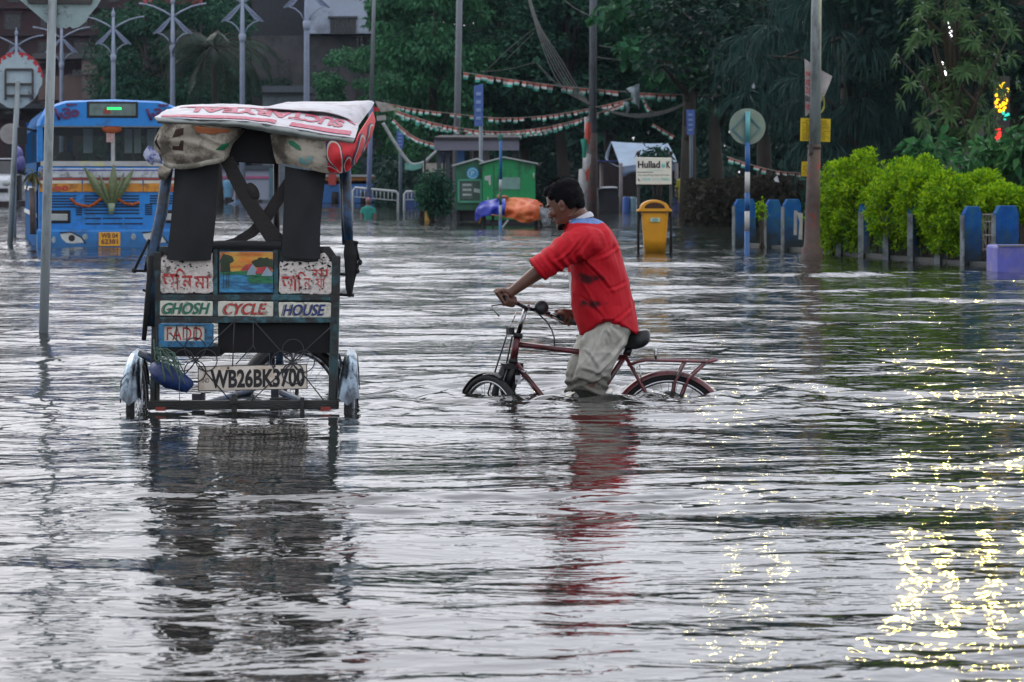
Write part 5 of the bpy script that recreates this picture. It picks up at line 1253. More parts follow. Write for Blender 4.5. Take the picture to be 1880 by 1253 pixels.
for s in (-1, 1):
    cx = bx(134) if s < 0 else bx(282)
    mb = LB(); mb.prism([Vector((cx + x * 0.21, -0.216, bz(437) + z * 0.10)) for x, z in ((-1, 0.7), (-0.75, 0.75), (-0.3, 0.95), (0.2, 0.8), (0.7, 0.1), (0.95, -0.75), (0.5, -0.8), (0, -0.9), (-0.5, -0.75), (-0.85, -0.1))], (0, 0.012, 0)); e = mb.build('painted_eye', M('eye_paint', (0.50, 0.55, 0.55), 0.5), bmp)
    mb = LB(); mb.prism([Vector((cx - 0.015 + 0.055 * math.cos(a), -0.219, bz(437) + 0.055 * math.sin(a))) for a in np.linspace(0, 5.98, 20)], (0, 0.004, 0)); mb.build('pupil', blackp, e)
    mb = LB(); mb.tube([Vector((cx - 0.22, -0.218, bz(437) + 0.09)), Vector((cx - 0.03, -0.218, bz(437) + 0.105)), Vector((cx + 0.14, -0.218, bz(437) + 0.02)), Vector((cx + 0.215, -0.218, bz(437) - 0.085))], 0.011, 6); mb.build('lash', blackp, e)
    mb = LB(); mb.ell((bx(156) if s < 0 else bx(243), -0.216, bz(435)), (0.045, 0.006, 0.055)); mb.ell((bx(100) if s < 0 else bx(314), -0.216, bz(440)), (0.035, 0.006, 0.06)); mb.build('tow_motif', M('motif_pale', (0.25, 0.32, 0.36), 0.5, var=0.5, vscale=30), bmp)
mb = LB(); mb.box((bx(200), -0.222, bz(439)), (0.36, 0.012, 0.235)); pl = mb.build('number_plate', M('yellow_plate', (0.72, 0.36, 0.02), 0.4, var=0.1), bus, bevel=0.01)
mb = LB()
for s, z0 in (('WB 04', bz(437)), ('62381', bz(448))): put_text(mb, s, Vector((bx(200) - 0.14, -0.2305, z0)), (1, 0, 0), (0, 0, 1), 0.28, 0.085, 0.03)
mb.build('lettering', M('plate_lettering', (0.10, 0.02, 0.02), 0.5), pl)
tide(busb, 0.0, 0.5, (0.02, 0.09, 0.20), 0.75)
# banana leaves and a marigold garland tied to the nose
leafm = M('banana_leaf', (0.16, 0.20, 0.10), 0.5, var=0.3, vscale=5, stretch=(1, 1, 6))
for a0, b0, w in (((200, 378), (155, 308), 0.062), ((204, 380), (208, 303), 0.062), ((208, 376), (243, 311), 0.052), ((202, 379), (182, 322), 0.035), ((206, 378), (226, 318), 0.035)):
    A = Vector((bx(a0[0]), -0.16, bz(a0[1]))); Bp = Vector((bx(b0[0]), -0.20, bz(b0[1]))); d = (Bp - A); sdv = Vector((d.z, 0, -d.x)).normalized()
    g = [[A + d * t + Vector((0, -0.10 * math.sin(t * 2.6), 0)) + sdv * w * k * (1.0 - max(0, t - 0.62) / 0.45) * (0.4 + min(1, t * 2.4) * 0.75) + Vector((0, 0.05 * abs(k), 0)) for k in (-1, -0.5, 0, 0.5, 1)] for t in np.linspace(0, 1, 9)]
    mb = LB(); mb.sheet(g, 0.006); mb.build('banana_leaf', leafm, bus)
mb = LB(); mb.tube([Vector((bx(204), -0.16, bz(374))), Vector((bx(203), -0.18, bz(394)))], [0.07, 0.04], 8); mb.build('leaf_stalk', M('pale_stalk', (0.22, 0.30, 0.2), 0.6, var=0.4), bus)
mb = LB()
for pts in (((132, 366), (140, 374), (152, 378), (164, 379), (176, 373), (186, 364), (198, 357)), ((206, 358), (216, 366), (228, 374), (242, 376), (256, 371))):
    for i in range(len(pts) - 1):
        for t in (0, 0.34, 0.67): mb.ell((bx(pts[i][0] * (1 - t) + pts[i + 1][0] * t), -0.17, bz(pts[i][1] * (1 - t) + pts[i + 1][1] * t)), (0.030, 0.03, 0.027), None, 8, 6)
mb.build('marigold_garland', M('marigold', (0.40, 0.09, 0.015), 0.8, var=0.6, vscale=30, bump=0.7, bscale=60), bus)
# side facing us obliquely: windows, wheel, door mirror with a leaf bunch
mb = LB()
for k in range(2): mb.box((-1.28, 4.5, 1.55 - k * 0.45), (0.03, 8.6, 0.07))
mb.build('rub_rail', busw, bus)
mb = LB(); mb.tube([Vector((-1.27, 2.2, 0.48)), Vector((-1.0, 2.2, 0.48))], 0.48, 20); mb.tube([Vector((1.27, 2.2, 0.48)), Vector((1.0, 2.2, 0.48))], 0.48, 20); mb.build('wheel', black, bus)
mb = LB(); mb.tube([Vector((-1.25, 0.05, bz(242))), Vector((-1.5, -0.15, bz(236)))], 0.02, 6); mb.box((-1.52, -0.16, bz(250)), (0.16, 0.05, 0.28)); mb.build('mirror', dark, bus)
mb = LB(); r = random.Random(8)
for k in range(26):
    A = Vector((bx(63), -0.1, bz(318))); d = Vector((r.uniform(-0.22, 0.22), r.uniform(-0.12, 0.12), r.uniform(-0.42, 0.06))); s_ = Vector((0.02, 0.02, 0))
    mb.add([A, A + d * 0.5 + s_ + Vector((0, 0, 0.05)), A + d, A + d * 0.5 - s_ + Vector((0, 0, 0.05))], [(0, 1, 2, 3)], False)
mb.build('leaf_bunch', M('olive_leaf', (0.14, 0.13, 0.04), 0.6, var=0.5), bus)
mb = LB(); mb.tube([Vector((bx(62), -0.05, bz(345))), Vector((bx(64), -0.05, bz(430)))], 0.05, 8); mb.build('banana_stem', M('brown_stem', (0.10, 0.075, 0.07), 0.8, var=0.4), bus)

# ------------------------------------------------------------------ poles and signs
galv = M('galvanised_steel', (0.26, 0.30, 0.31), 0.5, var=0.14, vscale=5, dirt=(0.14, 0.16, 0.155), damt=0.42, dscale=6, stretch=(1, 1, 0.25))
greyp = M('grey_pole_paint', (0.19, 0.215, 0.24), 0.5, var=0.12, vscale=2, dirt=(0.12, 0.13, 0.14), damt=0.4, dscale=3, stretch=(1, 1, 0.3))
rustp = M('rusty_pole_base', (0.075, 0.055, 0.05), 0.8, var=0.4, vscale=5, dirt=(0.22, 0.02, 0.016), damt=0.30, dscale=4.5, bump=0.5, bscale=20)
signb = M('sign_back_metal', (0.30, 0.41, 0.41), 0.6, var=0.15, vscale=6, dirt=(0.045, 0.035, 0.03), damt=0.27, dscale=7)
sign2 = M('round_sign_back', (0.16, 0.22, 0.215), 0.6, var=0.12, vscale=6)
bracket = M('rusty_bracket', (0.055, 0.05, 0.048), 0.7, var=0.3)
def pole(mb, px0, py0, px1, py1, d, r0, r1, n=12, zbase=None):
    a = P(px0, py0, d); b = P(px1, py1, d)
    zb_ = -0.6 if zbase is None else zbase
    t = (zb_ - a.z) / (b.z - a.z) if abs(b.z - a.z) > 1e-6 else 1
    c = a + (b - a) * t
    return mb.tube([c, b.lerp(a, 0.35), a], [r1, r1 * .65 + r0 * .35, r0], n)
d = 23.4
t = thing('road_sign', 'tall grey pole in the left foreground carrying the torn back of a big angular sign', 'road sign', (P(80, 612, d).x, d, -0.56))
mb = MB(); pole(mb, 99, -95, 80, 612, d, 0.034, 0.037); mb.build('pole', galv, t)
mb = MB(); mb.prism([P(x, y, d + 0.05) for x, y in [(5, -95), (22, -18), (36, 0), (92, 48), (97, 50)] + [(104, 50), (110, 54), (116, 51), (121, 53), (128, 49), (134, 53), (144, 50), (150, 46), (158, 40), (163, 30), (178, 12), (190, -8), (198, -95)]], (0, 0.004, 0)); mb.build('sign_plate', signb, t)
mb = MB()
for y in (-60, 3): mb.bar(P(52, y, d + 0.035), P(168, y + 1, d + 0.035), 0.025, 0.03, (0, 0, 1))
for x in (53, 167): mb.bar(P(x, -60, d + 0.034), P(x, 3, d + 0.034), 0.022, 0.026, (0, 1, 0))
mb.build('sign_bracket', bracket, t)
d = 53.0
t = thing('road_sign', 'round road sign seen from behind with a chipped red rim, beside the bus', 'road sign', (P(18, 452, d).x, d, -0.56))
mb = MB(); pole(mb, 33, 150, 18, 451, d, 0.045, 0.05); mb.build('pole', galv, t)
cpts = [(31 + 47 * math.cos(a) + (0 if math.sin(a) < 0.3 else -3), 147 + 50 * math.sin(a) * (1 if math.sin(a) < 0.5 else 1.05)) for a in np.linspace(0, 2 * math.pi, 37)[:-1]]
mb = MB(); mb.prism([P(x, y, d + 0.09) for x, y in ragged(cpts, 0.9, 6, 4)], (0, 0.006, 0)); sp = mb.build('sign_plate', M('pale_sign_back', (0.38, 0.48, 0.52), 0.6, var=0.15, dirt=(0.05, 0.03, 0.035), damt=0.25, dscale=4), t)
mb = MB()
for a0, a1 in ((-2.7, -1.75), (-1.5, -0.2)):
    for k in range(14):
        a = a0 + (a1 - a0) * k / 13; a2 = a0 + (a1 - a0) * (k + 1) / 13
        w = 5 + 3 * math.sin(k * 1.9)
        mb.prism([P(31 + q * math.cos(b), 147 + q * 1.06 * math.sin(b), d + 0.082) for q, b in ((48.5, a), (48.5, a2), (48.5 - w, a2), (48.5 - w, a))], (0, 0.004, 0))
mb.build('red_rim', M('sign_red', (0.42, 0.02, 0.03), 0.5), sp)
mb = MB()
for y in (128, 155, 176): mb.bar(P(10, y, d + 0.055), P(60, y, d + 0.055), 0.03, 0.04, (0, 0, 1))
for x in (10, 60): mb.bar(P(x, 128, d + 0.054), P(x, 184, d + 0.054), 0.03, 0.036, (0, 1, 0))
mb.build('sign_bracket', bracket, t)
t = thing('road_sign', 'small pale disc sign seen from behind below the chipped red rimmed one', 'road sign', (P(26, 470, 62).x, 62, -0.56))
mb = MB(); pole(mb, 27, 235, 27, 430, 62, 0.035, 0.035); mb.build('pole', galv, t)
mb = MB(); mb.prism([P(20 + 21 * math.cos(a), 246 + 19 * math.sin(a), 62.06) for a in np.linspace(0, 2 * math.pi, 29)[:-1]], (0, 0.006, 0)); mb.build('sign_plate', M('worn_disc', (0.33, 0.31, 0.30), 0.6, var=0.25), t)
# round no-entry style sign at the right, seen from behind, on a blue and white banded post
d = 48.0
t = thing('road_sign', 'round grey sign seen from behind on a blue and white banded post', 'road sign', (P(1371, 466, d).x, d, -0.56))
bandb = M('band_blue', (0.012, 0.09, 0.30), 0.5, var=0.2); bandw = M('band_white', (0.42, 0.44, 0.47), 0.5, var=0.12); bandt = M('band_teal', (0.08, 0.30, 0.36), 0.5, var=0.2)
for y0, y1, m_ in ((205, 262, bandt), (262, 316, bandb), (316, 354, bandw), (354, 388, bandb), (388, 425, bandw), (425, 560, bandb)):
    mb = MB(); a = P(1373 - (y0 - 205) * 0.007, y0, d); b = P(1373 - (y1 - 205) * 0.007, y1, d); mb.tube([b, a], 0.040, 14); mb.build('post_band', m_, t)
mb = MB(); mb.lathe([(0.002, 0), (0.285, 0), (0.287, 0.004), (0.285, 0.008), (0.002, 0.008)], 40, P(1372, 233, d + 0.055), Matrix(((1, 0, 0), (0, 0, 1), (0, -1, 0))).transposed(), False); mb.build('sign_disc', sign2, t)
mb = MB(); c = [(1371, 209), (1395, 235), (1371, 262), (1345, 237)]
for i in range(4): mb.bar(P(*c[i], d + 0.03), P(*c[(i + 1) % 4], d + 0.03), 0.018, 0.03, (0, 1, 0))
mb.build('sign_bracket', M('teal_bracket', (0.05, 0.17, 0.22), 0.5), t)
# slim grey poles that run out of the top of the picture
for name, lab, (x0, y0, x1, y1), d, r0, r1, split, dirtm in (
        ('lamp_post', 'grey lamp post rising behind the green kiosk', (851, -400, 838, 300), 105, 0.085, 0.12, None, None),
        ('lamp_post', 'tall grey post with rusty lower part behind the rider', (1090, -400, 1088, 392), 100, 0.11, 0.15, 245, rustp),
        ('lamp_post', 'thin dark post at the right corner of the rickshaw roof where bunting is tied', (690, -120, 676, 392), 103, 0.055, 0.08, 185, None)):
    t = thing(name, lab, 'lamp post', (P(x1, y1, d).x, d, -0.56))
    if split:
        f = (split - y0) / (y1 - y0); xs = x0 + (x1 - x0) * f
        mb = MB(); a = P(x0, y0, d); m1 = P(xs, split, d); mb.tube([m1, a], [r0 * .6 + r1 * .4, r0], 12); mb.build('upper_pole', greyp, t)
        mb = MB(); b = P(x1, y1, d); b = m1 + (b - m1) * ((-0.6 - m1.z) / (b.z - m1.z)); mb.tube([b, b.lerp(m1, .5), m1], [r1 * 1.05, r1, r1 * .92], 12); mb.build('lower_pole', dirtm or M('blue_violet_post', (0.10, 0.14, 0.26), 0.5, var=0.2), t)
    else:
        mb = MB(); pole(mb, x0, y0, x1, y1, d, r0, r1); mb.build('pole', greyp, t)
    a = P(x0, y0, d)
    mb = MB(); mb.tube([a, a + Vector((0.1, 0, 0.5)), a + Vector((0.9, 0, 0.85)), a + Vector((1.7, 0, 0.9))], 0.04, 8); mb.build('arm', greyp, t)
    mb = MB(); mb.box(a + Vector((2.0, 0, 0.88)), (0.7, 0.25, 0.12)); mb.build('lamp_head', greyp, t, bevel=0.04)
# the lit street lamp: the near post with posters; its glow glitters on the water
d = 44.0
lp = thing('street_lamp', 'near grey street lamp with rusty base and paper posters beside the hedge', 'street lamp', (P(1492, 478, d).x, d, -0.56))
mb = MB(); mb.tube([P(1496, 268, d), P(1499, 0, d), P(1502, -180, d)], [0.083, 0.074, 0.062], 14); mb.build('upper_pole', galv, lp)
mb = MB(); b = P(1491, 478, d); b.z = -0.6; mb.tube([b, P(1491, 455, d), P(1491, 452, d), P(1492, 380, d), P(1495, 272, d)], [0.155, 0.15, 0.118, 0.104, 0.092], 16); mb.lathe([(0.098, -0.03), (0.10, 0), (0.098, 0.03)], 16, P(1495, 270, d)); mb.build('lower_pole', rustp, lp)
mb = MB(); mb.box(P(1489, 273, d - 0.08), (0.06, 0.06, 0.14)); mb.tube([P(1488, 278, d - 0.1), P(1485, 286, d - 0.1)], 0.012, 6); mb.build('switch_box', bracket, lp, bevel=0.01)
a = P(1502, -180, d); lampc = P(1770, -215, d)
mb = MB(); mb.tube([a, a + Vector((0.12, 0, 0.35)), a.lerp(lampc, .5) + Vector((-0.2, 0, 0.28)), lampc + Vector((-0.2, 0, 0.10))], [0.055, 0.05, 0.04, 0.034], 10); mb.build('arm', galv, lp)
mb = MB(); mb.box(lampc + Vector((0.1, 0, 0.08)), (2.1, 0.30, 0.12)); mb.build('lamp_head', galv, lp, bevel=0.05)
for k in range(4):
    mb = MB(); mb.ell(lampc + Vector((-0.85 + 0.58 * k, 0, -0.01)), (0.042, 0.042, 0.04), None, 10, 6); mb.build('bulb', emat('lamp_glow', (1.0, 0.80, 0.12), 1000.0), lp)
lamp2 = P(1380, -235, d); mb = MB(); mb.tube([a, a + Vector((-0.12, 0, 0.35)), a.lerp(lamp2, .5) + Vector((0.2, 0, 0.22)), lamp2 + Vector((0.2, 0, 0.10))], [0.055, 0.05, 0.04, 0.034], 10); mb.build('arm', galv, lp)
mb = MB(); mb.box(lamp2 + Vector((-0.1, 0, 0.08)), (0.9, 0.28, 0.12)); mb.build('lamp_head', galv, lp, bevel=0.05)
for k in range(2):
    mb = MB(); mb.ell(lamp2 + Vector((-0.4 + 0.6 * k, 0, -0.01)), (0.034, 0.034, 0.034), None, 10, 6); mb.build('bulb', emat('lamp_glow_dim', (1.0, 0.85, 0.28), 160.0), lp)
yel = M('yellow_poster_paper', (0.68, 0.50, 0.01), 0.7, var=0.08, vscale=4, bump=0.1, bscale=8); ink = M('poster_ink', (0.30, 0.20, 0.01), 0.8)
for lab, pts in (('large yellow poster tied behind the near street lamp', [(1470, 217), (1525, 219), (1524, 261), (1469, 259)]), ('small yellow poster low on the near street lamp', [(1472, 297), (1487, 297), (1487, 325), (1471, 324)])):
    t = thing('poster', lab, 'poster', P(pts[0][0] + 10, pts[2][1], d + 0.09))
    g = refine([[P(*pts[0], d + 0.10), P((pts[0][0] + pts[1][0]) / 2, (pts[0][1] + pts[1][1]) / 2, d + 0.105), P(*pts[1], d + 0.09)], [P(*pts[3], d + 0.10), P((pts[3][0] + pts[2][0]) / 2, (pts[3][1] + pts[2][1]) / 2, d + 0.11), P(*pts[2], d + 0.085)]], 4, 4, 0.006, 5, 1)
    mb = MB(); mb.sheet(g, 0.004); sh_ = mb.build('paper', yel, t)
    mb = MB(); r = random.Random(2); x0, x1 = pts[0][0] + 3, pts[1][0] - 3; y = pts[0][1] + 5
    while y < pts[2][1] - 4:
        x = x0
        while x < x1 - 1:
            w = r.uniform(1.2, 4.0)
            if r.random() < 0.8: mb.box(P(x + w / 2, y, d + 0.080), (w * d / F, 0.002, 0.012))
            x += w + 1.0
        y += 3.3
    mb.build('print', ink, t)
t = thing('banner', 'torn white cloth banner with red lettering hanging behind the near street lamp', 'banner', P(1490, 215, d + 0.1))
mb = MB(); mb.sheet(refine([[P(1477, 108, d + .12), P(1500, 124, d + .1), P(1528, 141, d + .11)], [P(1478, 140, d + .1), P(1494, 150, d + .13), P(1520, 162, d + .1)], [P(1478, 180, d + .11), P(1490, 180, d + .1), P(1509, 185, d + .12)], [P(1479, 214, d + .1), P(1484, 210, d + .12), P(1490, 205, d + .1)]], 4, 4, 0.02, 6, 2), 0.004); bn = mb.build('cloth', M('soiled_white_cloth', (0.45, 0.42, 0.42), 0.8, var=0.15, dirt=(0.3, 0.3, 0.2), damt=0.3), t)
mb = MB(); mb2 = MB()
for k, s in enumerate(('JNM', 'XES', 'ZNX', 'BRO', 'WKA')): put_text(mb if k % 4 != 3 else mb2, s, P(1478.5, 141 + k * 15, d + 0.06), Vector((1, 0, -0.25)), TZ, 12 * d / F, 11 * d / F, 0.03)
mb.build('lettering', M('banner_red', (0.45, 0.02, 0.03), 0.6), bn); mb2.build('lettering_black', blackp, bn)
mb = MB(); mb.sheet(refine([[P(1508, 174, d + .06), P(1514, 180, d + .05)], [P(1512, 192, d + .08), P(1514, 198, d + .05)], [P(1505, 210, d + .05), P(1510, 206, d + .06)]], 3, 3), 0.004); mb.build('yellow_scrap', M('pale_yellow_paper', (0.45, 0.45, 0.12), 0.7), bn)

# white steel lamp standards along the middle of the road: two arms over a pair of lattice wings
wstl = M('pale_blue_steel', (0.26, 0.31, 0.42), 0.5, var=0.15, vscale=2)
lattice = M('blue_lattice', (0.20, 0.24, 0.40), 0.5, var=0.25, vscale=12)
std = None
spots = [(563, -24, 109), (445, 5, 119), (317, 30, 129), (208, 52, 140.5), (113, 70, 151.5), (30, 84, 160)]
labs = ['pale blue lamp standard in front of the white walled building, top out of frame', 'pale blue two armed lamp standard right in front of the palm', 'pale blue two armed lamp standard between palm and bus roof', 'pale blue two armed lamp standard above the middle of the bus roof', 'pale blue lamp standard half hidden by the tall sign pole', 'pale blue lamp standard above the chipped round sign']
for i, ((px, py, d), lab) in enumerate(zip(spots, labs)):
    ap = P(px, py, d); H = ap.z + 0.56
    if std is None:
        std = thing('lamp_standard', lab, 'lamp post', (ap.x, d, -0.56), 0, 'two armed lamp standards along the median')
        h0 = H
        mb = LB(); mb.tube([(0, 0, 0), (0, 0, H - 1.25), (0, 0, H + 0.55)], [0.13, 0.095, 0.055], 10); mb.build('pole', wstl, std)
        mb = LB(); mb.lathe([(0.05, H + 0.5), (0.085, H + 0.58), (0.085, H + 0.72), (0.03, H + 0.82), (0.012, H + 0.95)], 10); mb.build('finial', wstl, std)
        for s in (-1, 1):
            mb = LB(); mb.tube([(0, 0, H - 0.03), (s * 0.36, 0, H + 0.20), (s * 0.78, 0, H + 0.40), (s * 1.15, 0, H + 0.50), (s * 1.42, 0, H + 0.53)], [0.042, 0.038, 0.033, 0.03, 0.04], 8); mb.build('arm', wstl, std)
            mb = LB(); mb.prism([(s * 0.05, 0.02, H - 0.02), (s * 0.80, 0.02, H - 0.72), (s * 0.62, 0.02, H - 0.70), (s * 0.47, 0.02, H - 0.62), (s * 0.24, 0.02, H - 0.34)], (0, 0.04, 0)); w_ = mb.build('wing', lattice, std)
            mb = LB(); mb.tube([(s * 0.03, 0, H), (s * 0.82, 0, H - 0.74)], 0.026, 6); mb.tube([(s * 0.03, 0, H - 0.05), (s * 0.30, 0, H - 0.42), (s * 0.50, 0, H - 0.66), (s * 0.82, 0, H - 0.75)], 0.024, 6)
            for k in range(4): f = 0.35 + k * 0.15; mb.tube([(s * 0.8 * f, 0, H - 0.72 * f), (s * (0.55 * f + 0.02), 0, H - 0.72 * f - 0.05)], 0.014, 5)
            mb.build('wing_frame', wstl, w_)
            mb = LB(); mb.tube([(s * 0.62, 0, H - 0.72), (s * 0.42, 0, H - 0.78), (s * 0.22, 0, H - 0.95), (s * 0.08, 0, H - 1.22)], 0.028, 6); mb.build('brace', wstl, std)
        mb = LB(); mb.lathe([(0.09, H - 1.6), (0.12, H - 1.45), (0.14, H - 1.25), (0.07, H - 1.2)], 10); mb.build('collar', wstl, std)
    else:
        o = copy_tree(std); o['label'] = lab; o.location = (ap.x, d, -0.56 + (H - h0))
# ------------------------------------------------------------------ kiosks, cart, bin, banners, stall
kg = M('kiosk_green', (0.003, 0.29, 0.085), 0.5, var=0.18, vscale=2.2, dirt=(0.01, 0.11, 0.05), damt=0.4, dscale=2.5, stretch=(1, 1, 0.5))
kgd = M('kiosk_dark_green', (0.012, 0.13, 0.065), 0.5, var=0.2, vscale=2.5, dirt=(0.02, 0.07, 0.045), damt=0.4, dscale=3)
kgl = M('kiosk_trim_green', (0.07, 0.32, 0.20), 0.5, var=0.25)
trimw = M('grey_white_trim', (0.42, 0.46, 0.46), 0.6, var=0.2)
tarred = M('tarred_roof', (0.03, 0.03, 0.035), 0.8)
tide(kg, 0.0, 0.45, (0.02, 0.07, 0.04), 0.8); tide(kgd, 0.1, 0.6, (0.018, 0.05, 0.035), 0.8)
d = 77.0
t = thing('kiosk', 'small dark green kiosk with a round blue emblem and a counter window', 'kiosk', (P(860, 400, d).x, d, -0.56))
mb = MB(); pts = [(836, 386), (887, 386), (887, 300), (878, 295), (836, 305)]; mb.prism([P(x, y, d) for x, y in pts], (0, 1.3, 0)); mb.build('wall', kgd, t)
mb = MB(); mb.prism([P(830, 306, d - .1), P(876, 293, d - .1), P(889, 299, d - .1), P(889, 296.5, d - .1), P(876, 290, d - .1), P(830, 303, d - .1)], (0, 1.5, 0)); mb.build('roof', trimw, t)
mb = MB(); mb.prism([P(x, y, d - 0.03) for x, y in ((843, 332), (882, 332), (882, 370), (843, 370))], (0, 0.02, 0)); w_ = mb.build('window', M('window_dark', (0.02, 0.07, 0.05), 0.3), t)
mb = MB(); c = [(842, 331), (883, 331), (883, 371), (842, 371)]
for i in range(4): mb.bar(P(*c[i], d - .05), P(*c[(i + 1) % 4], d - .05), 0.05, 0.06, (0, 1, 0))
mb.build('frame', kgl, w_)
mb = MB(); mb.prism([P(x, y, d - 0.045) for x, y in ((847, 336), (868, 336), (868, 365), (847, 365))], (0, 0.01, 0)); mb.build('panel', M('grey_panel', (0.09, 0.13, 0.13), 0.5, var=0.4, vscale=10), w_)
mb = MB()
for k, y in enumerate((340, 349, 358)): mb.box(P(857.5, y, d - .06), (0.22, 0.02, 0.05))
mb.prism([P(x, y, d - 0.05) for x, y in ((870, 346), (881, 348), (881, 355), (870, 353))], (0, 0.01, 0)); mb.build('notice', trimw, w_)
mb = MB(); mb.lathe([(0.001, 0), (0.155, 0), (0.155, 0.02), (0.001, 0.02)], 28, P(868, 319, d - 0.05), Matrix(((1, 0, 0), (0, 0, 1), (0, -1, 0))).transposed(), False); em = mb.build('emblem', M('emblem_blue', (0.05, 0.33, 0.62), 0.4), t)
mb = MB(); mb.ring(P(868, 319, d - 0.075), TX, TZ, 0.115, 0.010, 28, 5); put_text(mb, 'P', P(864.5, 323, d - 0.076), TX, TZ, 0.09, 0.12, 0.02); mb.build('emblem_mark', M('emblem_pale', (0.45, 0.65, 0.72), 0.5), em)
for x in (842, 882):
    mb = MB(); mb.box(P(x, 405, d + .2), (0.07, 0.07, 0.9)); mb.build('leg', tarred, t)
mb = MB(); mb.box(P(860, 397, d + .7), (0.6, 0.9, 0.24)); mb.build('underside', tarred, t)
d = 76.3
t = thing('kiosk', 'bright green gabled kiosk with a plain grey plate on its wall', 'kiosk', (P(935, 412, d).x, d, -0.56))
mb = MB(); pts = [(886, 404), (983, 404), (983, 303), (925, 289), (886, 298)]; mb.prism([P(x, y, d) for x, y in pts], (0, 1.5, 0)); mb.build('wall', kg, t)
mb = MB(); mb.prism([P(880, 302, d - .12), P(925, 290, d - .12), P(988, 302, d - .12), P(988, 299.5, d - .12), P(925, 287.5, d - .12), P(880, 299.5, d - .12)], (0, 1.75, 0)); mb.build('roof', trimw, t)
mb = MB(); mb.prism([P(x, y, d - 0.02) for x, y in ((917, 326), (955, 326), (955, 348), (917, 348))], (0, 0.012, 0)); mb.build('plate', M('aluminium_plate', (0.16, 0.32, 0.28), 0.4, var=0.2, vscale=6), t)
for pts in (((890, 324), (901, 322), (901, 341), (898, 340), (897, 333), (890, 331)), ((895, 362), (897, 362), (897, 371), (894, 371))):
    mb = MB(); mb.prism([P(x, y, d - 0.02) for x, y in pts], (0, 0.01, 0)); mb.build('paper', trimw, t)
mb = MB()
for x in (907, 906): mb.box(P(x, 352, d - .01), (0.012, 0.012, 1.3))
mb.bar(P(886, 390, d - .02), P(983, 390, d - .02), 0.03, 0.04); mb.build('door_seam', kgd, t)
mb = MB(); mb.tube([P(980, 318, d - .04), P(980, 330, d - .04)], 0.02, 6); mb.build('handle', trimw, t)
mb = MB(); mb.box(P(935, 408, d + .75), (1.3, 1.4, 0.25)); mb.build('underside', tarred, t)
# open shelter behind the kiosks
d = 95.0
t = thing('shelter', 'open roadside shelter with a grey fascia beam behind the green kiosks', 'shelter', (P(880, 395, d).x, d, -0.56))
mb = MB(); mb.box(P(875, 266, d), (2.65, 0.25, 0.36)); mb.build('fascia', M('grey_violet_fascia', (0.17, 0.17, 0.22), 0.6, var=0.15, vscale=2), t)
mb = MB(); mb.prism([P(797, 257, d - .2), P(955, 257, d - .2), P(940, 253, d + 2.2), P(808, 253, d + 2.2)], (0, 0, 0.08)); mb.build('roof', tarred, t)
for x in (806, 822, 944):
    mb = MB(); mb.box(P(x, 340, d + .3), (0.14, 0.14, 2.6)); mb.build('pillar', M('shelter_pillar', (0.05, 0.06, 0.08), 0.7), t)
mb = MB(); mb.box(P(846, 292, d + 1.8), (0.24, 0.05, 0.8)); mb.build('blue_panel', M('bright_blue_panel', (0.07, 0.20, 0.50), 0.5), t)
mb = MB()
for x, w in ((868, 0.06), (882, 0.06), (893, 0.2)): mb.box(P(x, 292, d + 1.85), (w, 0.05, 0.85))
mb.build('pale_post', M('pale_post_paint', (0.33, 0.33, 0.36), 0.6), t)
t = thing('banner_stand', 'stacked clutter of pale boards beside the shelter pillar', 'board', (P(790, 395, 97).x, 97, -0.56))
mb = MB(); mb.box(P(797, 312, 97), (0.72, 0.05, 0.42)); mb.build('board', M('cream_board', (0.45, 0.44, 0.38), 0.6, var=0.25, vscale=6), t)
mb = MB(); mb.box(P(780, 350, 97), (0.06, 0.06, 2.4)); mb.box(P(815, 350, 97), (0.06, 0.06, 2.4)); mb.build('post', tarred, t)
mb = MB(); mb.box(P(816, 295, 97.1), (0.16, 0.05, 0.55)); mb.build('navy_board', M('navy_board', (0.02, 0.035, 0.12), 0.5), t)
# hand cart under blue and orange sheets
d = 72.0
t = thing('vendor_cart', 'vendor cart covered by a blue and an orange tarpaulin in front of the kiosk', 'cart', (P(940, 418, d).x, d, -0.56))
mb = MB(); mb.box(P(940, 392, d + .5), (1.6, 0.9, 0.10)); mb.build('deck', M('cart_wood', (0.05, 0.035, 0.025), 0.8), t)
for x, y in ((888, 0.1), (905, 0.1), (983, 0.1), (993, 0.1), (890, 0.9), (985, 0.9)):
    mb = MB(); mb.box(P(x, 415, d + y), (0.055, 0.055, 1.0)); mb.build('leg', tarred, t)
mb = MB(); mb.sheet(refine([[P(881, 374, d + .1), P(890, 370, d + .2), P(906, 367, d + .3), P(928, 365, d + .4)], [P(873, 390, d - .05), P(886, 384, d - .1), P(906, 380, d - .1), P(928, 378, d - .1)], [P(872, 408, d - .05), P(886, 399, d - .12), P(908, 396, d - .14), P(927, 395, d - .12)]], 8, 8, 0.03, 3, 2, 0.07, (3, 1.5)), 0.012); mb.build('blue_sheet', M('royal_blue_sheet', (0.012, 0.03, 0.36), 0.45, var=0.35, vscale=4), t)
mb = MB(); mb.sheet(refine([[P(928, 366, d + .4), P(950, 364, d + .4), P(975, 367, d + .4), P(986, 370, d + .3), P(996, 377, d + .2)], [P(929, 382, d - .1), P(950, 384, d - .15), P(972, 384, d - .15), P(987, 388, d - .12), P(998, 391, d)], [P(926, 399, d - .1), P(942, 402, d - .16), P(960, 409, d - .18), P(976, 408, d - .15), P(991, 404, d - .1)]], 9, 8, 0.04, 3, 7, 0.09, (3, 1.5)), 0.012); mb.build('orange_sheet', M('orange_sheet', (0.62, 0.11, 0.02), 0.5, var=0.45, vscale=3, dirt=(0.60, 0.20, 0.06), damt=0.45, dscale=3), t)
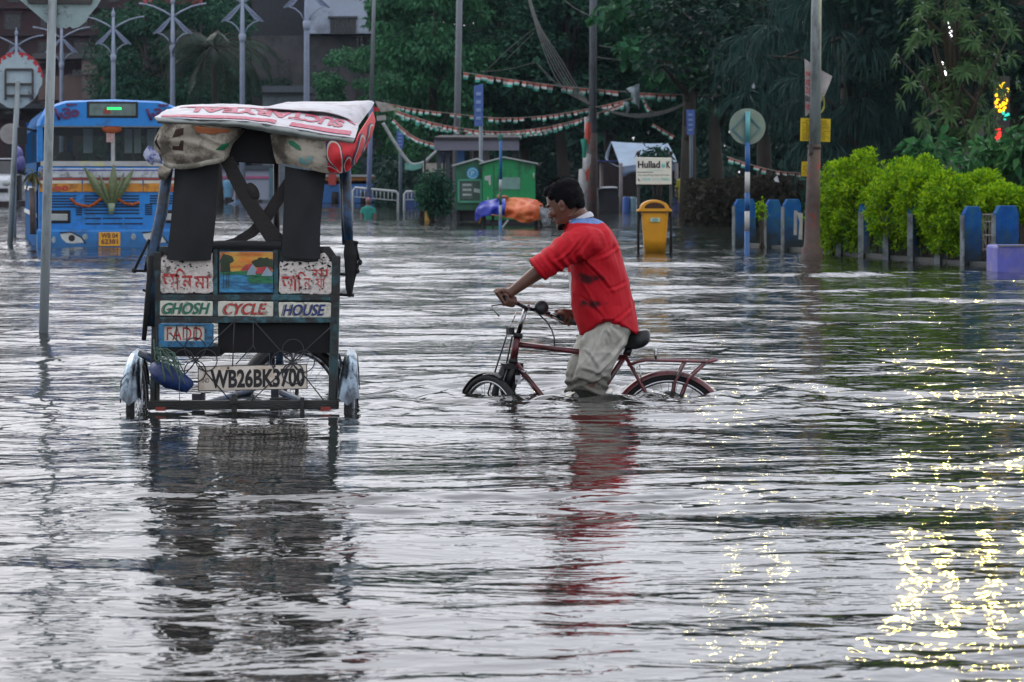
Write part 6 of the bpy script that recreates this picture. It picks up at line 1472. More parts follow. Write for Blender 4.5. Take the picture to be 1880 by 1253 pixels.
mb = MB(); mb.sheet(refine([[P(992, 380, d - .1), P(1000, 382, d - .1), P(1010, 386, d)], [P(991, 396, d - .15), P(1000, 398, d - .2), P(1012, 398, d - .1)], [P(994, 408, d - .1), P(1002, 416, d - .12), P(1011, 412, d - .1)]], 8, 8, 0.03, 4, 3, 0.06, (5, 1.5)), 0.012); mb.build('grey_sack', M('grey_sack_cloth', (0.25, 0.27, 0.29), 0.8, var=0.3, vscale=5), t)
mb = MB(); mb.tube([P(880, 411, d - .1), P(884, 397, d - .12), P(890, 393, d - .15), P(912, 396, d - .16), P(926, 398, d - .12)], 0.018, 6); mb.build('orange_edge', M('tan_edge', (0.45, 0.22, 0.06), 0.6), t)
mb = MB(); mb.bar(P(922, 418, d - .15), P(933, 404, d - .15), 0.04, 0.04); mb.build('prop', trimw, t)
mb = MB(); mb.ell(P(916, 362, d + .3), (0.05, 0.05, 0.06)); mb.ell(P(926, 362, d + .3), (0.09, 0.06, 0.04)); mb.build('bundle', M('bundle_orange', (0.35, 0.12, 0.06), 0.7), t)
# blue and white banded post in front of the cart; banner posts
t = thing('banded_post', 'slim blue and white banded post standing before the vendor cart', 'post', (P(918, 420, 71).x, 71, -0.56))
for y0, y1, m_ in ((255, 330, M('post_blue', (0.02, 0.13, 0.33), 0.5, var=0.3)), (330, 352, M('post_white', (0.36, 0.40, 0.43), 0.5)), (352, 377, kgd), (377, 404, M('post_white', (0.36, 0.40, 0.43), 0.5)), (404, 470, M('post_blue', (0.02, 0.13, 0.33), 0.5, var=0.3))):
    mb = MB(); mb.tube([P(919.5 - (y1 - 255) * 0.006, y1, 71), P(919.5 - (y0 - 255) * 0.006, y0, 71)], 0.036, 10); mb.build('band', m_, t)
mb = MB(); mb.ell(P(919, 253, 71), (0.06, 0.05, 0.09)); mb.build('cap', M('green_tuft', (0.03, 0.14, 0.10), 0.8), t)
blueb = M('blue_banner_cloth', (0.07, 0.14, 0.40), 0.6, var=0.2, vscale=3); blued = M('banner_print', (0.22, 0.32, 0.55), 0.6)
for lab, x0, y0, x1, y1, xp, yb, d, slant in (('tall blue street banner on a white post above the green kiosk', 870, 158, 887, 232, 883, 330, 80, 4), ('small blue street banner on a thin post near the railing', 728, 240, 741, 273, 735, 392, 100, 0), ('blue street banner on a post among the dark trees, right of the stall', 1260, 202, 1275, 248, 1269, 398, 88, 0)):
    t = thing('street_banner', lab, 'banner', (P(xp, yb, d).x, d, -0.56), 0, 'blue street banners on posts')
    mb = MB(); a = P(xp, y0, d + .05); b = Vector((a.x, a.y, -0.6)); mb.tube([b, a], 0.05, 8); mb.build('post', M('banner_post', (0.20, 0.24, 0.28), 0.5) if d == 80 else M('dark_blue_post', (0.05, 0.085, 0.12), 0.5), t)
    mb = MB(); mb.sheet(refine([[P(x0, y0, d), P((x0 + x1) / 2, y0 - slant * .5, d - .03), P(x1, y0 - slant, d)], [P(x0 + .5, (y0 + y1) / 2, d - .03), P((x0 + x1) / 2, (y0 + y1) / 2, d), P(x1, (y0 + y1) / 2, d - .04)], [P(x0 + 1, y1, d), P((x0 + x1) / 2, y1, d - .03), P(x1 - 1, y1, d)]], 3, 3, 0.01, 3), 0.01); c_ = mb.build('cloth', blueb, t)
    mb = MB()
    for k in range(4): mb.box(P((x0 + x1) / 2, y0 + (y1 - y0) * (0.2 + 0.2 * k), d - .06), ((x1 - x0) * 0.5 * d / F, 0.006, (y1 - y0) * 0.08 * d / F))
    mb.build('print', blued, c_)
# notice board and yellow bin
d = 48.7
bl = M('black_iron', (0.014, 0.014, 0.016), 0.5, metal=0.3)
t = thing('notice_board', 'white notice board with bold black name on two black posts above the yellow bin', 'notice board', (P(1202, 463, d).x, d, -0.56))
for x in (1172, 1232):
    mb = MB(); a = P(x, 284, d); mb.tube([Vector((a.x, d + .03, -0.6)), Vector((a.x, d + .03, a.z))], 0.022, 10); mb.ell(a + Vector((0, .03, .02)), (0.032, 0.032, 0.036)); mb.build('post', bl, t)
mb = MB(); mb.prism([P(x, y, d - .01) for x, y in ((1168, 289), (1233, 290), (1233, 339), (1168, 339))], (0, 0.025, 0)); bd_ = mb.build('board', M('enamel_white', (0.66, 0.66, 0.62), 0.4, var=0.06, vscale=4), t, bevel=0.006)
mb = MB(); put_text(mb, 'Hullad', P(1171, 309, d - .014), TX, TZ, 41 * d / F, 13 * d / F, 0.035); put_text(mb, 'K', P(1223.5, 309, d - .014), TX, TZ, 7 * d / F, 12.5 * d / F, 0.035)
mb.box(P(1184, 316.5, d - .012), (30 * d / F, 0.004, 0.009)); put_text(mb, 'the recycling chain of india', P(1171, 324, d - .014), TX, TZ, 58 * d / F, 4 * d / F, 0.0)
mb.tube([P(1172, 328, d - .013), P(1172.5, 331, d - .013), P(1175, 332.5, d - .013)], 0.008, 6); mb.build('lettering', blackp, bd_)
mb = MB(); mb.ell(P(1218, 304, d - .012), (0.034, 0.004, 0.038)); mb.box(P(1202, 313, d - .011), (30 * d / F, .003, .006)); put_text(mb, '1800 212 7880', P(1179, 332, d - .014), TX, TZ, 50 * d / F, 5 * d / F, 0.01); mb.build('teal_lettering', M('teal_print', (0.20, 0.52, 0.50), 0.5), bd_)
t = thing('litter_bin', 'yellow plastic litter bin with arched hood hanging between two black posts', 'litter bin', (P(1201, 463, d).x, d, -0.1))
ybin = M('yellow_plastic', (0.64, 0.29, 0.004), 0.4, var=0.10, vscale=3, dirt=(0.34, 0.17, 0.02), damt=0.3, dscale=4)
tide(ybin, -0.05, 0.22, (0.22, 0.11, 0.015), 0.7)
mb = MB(); rings = []
for y, w, dp in ((388, 25, .20), (391, 24.6, .20), (440, 21, .165), (470, 19, .15)):
    c = P(1202, y, d + .05); hw = w * d / F; rings.append([c + Vector((hw * math.copysign(abs(math.cos(a)) ** .35, math.cos(a)), dp * math.copysign(abs(math.sin(a)) ** .35, math.sin(a)), 0)) for a in np.linspace(0, 2 * math.pi, 28, endpoint=False)])
mb.loft(list(reversed(rings))); mb.build('body', ybin, t)
mb = MB()
arch = [(1170, 389), (1170, 386)] + [(1202 - 27 * math.cos(a), 385 - 17.5 * math.sin(a)) for a in np.linspace(0.12, math.pi - 0.12, 18)] + [(1234, 386), (1234, 389)]
mb.prism([P(x, y, d - .17) for x, y in arch], (0, 0.44, 0)); hd_ = mb.build('hood', ybin, t, bevel=0.012)
mb = MB(); mb.prism([P(x, y, d - .174) for x, y in [(1183, 383)] + [(1202 - 19 * math.cos(a), 383 - 11 * math.sin(a)) for a in np.linspace(0.1, math.pi - 0.1, 14)] + [(1221, 383)]], (0, 0.003, 0)); mb.build('mouth', M('bin_mouth', (0.05, 0.018, 0.006), 0.8), hd_)
mb = MB(); mb.box(P(1202, 390, d - .155), (0.46, 0.03, 0.012)); mb.build('shadow_gap', M('hood_shade_brown', (0.10, 0.05, 0.01), 0.6), hd_)  # dark strip coloured as the shade under the hood, not a separate part
mb = MB(); mb.box(P(1203, 404, d - .157), (0.155, 0.006, 0.065)); st = mb.build('sticker', M('pale_sticker', (0.42, 0.55, 0.46), 0.4), t)
mb = MB()
for k, w in enumerate((0.06, 0.10, 0.08)): mb.box(P(1203, 401.5 + k * 2.4, d - .162), (w, 0.003, 0.010))
mb.build('print', M('teal_ink', (0.03, 0.25, 0.25), 0.5), st)
mb = MB(); mb.bar(P(1178, 395, d - .02), P(1172, 402, d), 0.03, 0.03, (0, 1, 0)); mb.bar(P(1227, 395, d - .02), P(1233, 402, d), 0.03, 0.03, (0, 1, 0)); mb.build('hinge', bl, t)
# market stall with a pale tarpaulin
d = 106.0
t = thing('market_stall', 'market stall under a pale blue tarpaulin roof behind the notice board', 'stall', (P(1180, 388, d).x, d, -0.56))
mb = MB(); mb.sheet(refine([[P(1140, 308, d - 1.2), P(1170, 303, d - 1.2), P(1210, 302, d - 1.2), P(1243, 297, d - 1.2)], [P(1132, 286, d), P(1170, 284, d), P(1205, 282, d), P(1236, 282, d)], [P(1122, 261, d + 1.2), P(1160, 263, d + 1.2), P(1195, 265, d + 1.2), P(1226, 264, d + 1.2)]], 4, 4, 0.05, 1.2, 3), 0.03); mb.sheet(refine([[P(1122, 261, d + 1.2), P(1122, 263, d + 1.3)], [P(1112, 292, d + .5), P(1116, 290, d + 1.5)], [P(1140, 308, d - 1.1), P(1118, 300, d + 1)]], 3, 3), 0.02)
mb.build('roof_sheet', M('pale_blue_tarp', (0.22, 0.31, 0.42), 0.5, var=0.25, vscale=1.2), t)
mb = MB(); mb.sheet(refine([[P(1140, 308, d - 1.2), P(1172, 303, d - 1.22), P(1243, 297, d - 1.2)], [P(1141, 318, d - 1.25), P(1172, 313, d - 1.28), P(1243, 308, d - 1.22)], [P(1144, 326, d - 1.2), P(1168, 316, d - 1.25), P(1243, 314, d - 1.2)]], 3, 5, 0.05, 2, 6), 0.02); mb.build('skirt', M('blue_grey_skirt', (0.16, 0.22, 0.33), 0.6, var=0.35, vscale=2), t)
for x, y in ((1140, -1.2), (1242, -1.2), (1104, 1.0)):
    mb = MB(); a = P(x, 300, d + y); mb.tube([Vector((a.x, a.y, -0.6)), a], 0.06, 8); mb.build('post', M('stall_post', (0.20, 0.18, 0.18), 0.7), t)
mb = MB(); mb.box(P(1116, 296, d + .6), (0.9, 1.6, 0.04)); mb.build('side_awning', M('navy_awning', (0.05, 0.06, 0.25), 0.5), t)
mb = MB(); mb.box(P(1128, 340, d + 2), (2.2, 0.1, 1.6)); mb.box(P(1190, 350, d + 2.1), (2.0, 0.1, 1.5)); mb.build('back_cloth', M('brown_back_cloth', (0.04, 0.028, 0.028), 0.9, var=0.6, vscale=3, stretch=(4, 1, 0.5)), t)
t = thing('covered_crate', 'dark crate with a grey sheet over its top, left of the stall post', 'crate', (P(1117, 386, 103).x, 103, -0.56))
mb = MB(); mb.box(P(1117, 368, 103.4), (0.70, 0.8, 0.85)); mb.build('box', tarred, t); mb = MB(); mb.sheet(refine([[P(1097, 361, 102.9), P(1099, 348, 102.9), P(1117, 346, 102.9), P(1134, 347, 102.9), P(1136, 362, 102.9)], [P(1099, 350, 103.9), P(1101, 345, 103.9), P(1117, 343, 103.9), P(1133, 344, 103.9), P(1135, 350, 103.9)]], 4, 3, 0.02, 3), 0.02); mb.build('sheet', M('grey_sheet', (0.22, 0.24, 0.26), 0.6), t)
for lab, x, y, w, h, col in (('bright blue drum standing in water at the foot of the stall', 1150, 374, 0.26, 0.44, (0.02, 0.09, 0.36)), ('pale blue drum in water beside the bright blue drum', 1163, 374, 0.24, 0.44, (0.16, 0.28, 0.34)), ('navy drum in water behind the yellow bin', 1240, 372, 0.36, 0.50, (0.025, 0.035, 0.14))):
    t = thing('plastic_drum', lab, 'drum', (P(x, 388, 102).x, 102, -0.56), 0, 'drums by the stall')
    c = P(x, 388, 102); c.z = -0.56; hh = P(0, 362, 102).z + 0.56
    mb = MB(); mb.lathe([(w / 2 * .9, 0), (w / 2, 0.04), (w / 2 * 1.04, hh * .33), (w / 2, hh * .36), (w / 2 * 1.04, hh * .66), (w / 2, hh * .69), (w / 2, hh * .95), (w / 2 * .85, hh)], 16, c); mb.build('body', M('drum_%d' % x, col, 0.4, var=0.2), t)
    mb = MB(); mb.lathe([(w * .3, hh - .01), (w * .3, hh + .03), (0.01, hh + .03)], 12, c); mb.build('lid', M('drum_lid', (0.03, 0.03, 0.04), 0.5), t)
# flags wound about a pole, left of the tall post
t = thing('flag_pole', 'pole wrapped in hanging orange, white and green flag cloth behind the rider', 'flag', (P(1075, 392, 99).x, 99, -0.56))
mb = MB(); a = P(1076, 215, 99); mb.tube([Vector((a.x, 99, -0.6)), a], 0.05, 8); mb.build('pole', M('white_pole', (0.38, 0.38, 0.40), 0.5), t)
for y0, y1, w0, w1, xo, m_ in ((226, 262, 4, 6, 1080, M('flag_orange', (0.50, 0.07, 0.04), 0.7)), (256, 290, 8, 5, 1074, M('flag_green', (0.02, 0.25, 0.17), 0.7)), (284, 312, 7, 8, 1078, M('flag_white', (0.55, 0.55, 0.55), 0.7)), (298, 330, 5, 4, 1079, M('flag_orange', (0.5, 0.07, 0.04), 0.7)), (312, 352, 8, 9, 1071, M('flag_white', (0.55, 0.55, 0.55), 0.7))):
    mb = MB(); mb.sheet(refine([[P(xo - w0, y0, 98.9), P(xo, y0 - 2, 98.8), P(xo + w0, y0, 98.9)], [P(xo - w1, (y0 + y1) / 2, 98.85), P(xo, (y0 + y1) / 2, 98.75), P(xo + w1 * .8, (y0 + y1) / 2, 98.9)], [P(xo - w1, y1, 98.9), P(xo + 1, y1 + 4, 98.8), P(xo + w1 * .5, y1 - 4, 98.9)]], 3, 3, 0.04, 3, y0), 0.015); mb.build('flag', m_, t)
# railings and barrier near the rickshaw's right
rail = M('white_railing', (0.42, 0.45, 0.47), 0.5, var=0.15)
d = 103.0
for lab, x0, x1, d in (('white hooped railing standing in water right of the rickshaw', 648, 731, 103), ('pale railing behind the dark bush left of the kiosk', 742, 800, 112)):
    t = thing('railing', lab, 'railing', (P((x0 + x1) / 2, 390, d).x, d, -0.56))
    a = P(x0, 345 if d == 103 else 352, d); b = P(x1 - 4, 352, d); top = b.z; 
    mb = MB(); mb.tube([Vector((a.x, d, -0.6)), Vector((a.x, d, a.z - .1)), a + Vector((.08, 0, 0)), b, P(x1, 357, d), Vector((P(x1 - 1, 0, d).x, d, -0.6))], 0.042, 8); mb.build('hoop', rail, t)
    n = int((x1 - x0) / 7)
    mb = MB()
    for k in range(1, n): x = a.x + (b.x - a.x) * k / n; z = a.z + (b.z - a.z) * k / n; mb.tube([Vector((x, d, z)), Vector((x, d, z - 0.30))], 0.018, 5)
    mb.bar(a + Vector((0, 0, -.3)), b + Vector((0, 0, -.3)), 0.03, 0.03); mb.build('bars', rail, t)
t = thing('barrier', 'dark blue panel barrier behind the pale railing', 'barrier', (P(765, 388, 114).x, 114, -0.56))
mb = MB(); mb.box(P(762, 372, 114), (0.85, 0.06, 0.66)); mb.build('panel', M('barrier_blue', (0.02, 0.05, 0.16), 0.6, var=0.3), t); mb = MB(); mb.bar(P(742, 356, 113.95), P(782, 356, 113.95), 0.04, 0.05)
for x in (744, 762, 780): mb.bar(P(x, 356, 113.95), P(x, 410, 113.95), 0.04, 0.04, (0, 1, 0))
mb.build('rails', M('barrier_rail', (0.05, 0.09, 0.20), 0.6), t)
t = thing('bollard', 'yellow bollard with a dark post at the foot of the bush by the kiosk', 'bollard', (P(785, 405, 84).x, 84, -0.56))
mb = MB(); c = P(785, 404, 84); mb.lathe([(0.085, -0.6), (0.08, 0), (0.075, 0.42), (0.05, 0.47), (0.01, 0.48)], 14, Vector((c.x, c.y, 0))); mb.build('body', M('dull_yellow', (0.40, 0.24, 0.03), 0.6, var=0.3), t); mb = MB(); c = P(776, 400, 84); mb.box(Vector((c.x, 84, 0.25)), (0.06, 0.06, 1.7)); mb.build('post', bl, t)
# far vehicles and walls beyond the rickshaw
d = 138.0
t = thing('truck', 'distant blue and orange truck seen through the gap right of the rickshaw', 'truck', (P(645, 372, d).x, d, -0.56))
mb = MB(); mb.box(P(642, 352, d + 1.5), (2.5, 3, 1.0)); mb.build('body', M('truck_blue', (0.03, 0.15, 0.42), 0.5, var=0.25), t)
mb = MB(); mb.box(P(642, 331, d + 1.4), (2.5, 2.8, 0.36)); mb.build('orange_band', M('truck_orange', (0.40, 0.14, 0.02), 0.5, var=0.3), t)
mb = MB(); mb.box(P(642, 323, d + 1.35), (2.55, 2.9, 0.10)); mb.build('white_trim', rail, t)
mb = MB(); mb.box(P(650, 306, d + 2.5), (2.2, 2, 0.8)); mb.build('cab', M('truck_cab', (0.04, 0.06, 0.10), 0.5), t)
mb = MB(); mb.box(P(610, 330, d - .1), (0.35, 0.05, 0.5)); mb.build('red_panel', M('truck_red', (0.45, 0.05, 0.04), 0.5), t)
mb = MB()
for x in (615, 668): c = P(x, 366, d); mb.tube([c + Vector((-.15, .3, 0)), c + Vector((.15, .3, 0))], 0.45, 14)
mb.build('wheel', black, t)
t = thing('hoarding', 'pale blue wall with a pink stripe far behind the rickshaw', 'wall', (P(450, 362, 142).x, 142, -0.56))
mb = MB(); mb.box(P(452, 338, 142), (2.84, 0.3, 1.46)); mb.build('panel', M('pale_blue_wall', (0.34, 0.38, 0.48), 0.6, var=0.1, vscale=0.6), t)
mb = MB(); mb.box(P(452, 326, 141.8), (2.84, 0.05, 0.11)); mb.build('stripe', M('pink_stripe', (0.50, 0.12, 0.26), 0.6), t)
mb = MB(); mb.box(P(498, 338, 141.7), (0.18, 0.2, 1.46)); mb.build('end_post', M('teal_post', (0.10, 0.19, 0.24), 0.6), t)
mb = MB(); mb.box(P(452, 308, 142), (3.0, 0.6, 0.2)); mb.build('coping', M('blue_grey_coping', (0.06, 0.08, 0.10), 0.7), t)
t = thing('pedestal', 'brown post on a blue plinth in the water behind the rickshaw straps', 'post', (P(436, 372, 134).x, 134, -0.56))
mb = MB(); mb.box(P(437, 350, 134), (0.22, 0.22, 0.9)); mb.build('post', M('brown_post', (0.09, 0.07, 0.065), 0.8), t); mb = MB(); mb.lathe([(0.45, -.6), (0.42, 0.0), (0.16, 0.10), (0.12, 0.22)], 14, Vector((P(436, 372, 134).x, 134, 0))); mb.build('plinth', M('plinth_blue', (0.05, 0.11, 0.20), 0.6), t)
t = thing('car', 'white car with its lamp towards us at the left edge of the flood', 'car', (P(-18, 372, 119).x, 119, -0.05))
c0 = P(-18, 372, 119); c0.z = 0.32
cw = M('car_white', (0.55, 0.58, 0.62), 0.25, coat=0.5)
mb = MB(); rings = []
for y, w, h in ((0, 0.78, 0.75), (0.25, 0.84, 0.92), (1.1, 0.86, 1.0), (4.0, 0.84, 0.95)): rings.append([c0 + Vector((x * w, y, z)) for x, z in ((-1, -0.1), (1, -0.1), (1.02, 0.3), (1, h * .8), (0.9, h), (-0.9, h), (-1, h * .8), (-1.02, .3))])
mb.loft(rings, True, True, False); mb.build('body', cw, t, bevel=0.05)
mb = MB(); rings = []
for y, w, h0, h1 in ((1.05, 0.80, 0.98, 1.0), (1.6, 0.72, 0.98, 1.55), (3.3, 0.70, 0.98, 1.58), (3.9, 0.78, 0.94, 0.96)): rings.append([c0 + Vector((x * w, y, z)) for x, z in ((-1, h0), (1, h0), (0.92, h1), (-0.92, h1))])
mb.loft(rings, True, True, False); mb.build('cabin', dglass, t, bevel=0.03)
mb = MB(); mb.box(c0 + Vector((0, 2.4, 1.585)), (1.3, 1.7, 0.05)); mb.build('roof', cw, t, bevel=0.02)
for s in (-1, 1):
    mb = MB(); mb.ell(c0 + Vector((s * 0.62, 0.02, 0.62)), (0.16, 0.08, 0.11)); mb.build('headlight', M('lamp_lens', (0.35, 0.38, 0.38), 0.12), t)
    mb = MB(); mb.tube([c0 + Vector((s * 0.86, 0.8, -0.05)), c0 + Vector((s * 0.66, 0.8, -0.05))], 0.32, 16); mb.build('wheel', black, t)
    mb = MB(); mb.ell(c0 + Vector((s * 0.98, 1.2, 1.05)), (0.1, 0.06, 0.08)); mb.build('mirror', dark, t)
mb = MB(); mb.box(c0 + Vector((0, -0.02, 0.35)), (1.4, 0.08, 0.16)); mb.build('grille', dark, t)
t = thing('parked_scooter', 'violet covered scooter beside the distant white car', 'scooter', (P(30, 372, 120).x, 120, -0.4))
mb = MB(); mb.ell(P(32, 285, 120) + Vector((0, 0, 0)), (0.22, 0.5, 0.34)); mb.ell(P(36, 300, 120), (0.20, 0.6, 0.36)); mb.build('cover', M('violet_cover', (0.10, 0.10, 0.32), 0.5, var=0.5, vscale=6), t); mb = MB(); mb.box(P(34, 345, 120), (0.16, 0.7, 1.0)); mb.build('body', dark, t)

# distant people
def small_person(lab, px, py_head, py_wat, d, top, low, skinm, hairm_, scarf=None, arms=True, lean=0.0):
    c = P(px, py_wat, d); t = thing('person', lab, 'person', (c.x, d, -0.56))
    zh = P(0, py_head, d).z; H = (zh + 0.56) if zh > 0.9 else zh + 0.9
    base = zh - H
    z = lambda f: base + H * f
    mb = MB(); X = c.x
    mb.ell((X + lean, d, z(0.935)), (0.08 * H / 1.6, 0.09 * H / 1.6, 0.115 * H / 1.6)); mb.tube([(X + lean, d, z(0.9)), (X, d, z(0.80))], [0.05, 0.07], 10)
    mb.loft([hring(X, z(f), d, a * H / 1.6, b * H / 1.6, 14) for f, a, b in ((0.46, .14, .10), (0.55, .13, .095), (0.70, .16, .11), (0.80, .17, .10), (0.84, .08, .07))])
    for s in (-1, 1):
        mb.tube([(X + s * 0.16 * H / 1.6, d, z(.80)), (X + s * 0.21 * H / 1.6, d - .03, z(.63)), (X + s * 0.18 * H / 1.6, d - .12, z(.50)), (X + s * .17 * H / 1.6, d - .15, z(.46))], [0.048, 0.042, 0.034, 0.04], 8)
        mb.tube([(X + s * 0.08, d, z(.50)), (X + s * 0.09, d - .03 * s, z(.27)), (X + s * 0.09, d, z(.03)), (X + s * .09, d - .12, z(.01))], [0.085, 0.06, 0.042, 0.04], 8)
    fuse(mb, 'body', skinm, t, 0.02, 2)
    mb = MB(); mb.loft([hring(X, z(f), d, a * H / 1.6, b * H / 1.6, 16) for f, a, b in ((0.44, .165, .125), (0.55, .155, .115), (0.70, .18, .125), (0.80, .19, .115), (0.845, .09, .08))])
    for s in (-1, 1): mb.tube([(X + s * 0.16 * H / 1.6, d, z(.80)), (X + s * 0.20 * H / 1.6, d - .02, z(.68))], [0.062, 0.058], 10)
    fuse(mb, 'top', top, t, 0.02, 2)
    mb = MB()
    for s in (-1, 1): mb.tube([(X + s * 0.07, d, z(.50)), (X + s * 0.09, d - .03 * s, z(.27)), (X + s * 0.09, d, z(.10))], [0.105, 0.08, 0.065], 10)
    mb.ell((X, d, z(0.48)), (0.155 * H / 1.6, 0.12, 0.10)); fuse(mb, 'trousers', low, t, 0.02, 2)
    mb = MB(); mb.ell((X + lean, d + .015, z(0.955)), (0.087 * H / 1.6, 0.092 * H / 1.6, 0.095 * H / 1.6)); fuse(mb, 'scarf' if scarf else 'hair', scarf or hairm_, t, 0.015, 1)
    return t
small_person('person in a light blue shirt and dark trousers by the pale blue wall', 419, 319, 366, 136, M('light_blue_shirt', (0.14, 0.34, 0.52), 0.8), M('dark_trousers', (0.045, 0.04, 0.045), 0.8), skin, hairm)
small_person('child in a teal dress and pink head scarf wading right of the rickshaw', 676, 364, 400, 90, M('teal_dress', (0.02, 0.22, 0.18), 0.8, var=0.4, vscale=8), M('teal_skirt', (0.02, 0.16, 0.14), 0.8), skin, hairm, M('pink_scarf', (0.35, 0.16, 0.22), 0.8))
small_person('person in a yellow top standing under the trees right of the notice board', 1257, 308, 372, 100, M('yellow_top', (0.36, 0.34, 0.03), 0.8), M('grey_trousers', (0.06, 0.065, 0.06), 0.8), skin, hairm)
# ------------------------------------------------------------------ leaves, trees, hedge
def unit(a): return a / np.maximum(np.linalg.norm(a, axis=-1, keepdims=True), 1e-9)
def leaf_mesh(name, pos, axis, nrm, length, width, mat, parent=None, fold=0.15, droop=0.12, shape=0.45, loc=None):
    """n pointed leaves; each is its own little folded blade"""
    axis = unit(axis); side = unit(np.cross(axis, nrm)); up = np.cross(side, axis)
    l = np.asarray(length).reshape(-1, 1); w = np.asarray(width).reshape(-1, 1)
    b = pos; m1 = pos + axis * l * shape + side * w * 0.5 + up * w * fold; m2 = pos + axis * l * shape - side * w * 0.5 + up * w * fold
    t = pos + axis * l - np.array([0, 0, 1.0]) * l * droop
    V = np.stack([b, m1, t, m2], 1).reshape(-1, 3)
    Fc = np.arange(len(V)).reshape(-1, 4)
    return npmesh(name, V, Fc, mat, parent, False, loc)
def clumps(r, centers, radii, per, flat=0.8, outward=0.5, down=0.4):
    """leaves round every clump centre: positions, axes, normals"""
    P_, A_, N_ = [], [], []
    for c, q in zip(centers, radii):
        n = max(8, int(per * (q / np.mean(radii)) ** 2))
        d = unit(r.normal(size=(n, 3))); d[:, 2] = d[:, 2] * 0.9 + 0.15
        rad = q * (r.uniform(0.35, 1.0, (n, 1)) ** 0.6)
        P_.append(c + d * rad * np.array([1, 1, flat]))
        A_.append(d * outward + r.normal(size=(n, 3)) * 0.6 + np.array([0, 0, -down])); N_.append(d * 0.6 + r.normal(size=(n, 3)) * 0.5 + np.array([0, 0, 0.7]))
    return np.concatenate(P_), np.concatenate(A_), np.concatenate(N_)
def limb_mb(mb, base, top, r0, centers, r, limbs=7):
    base = Vector(base); top = Vector(top)
    mid = base.lerp(top, 0.5) + Vector((r.normal() * 0.2, r.normal() * 0.2, 0))
    mb.tube([base, base.lerp(mid, .5), mid, top], [r0 * 1.2, r0, r0 * 0.8, r0 * 0.35], 10)
    idx = r.choice(len(centers), min(limbs, len(centers)), replace=False)
    for k in idx:
        c = Vector(centers[k]); s_ = base.lerp(top, r.uniform(0.35, 0.8)); m = s_.lerp(c, .5) + Vector((0, 0, r.uniform(0.0, 0.6)))
        mb.tube([s_, m, c], [r0 * 0.42, r0 * 0.28, r0 * 0.1], 7)
bark = M('dark_bark', (0.045, 0.038, 0.030), 0.9, var=0.35, vscale=3, bump=0.6, bscale=6, stretch=(1, 1, 0.3))
lf_dark = leafmat('leaf_dark_green', (0.012, 0.060, 0.038), (0.036, 0.120, 0.066), 0.6)
lf_mid = leafmat('leaf_mid_green', (0.016, 0.095, 0.046), (0.060, 0.200, 0.085), 0.55)
lf_blk = leafmat('leaf_blackish_green', (0.008, 0.032, 0.026), (0.022, 0.064, 0.044), 0.55)
lf_blue = leafmat('leaf_blue_green', (0.015, 0.046, 0.044), (0.032, 0.080, 0.068), 0.6)
lf_hedge = leafmat('leaf_yellow_green', (0.045, 0.19, 0.004), (0.34, 0.52, 0.008), 0.55, 0.3)
lf_mango = leafmat('leaf_mango', (0.028, 0.080, 0.032), (0.085, 0.165, 0.06), 0.38)
lf_plant = leafmat('leaf_plant', (0.018, 0.085, 0.035), (0.05, 0.17, 0.06), 0.4)
lf_brown = leafmat('leaf_brownish', (0.022, 0.022, 0.016), (0.05, 0.048, 0.032), 0.7)
PROTO = {}
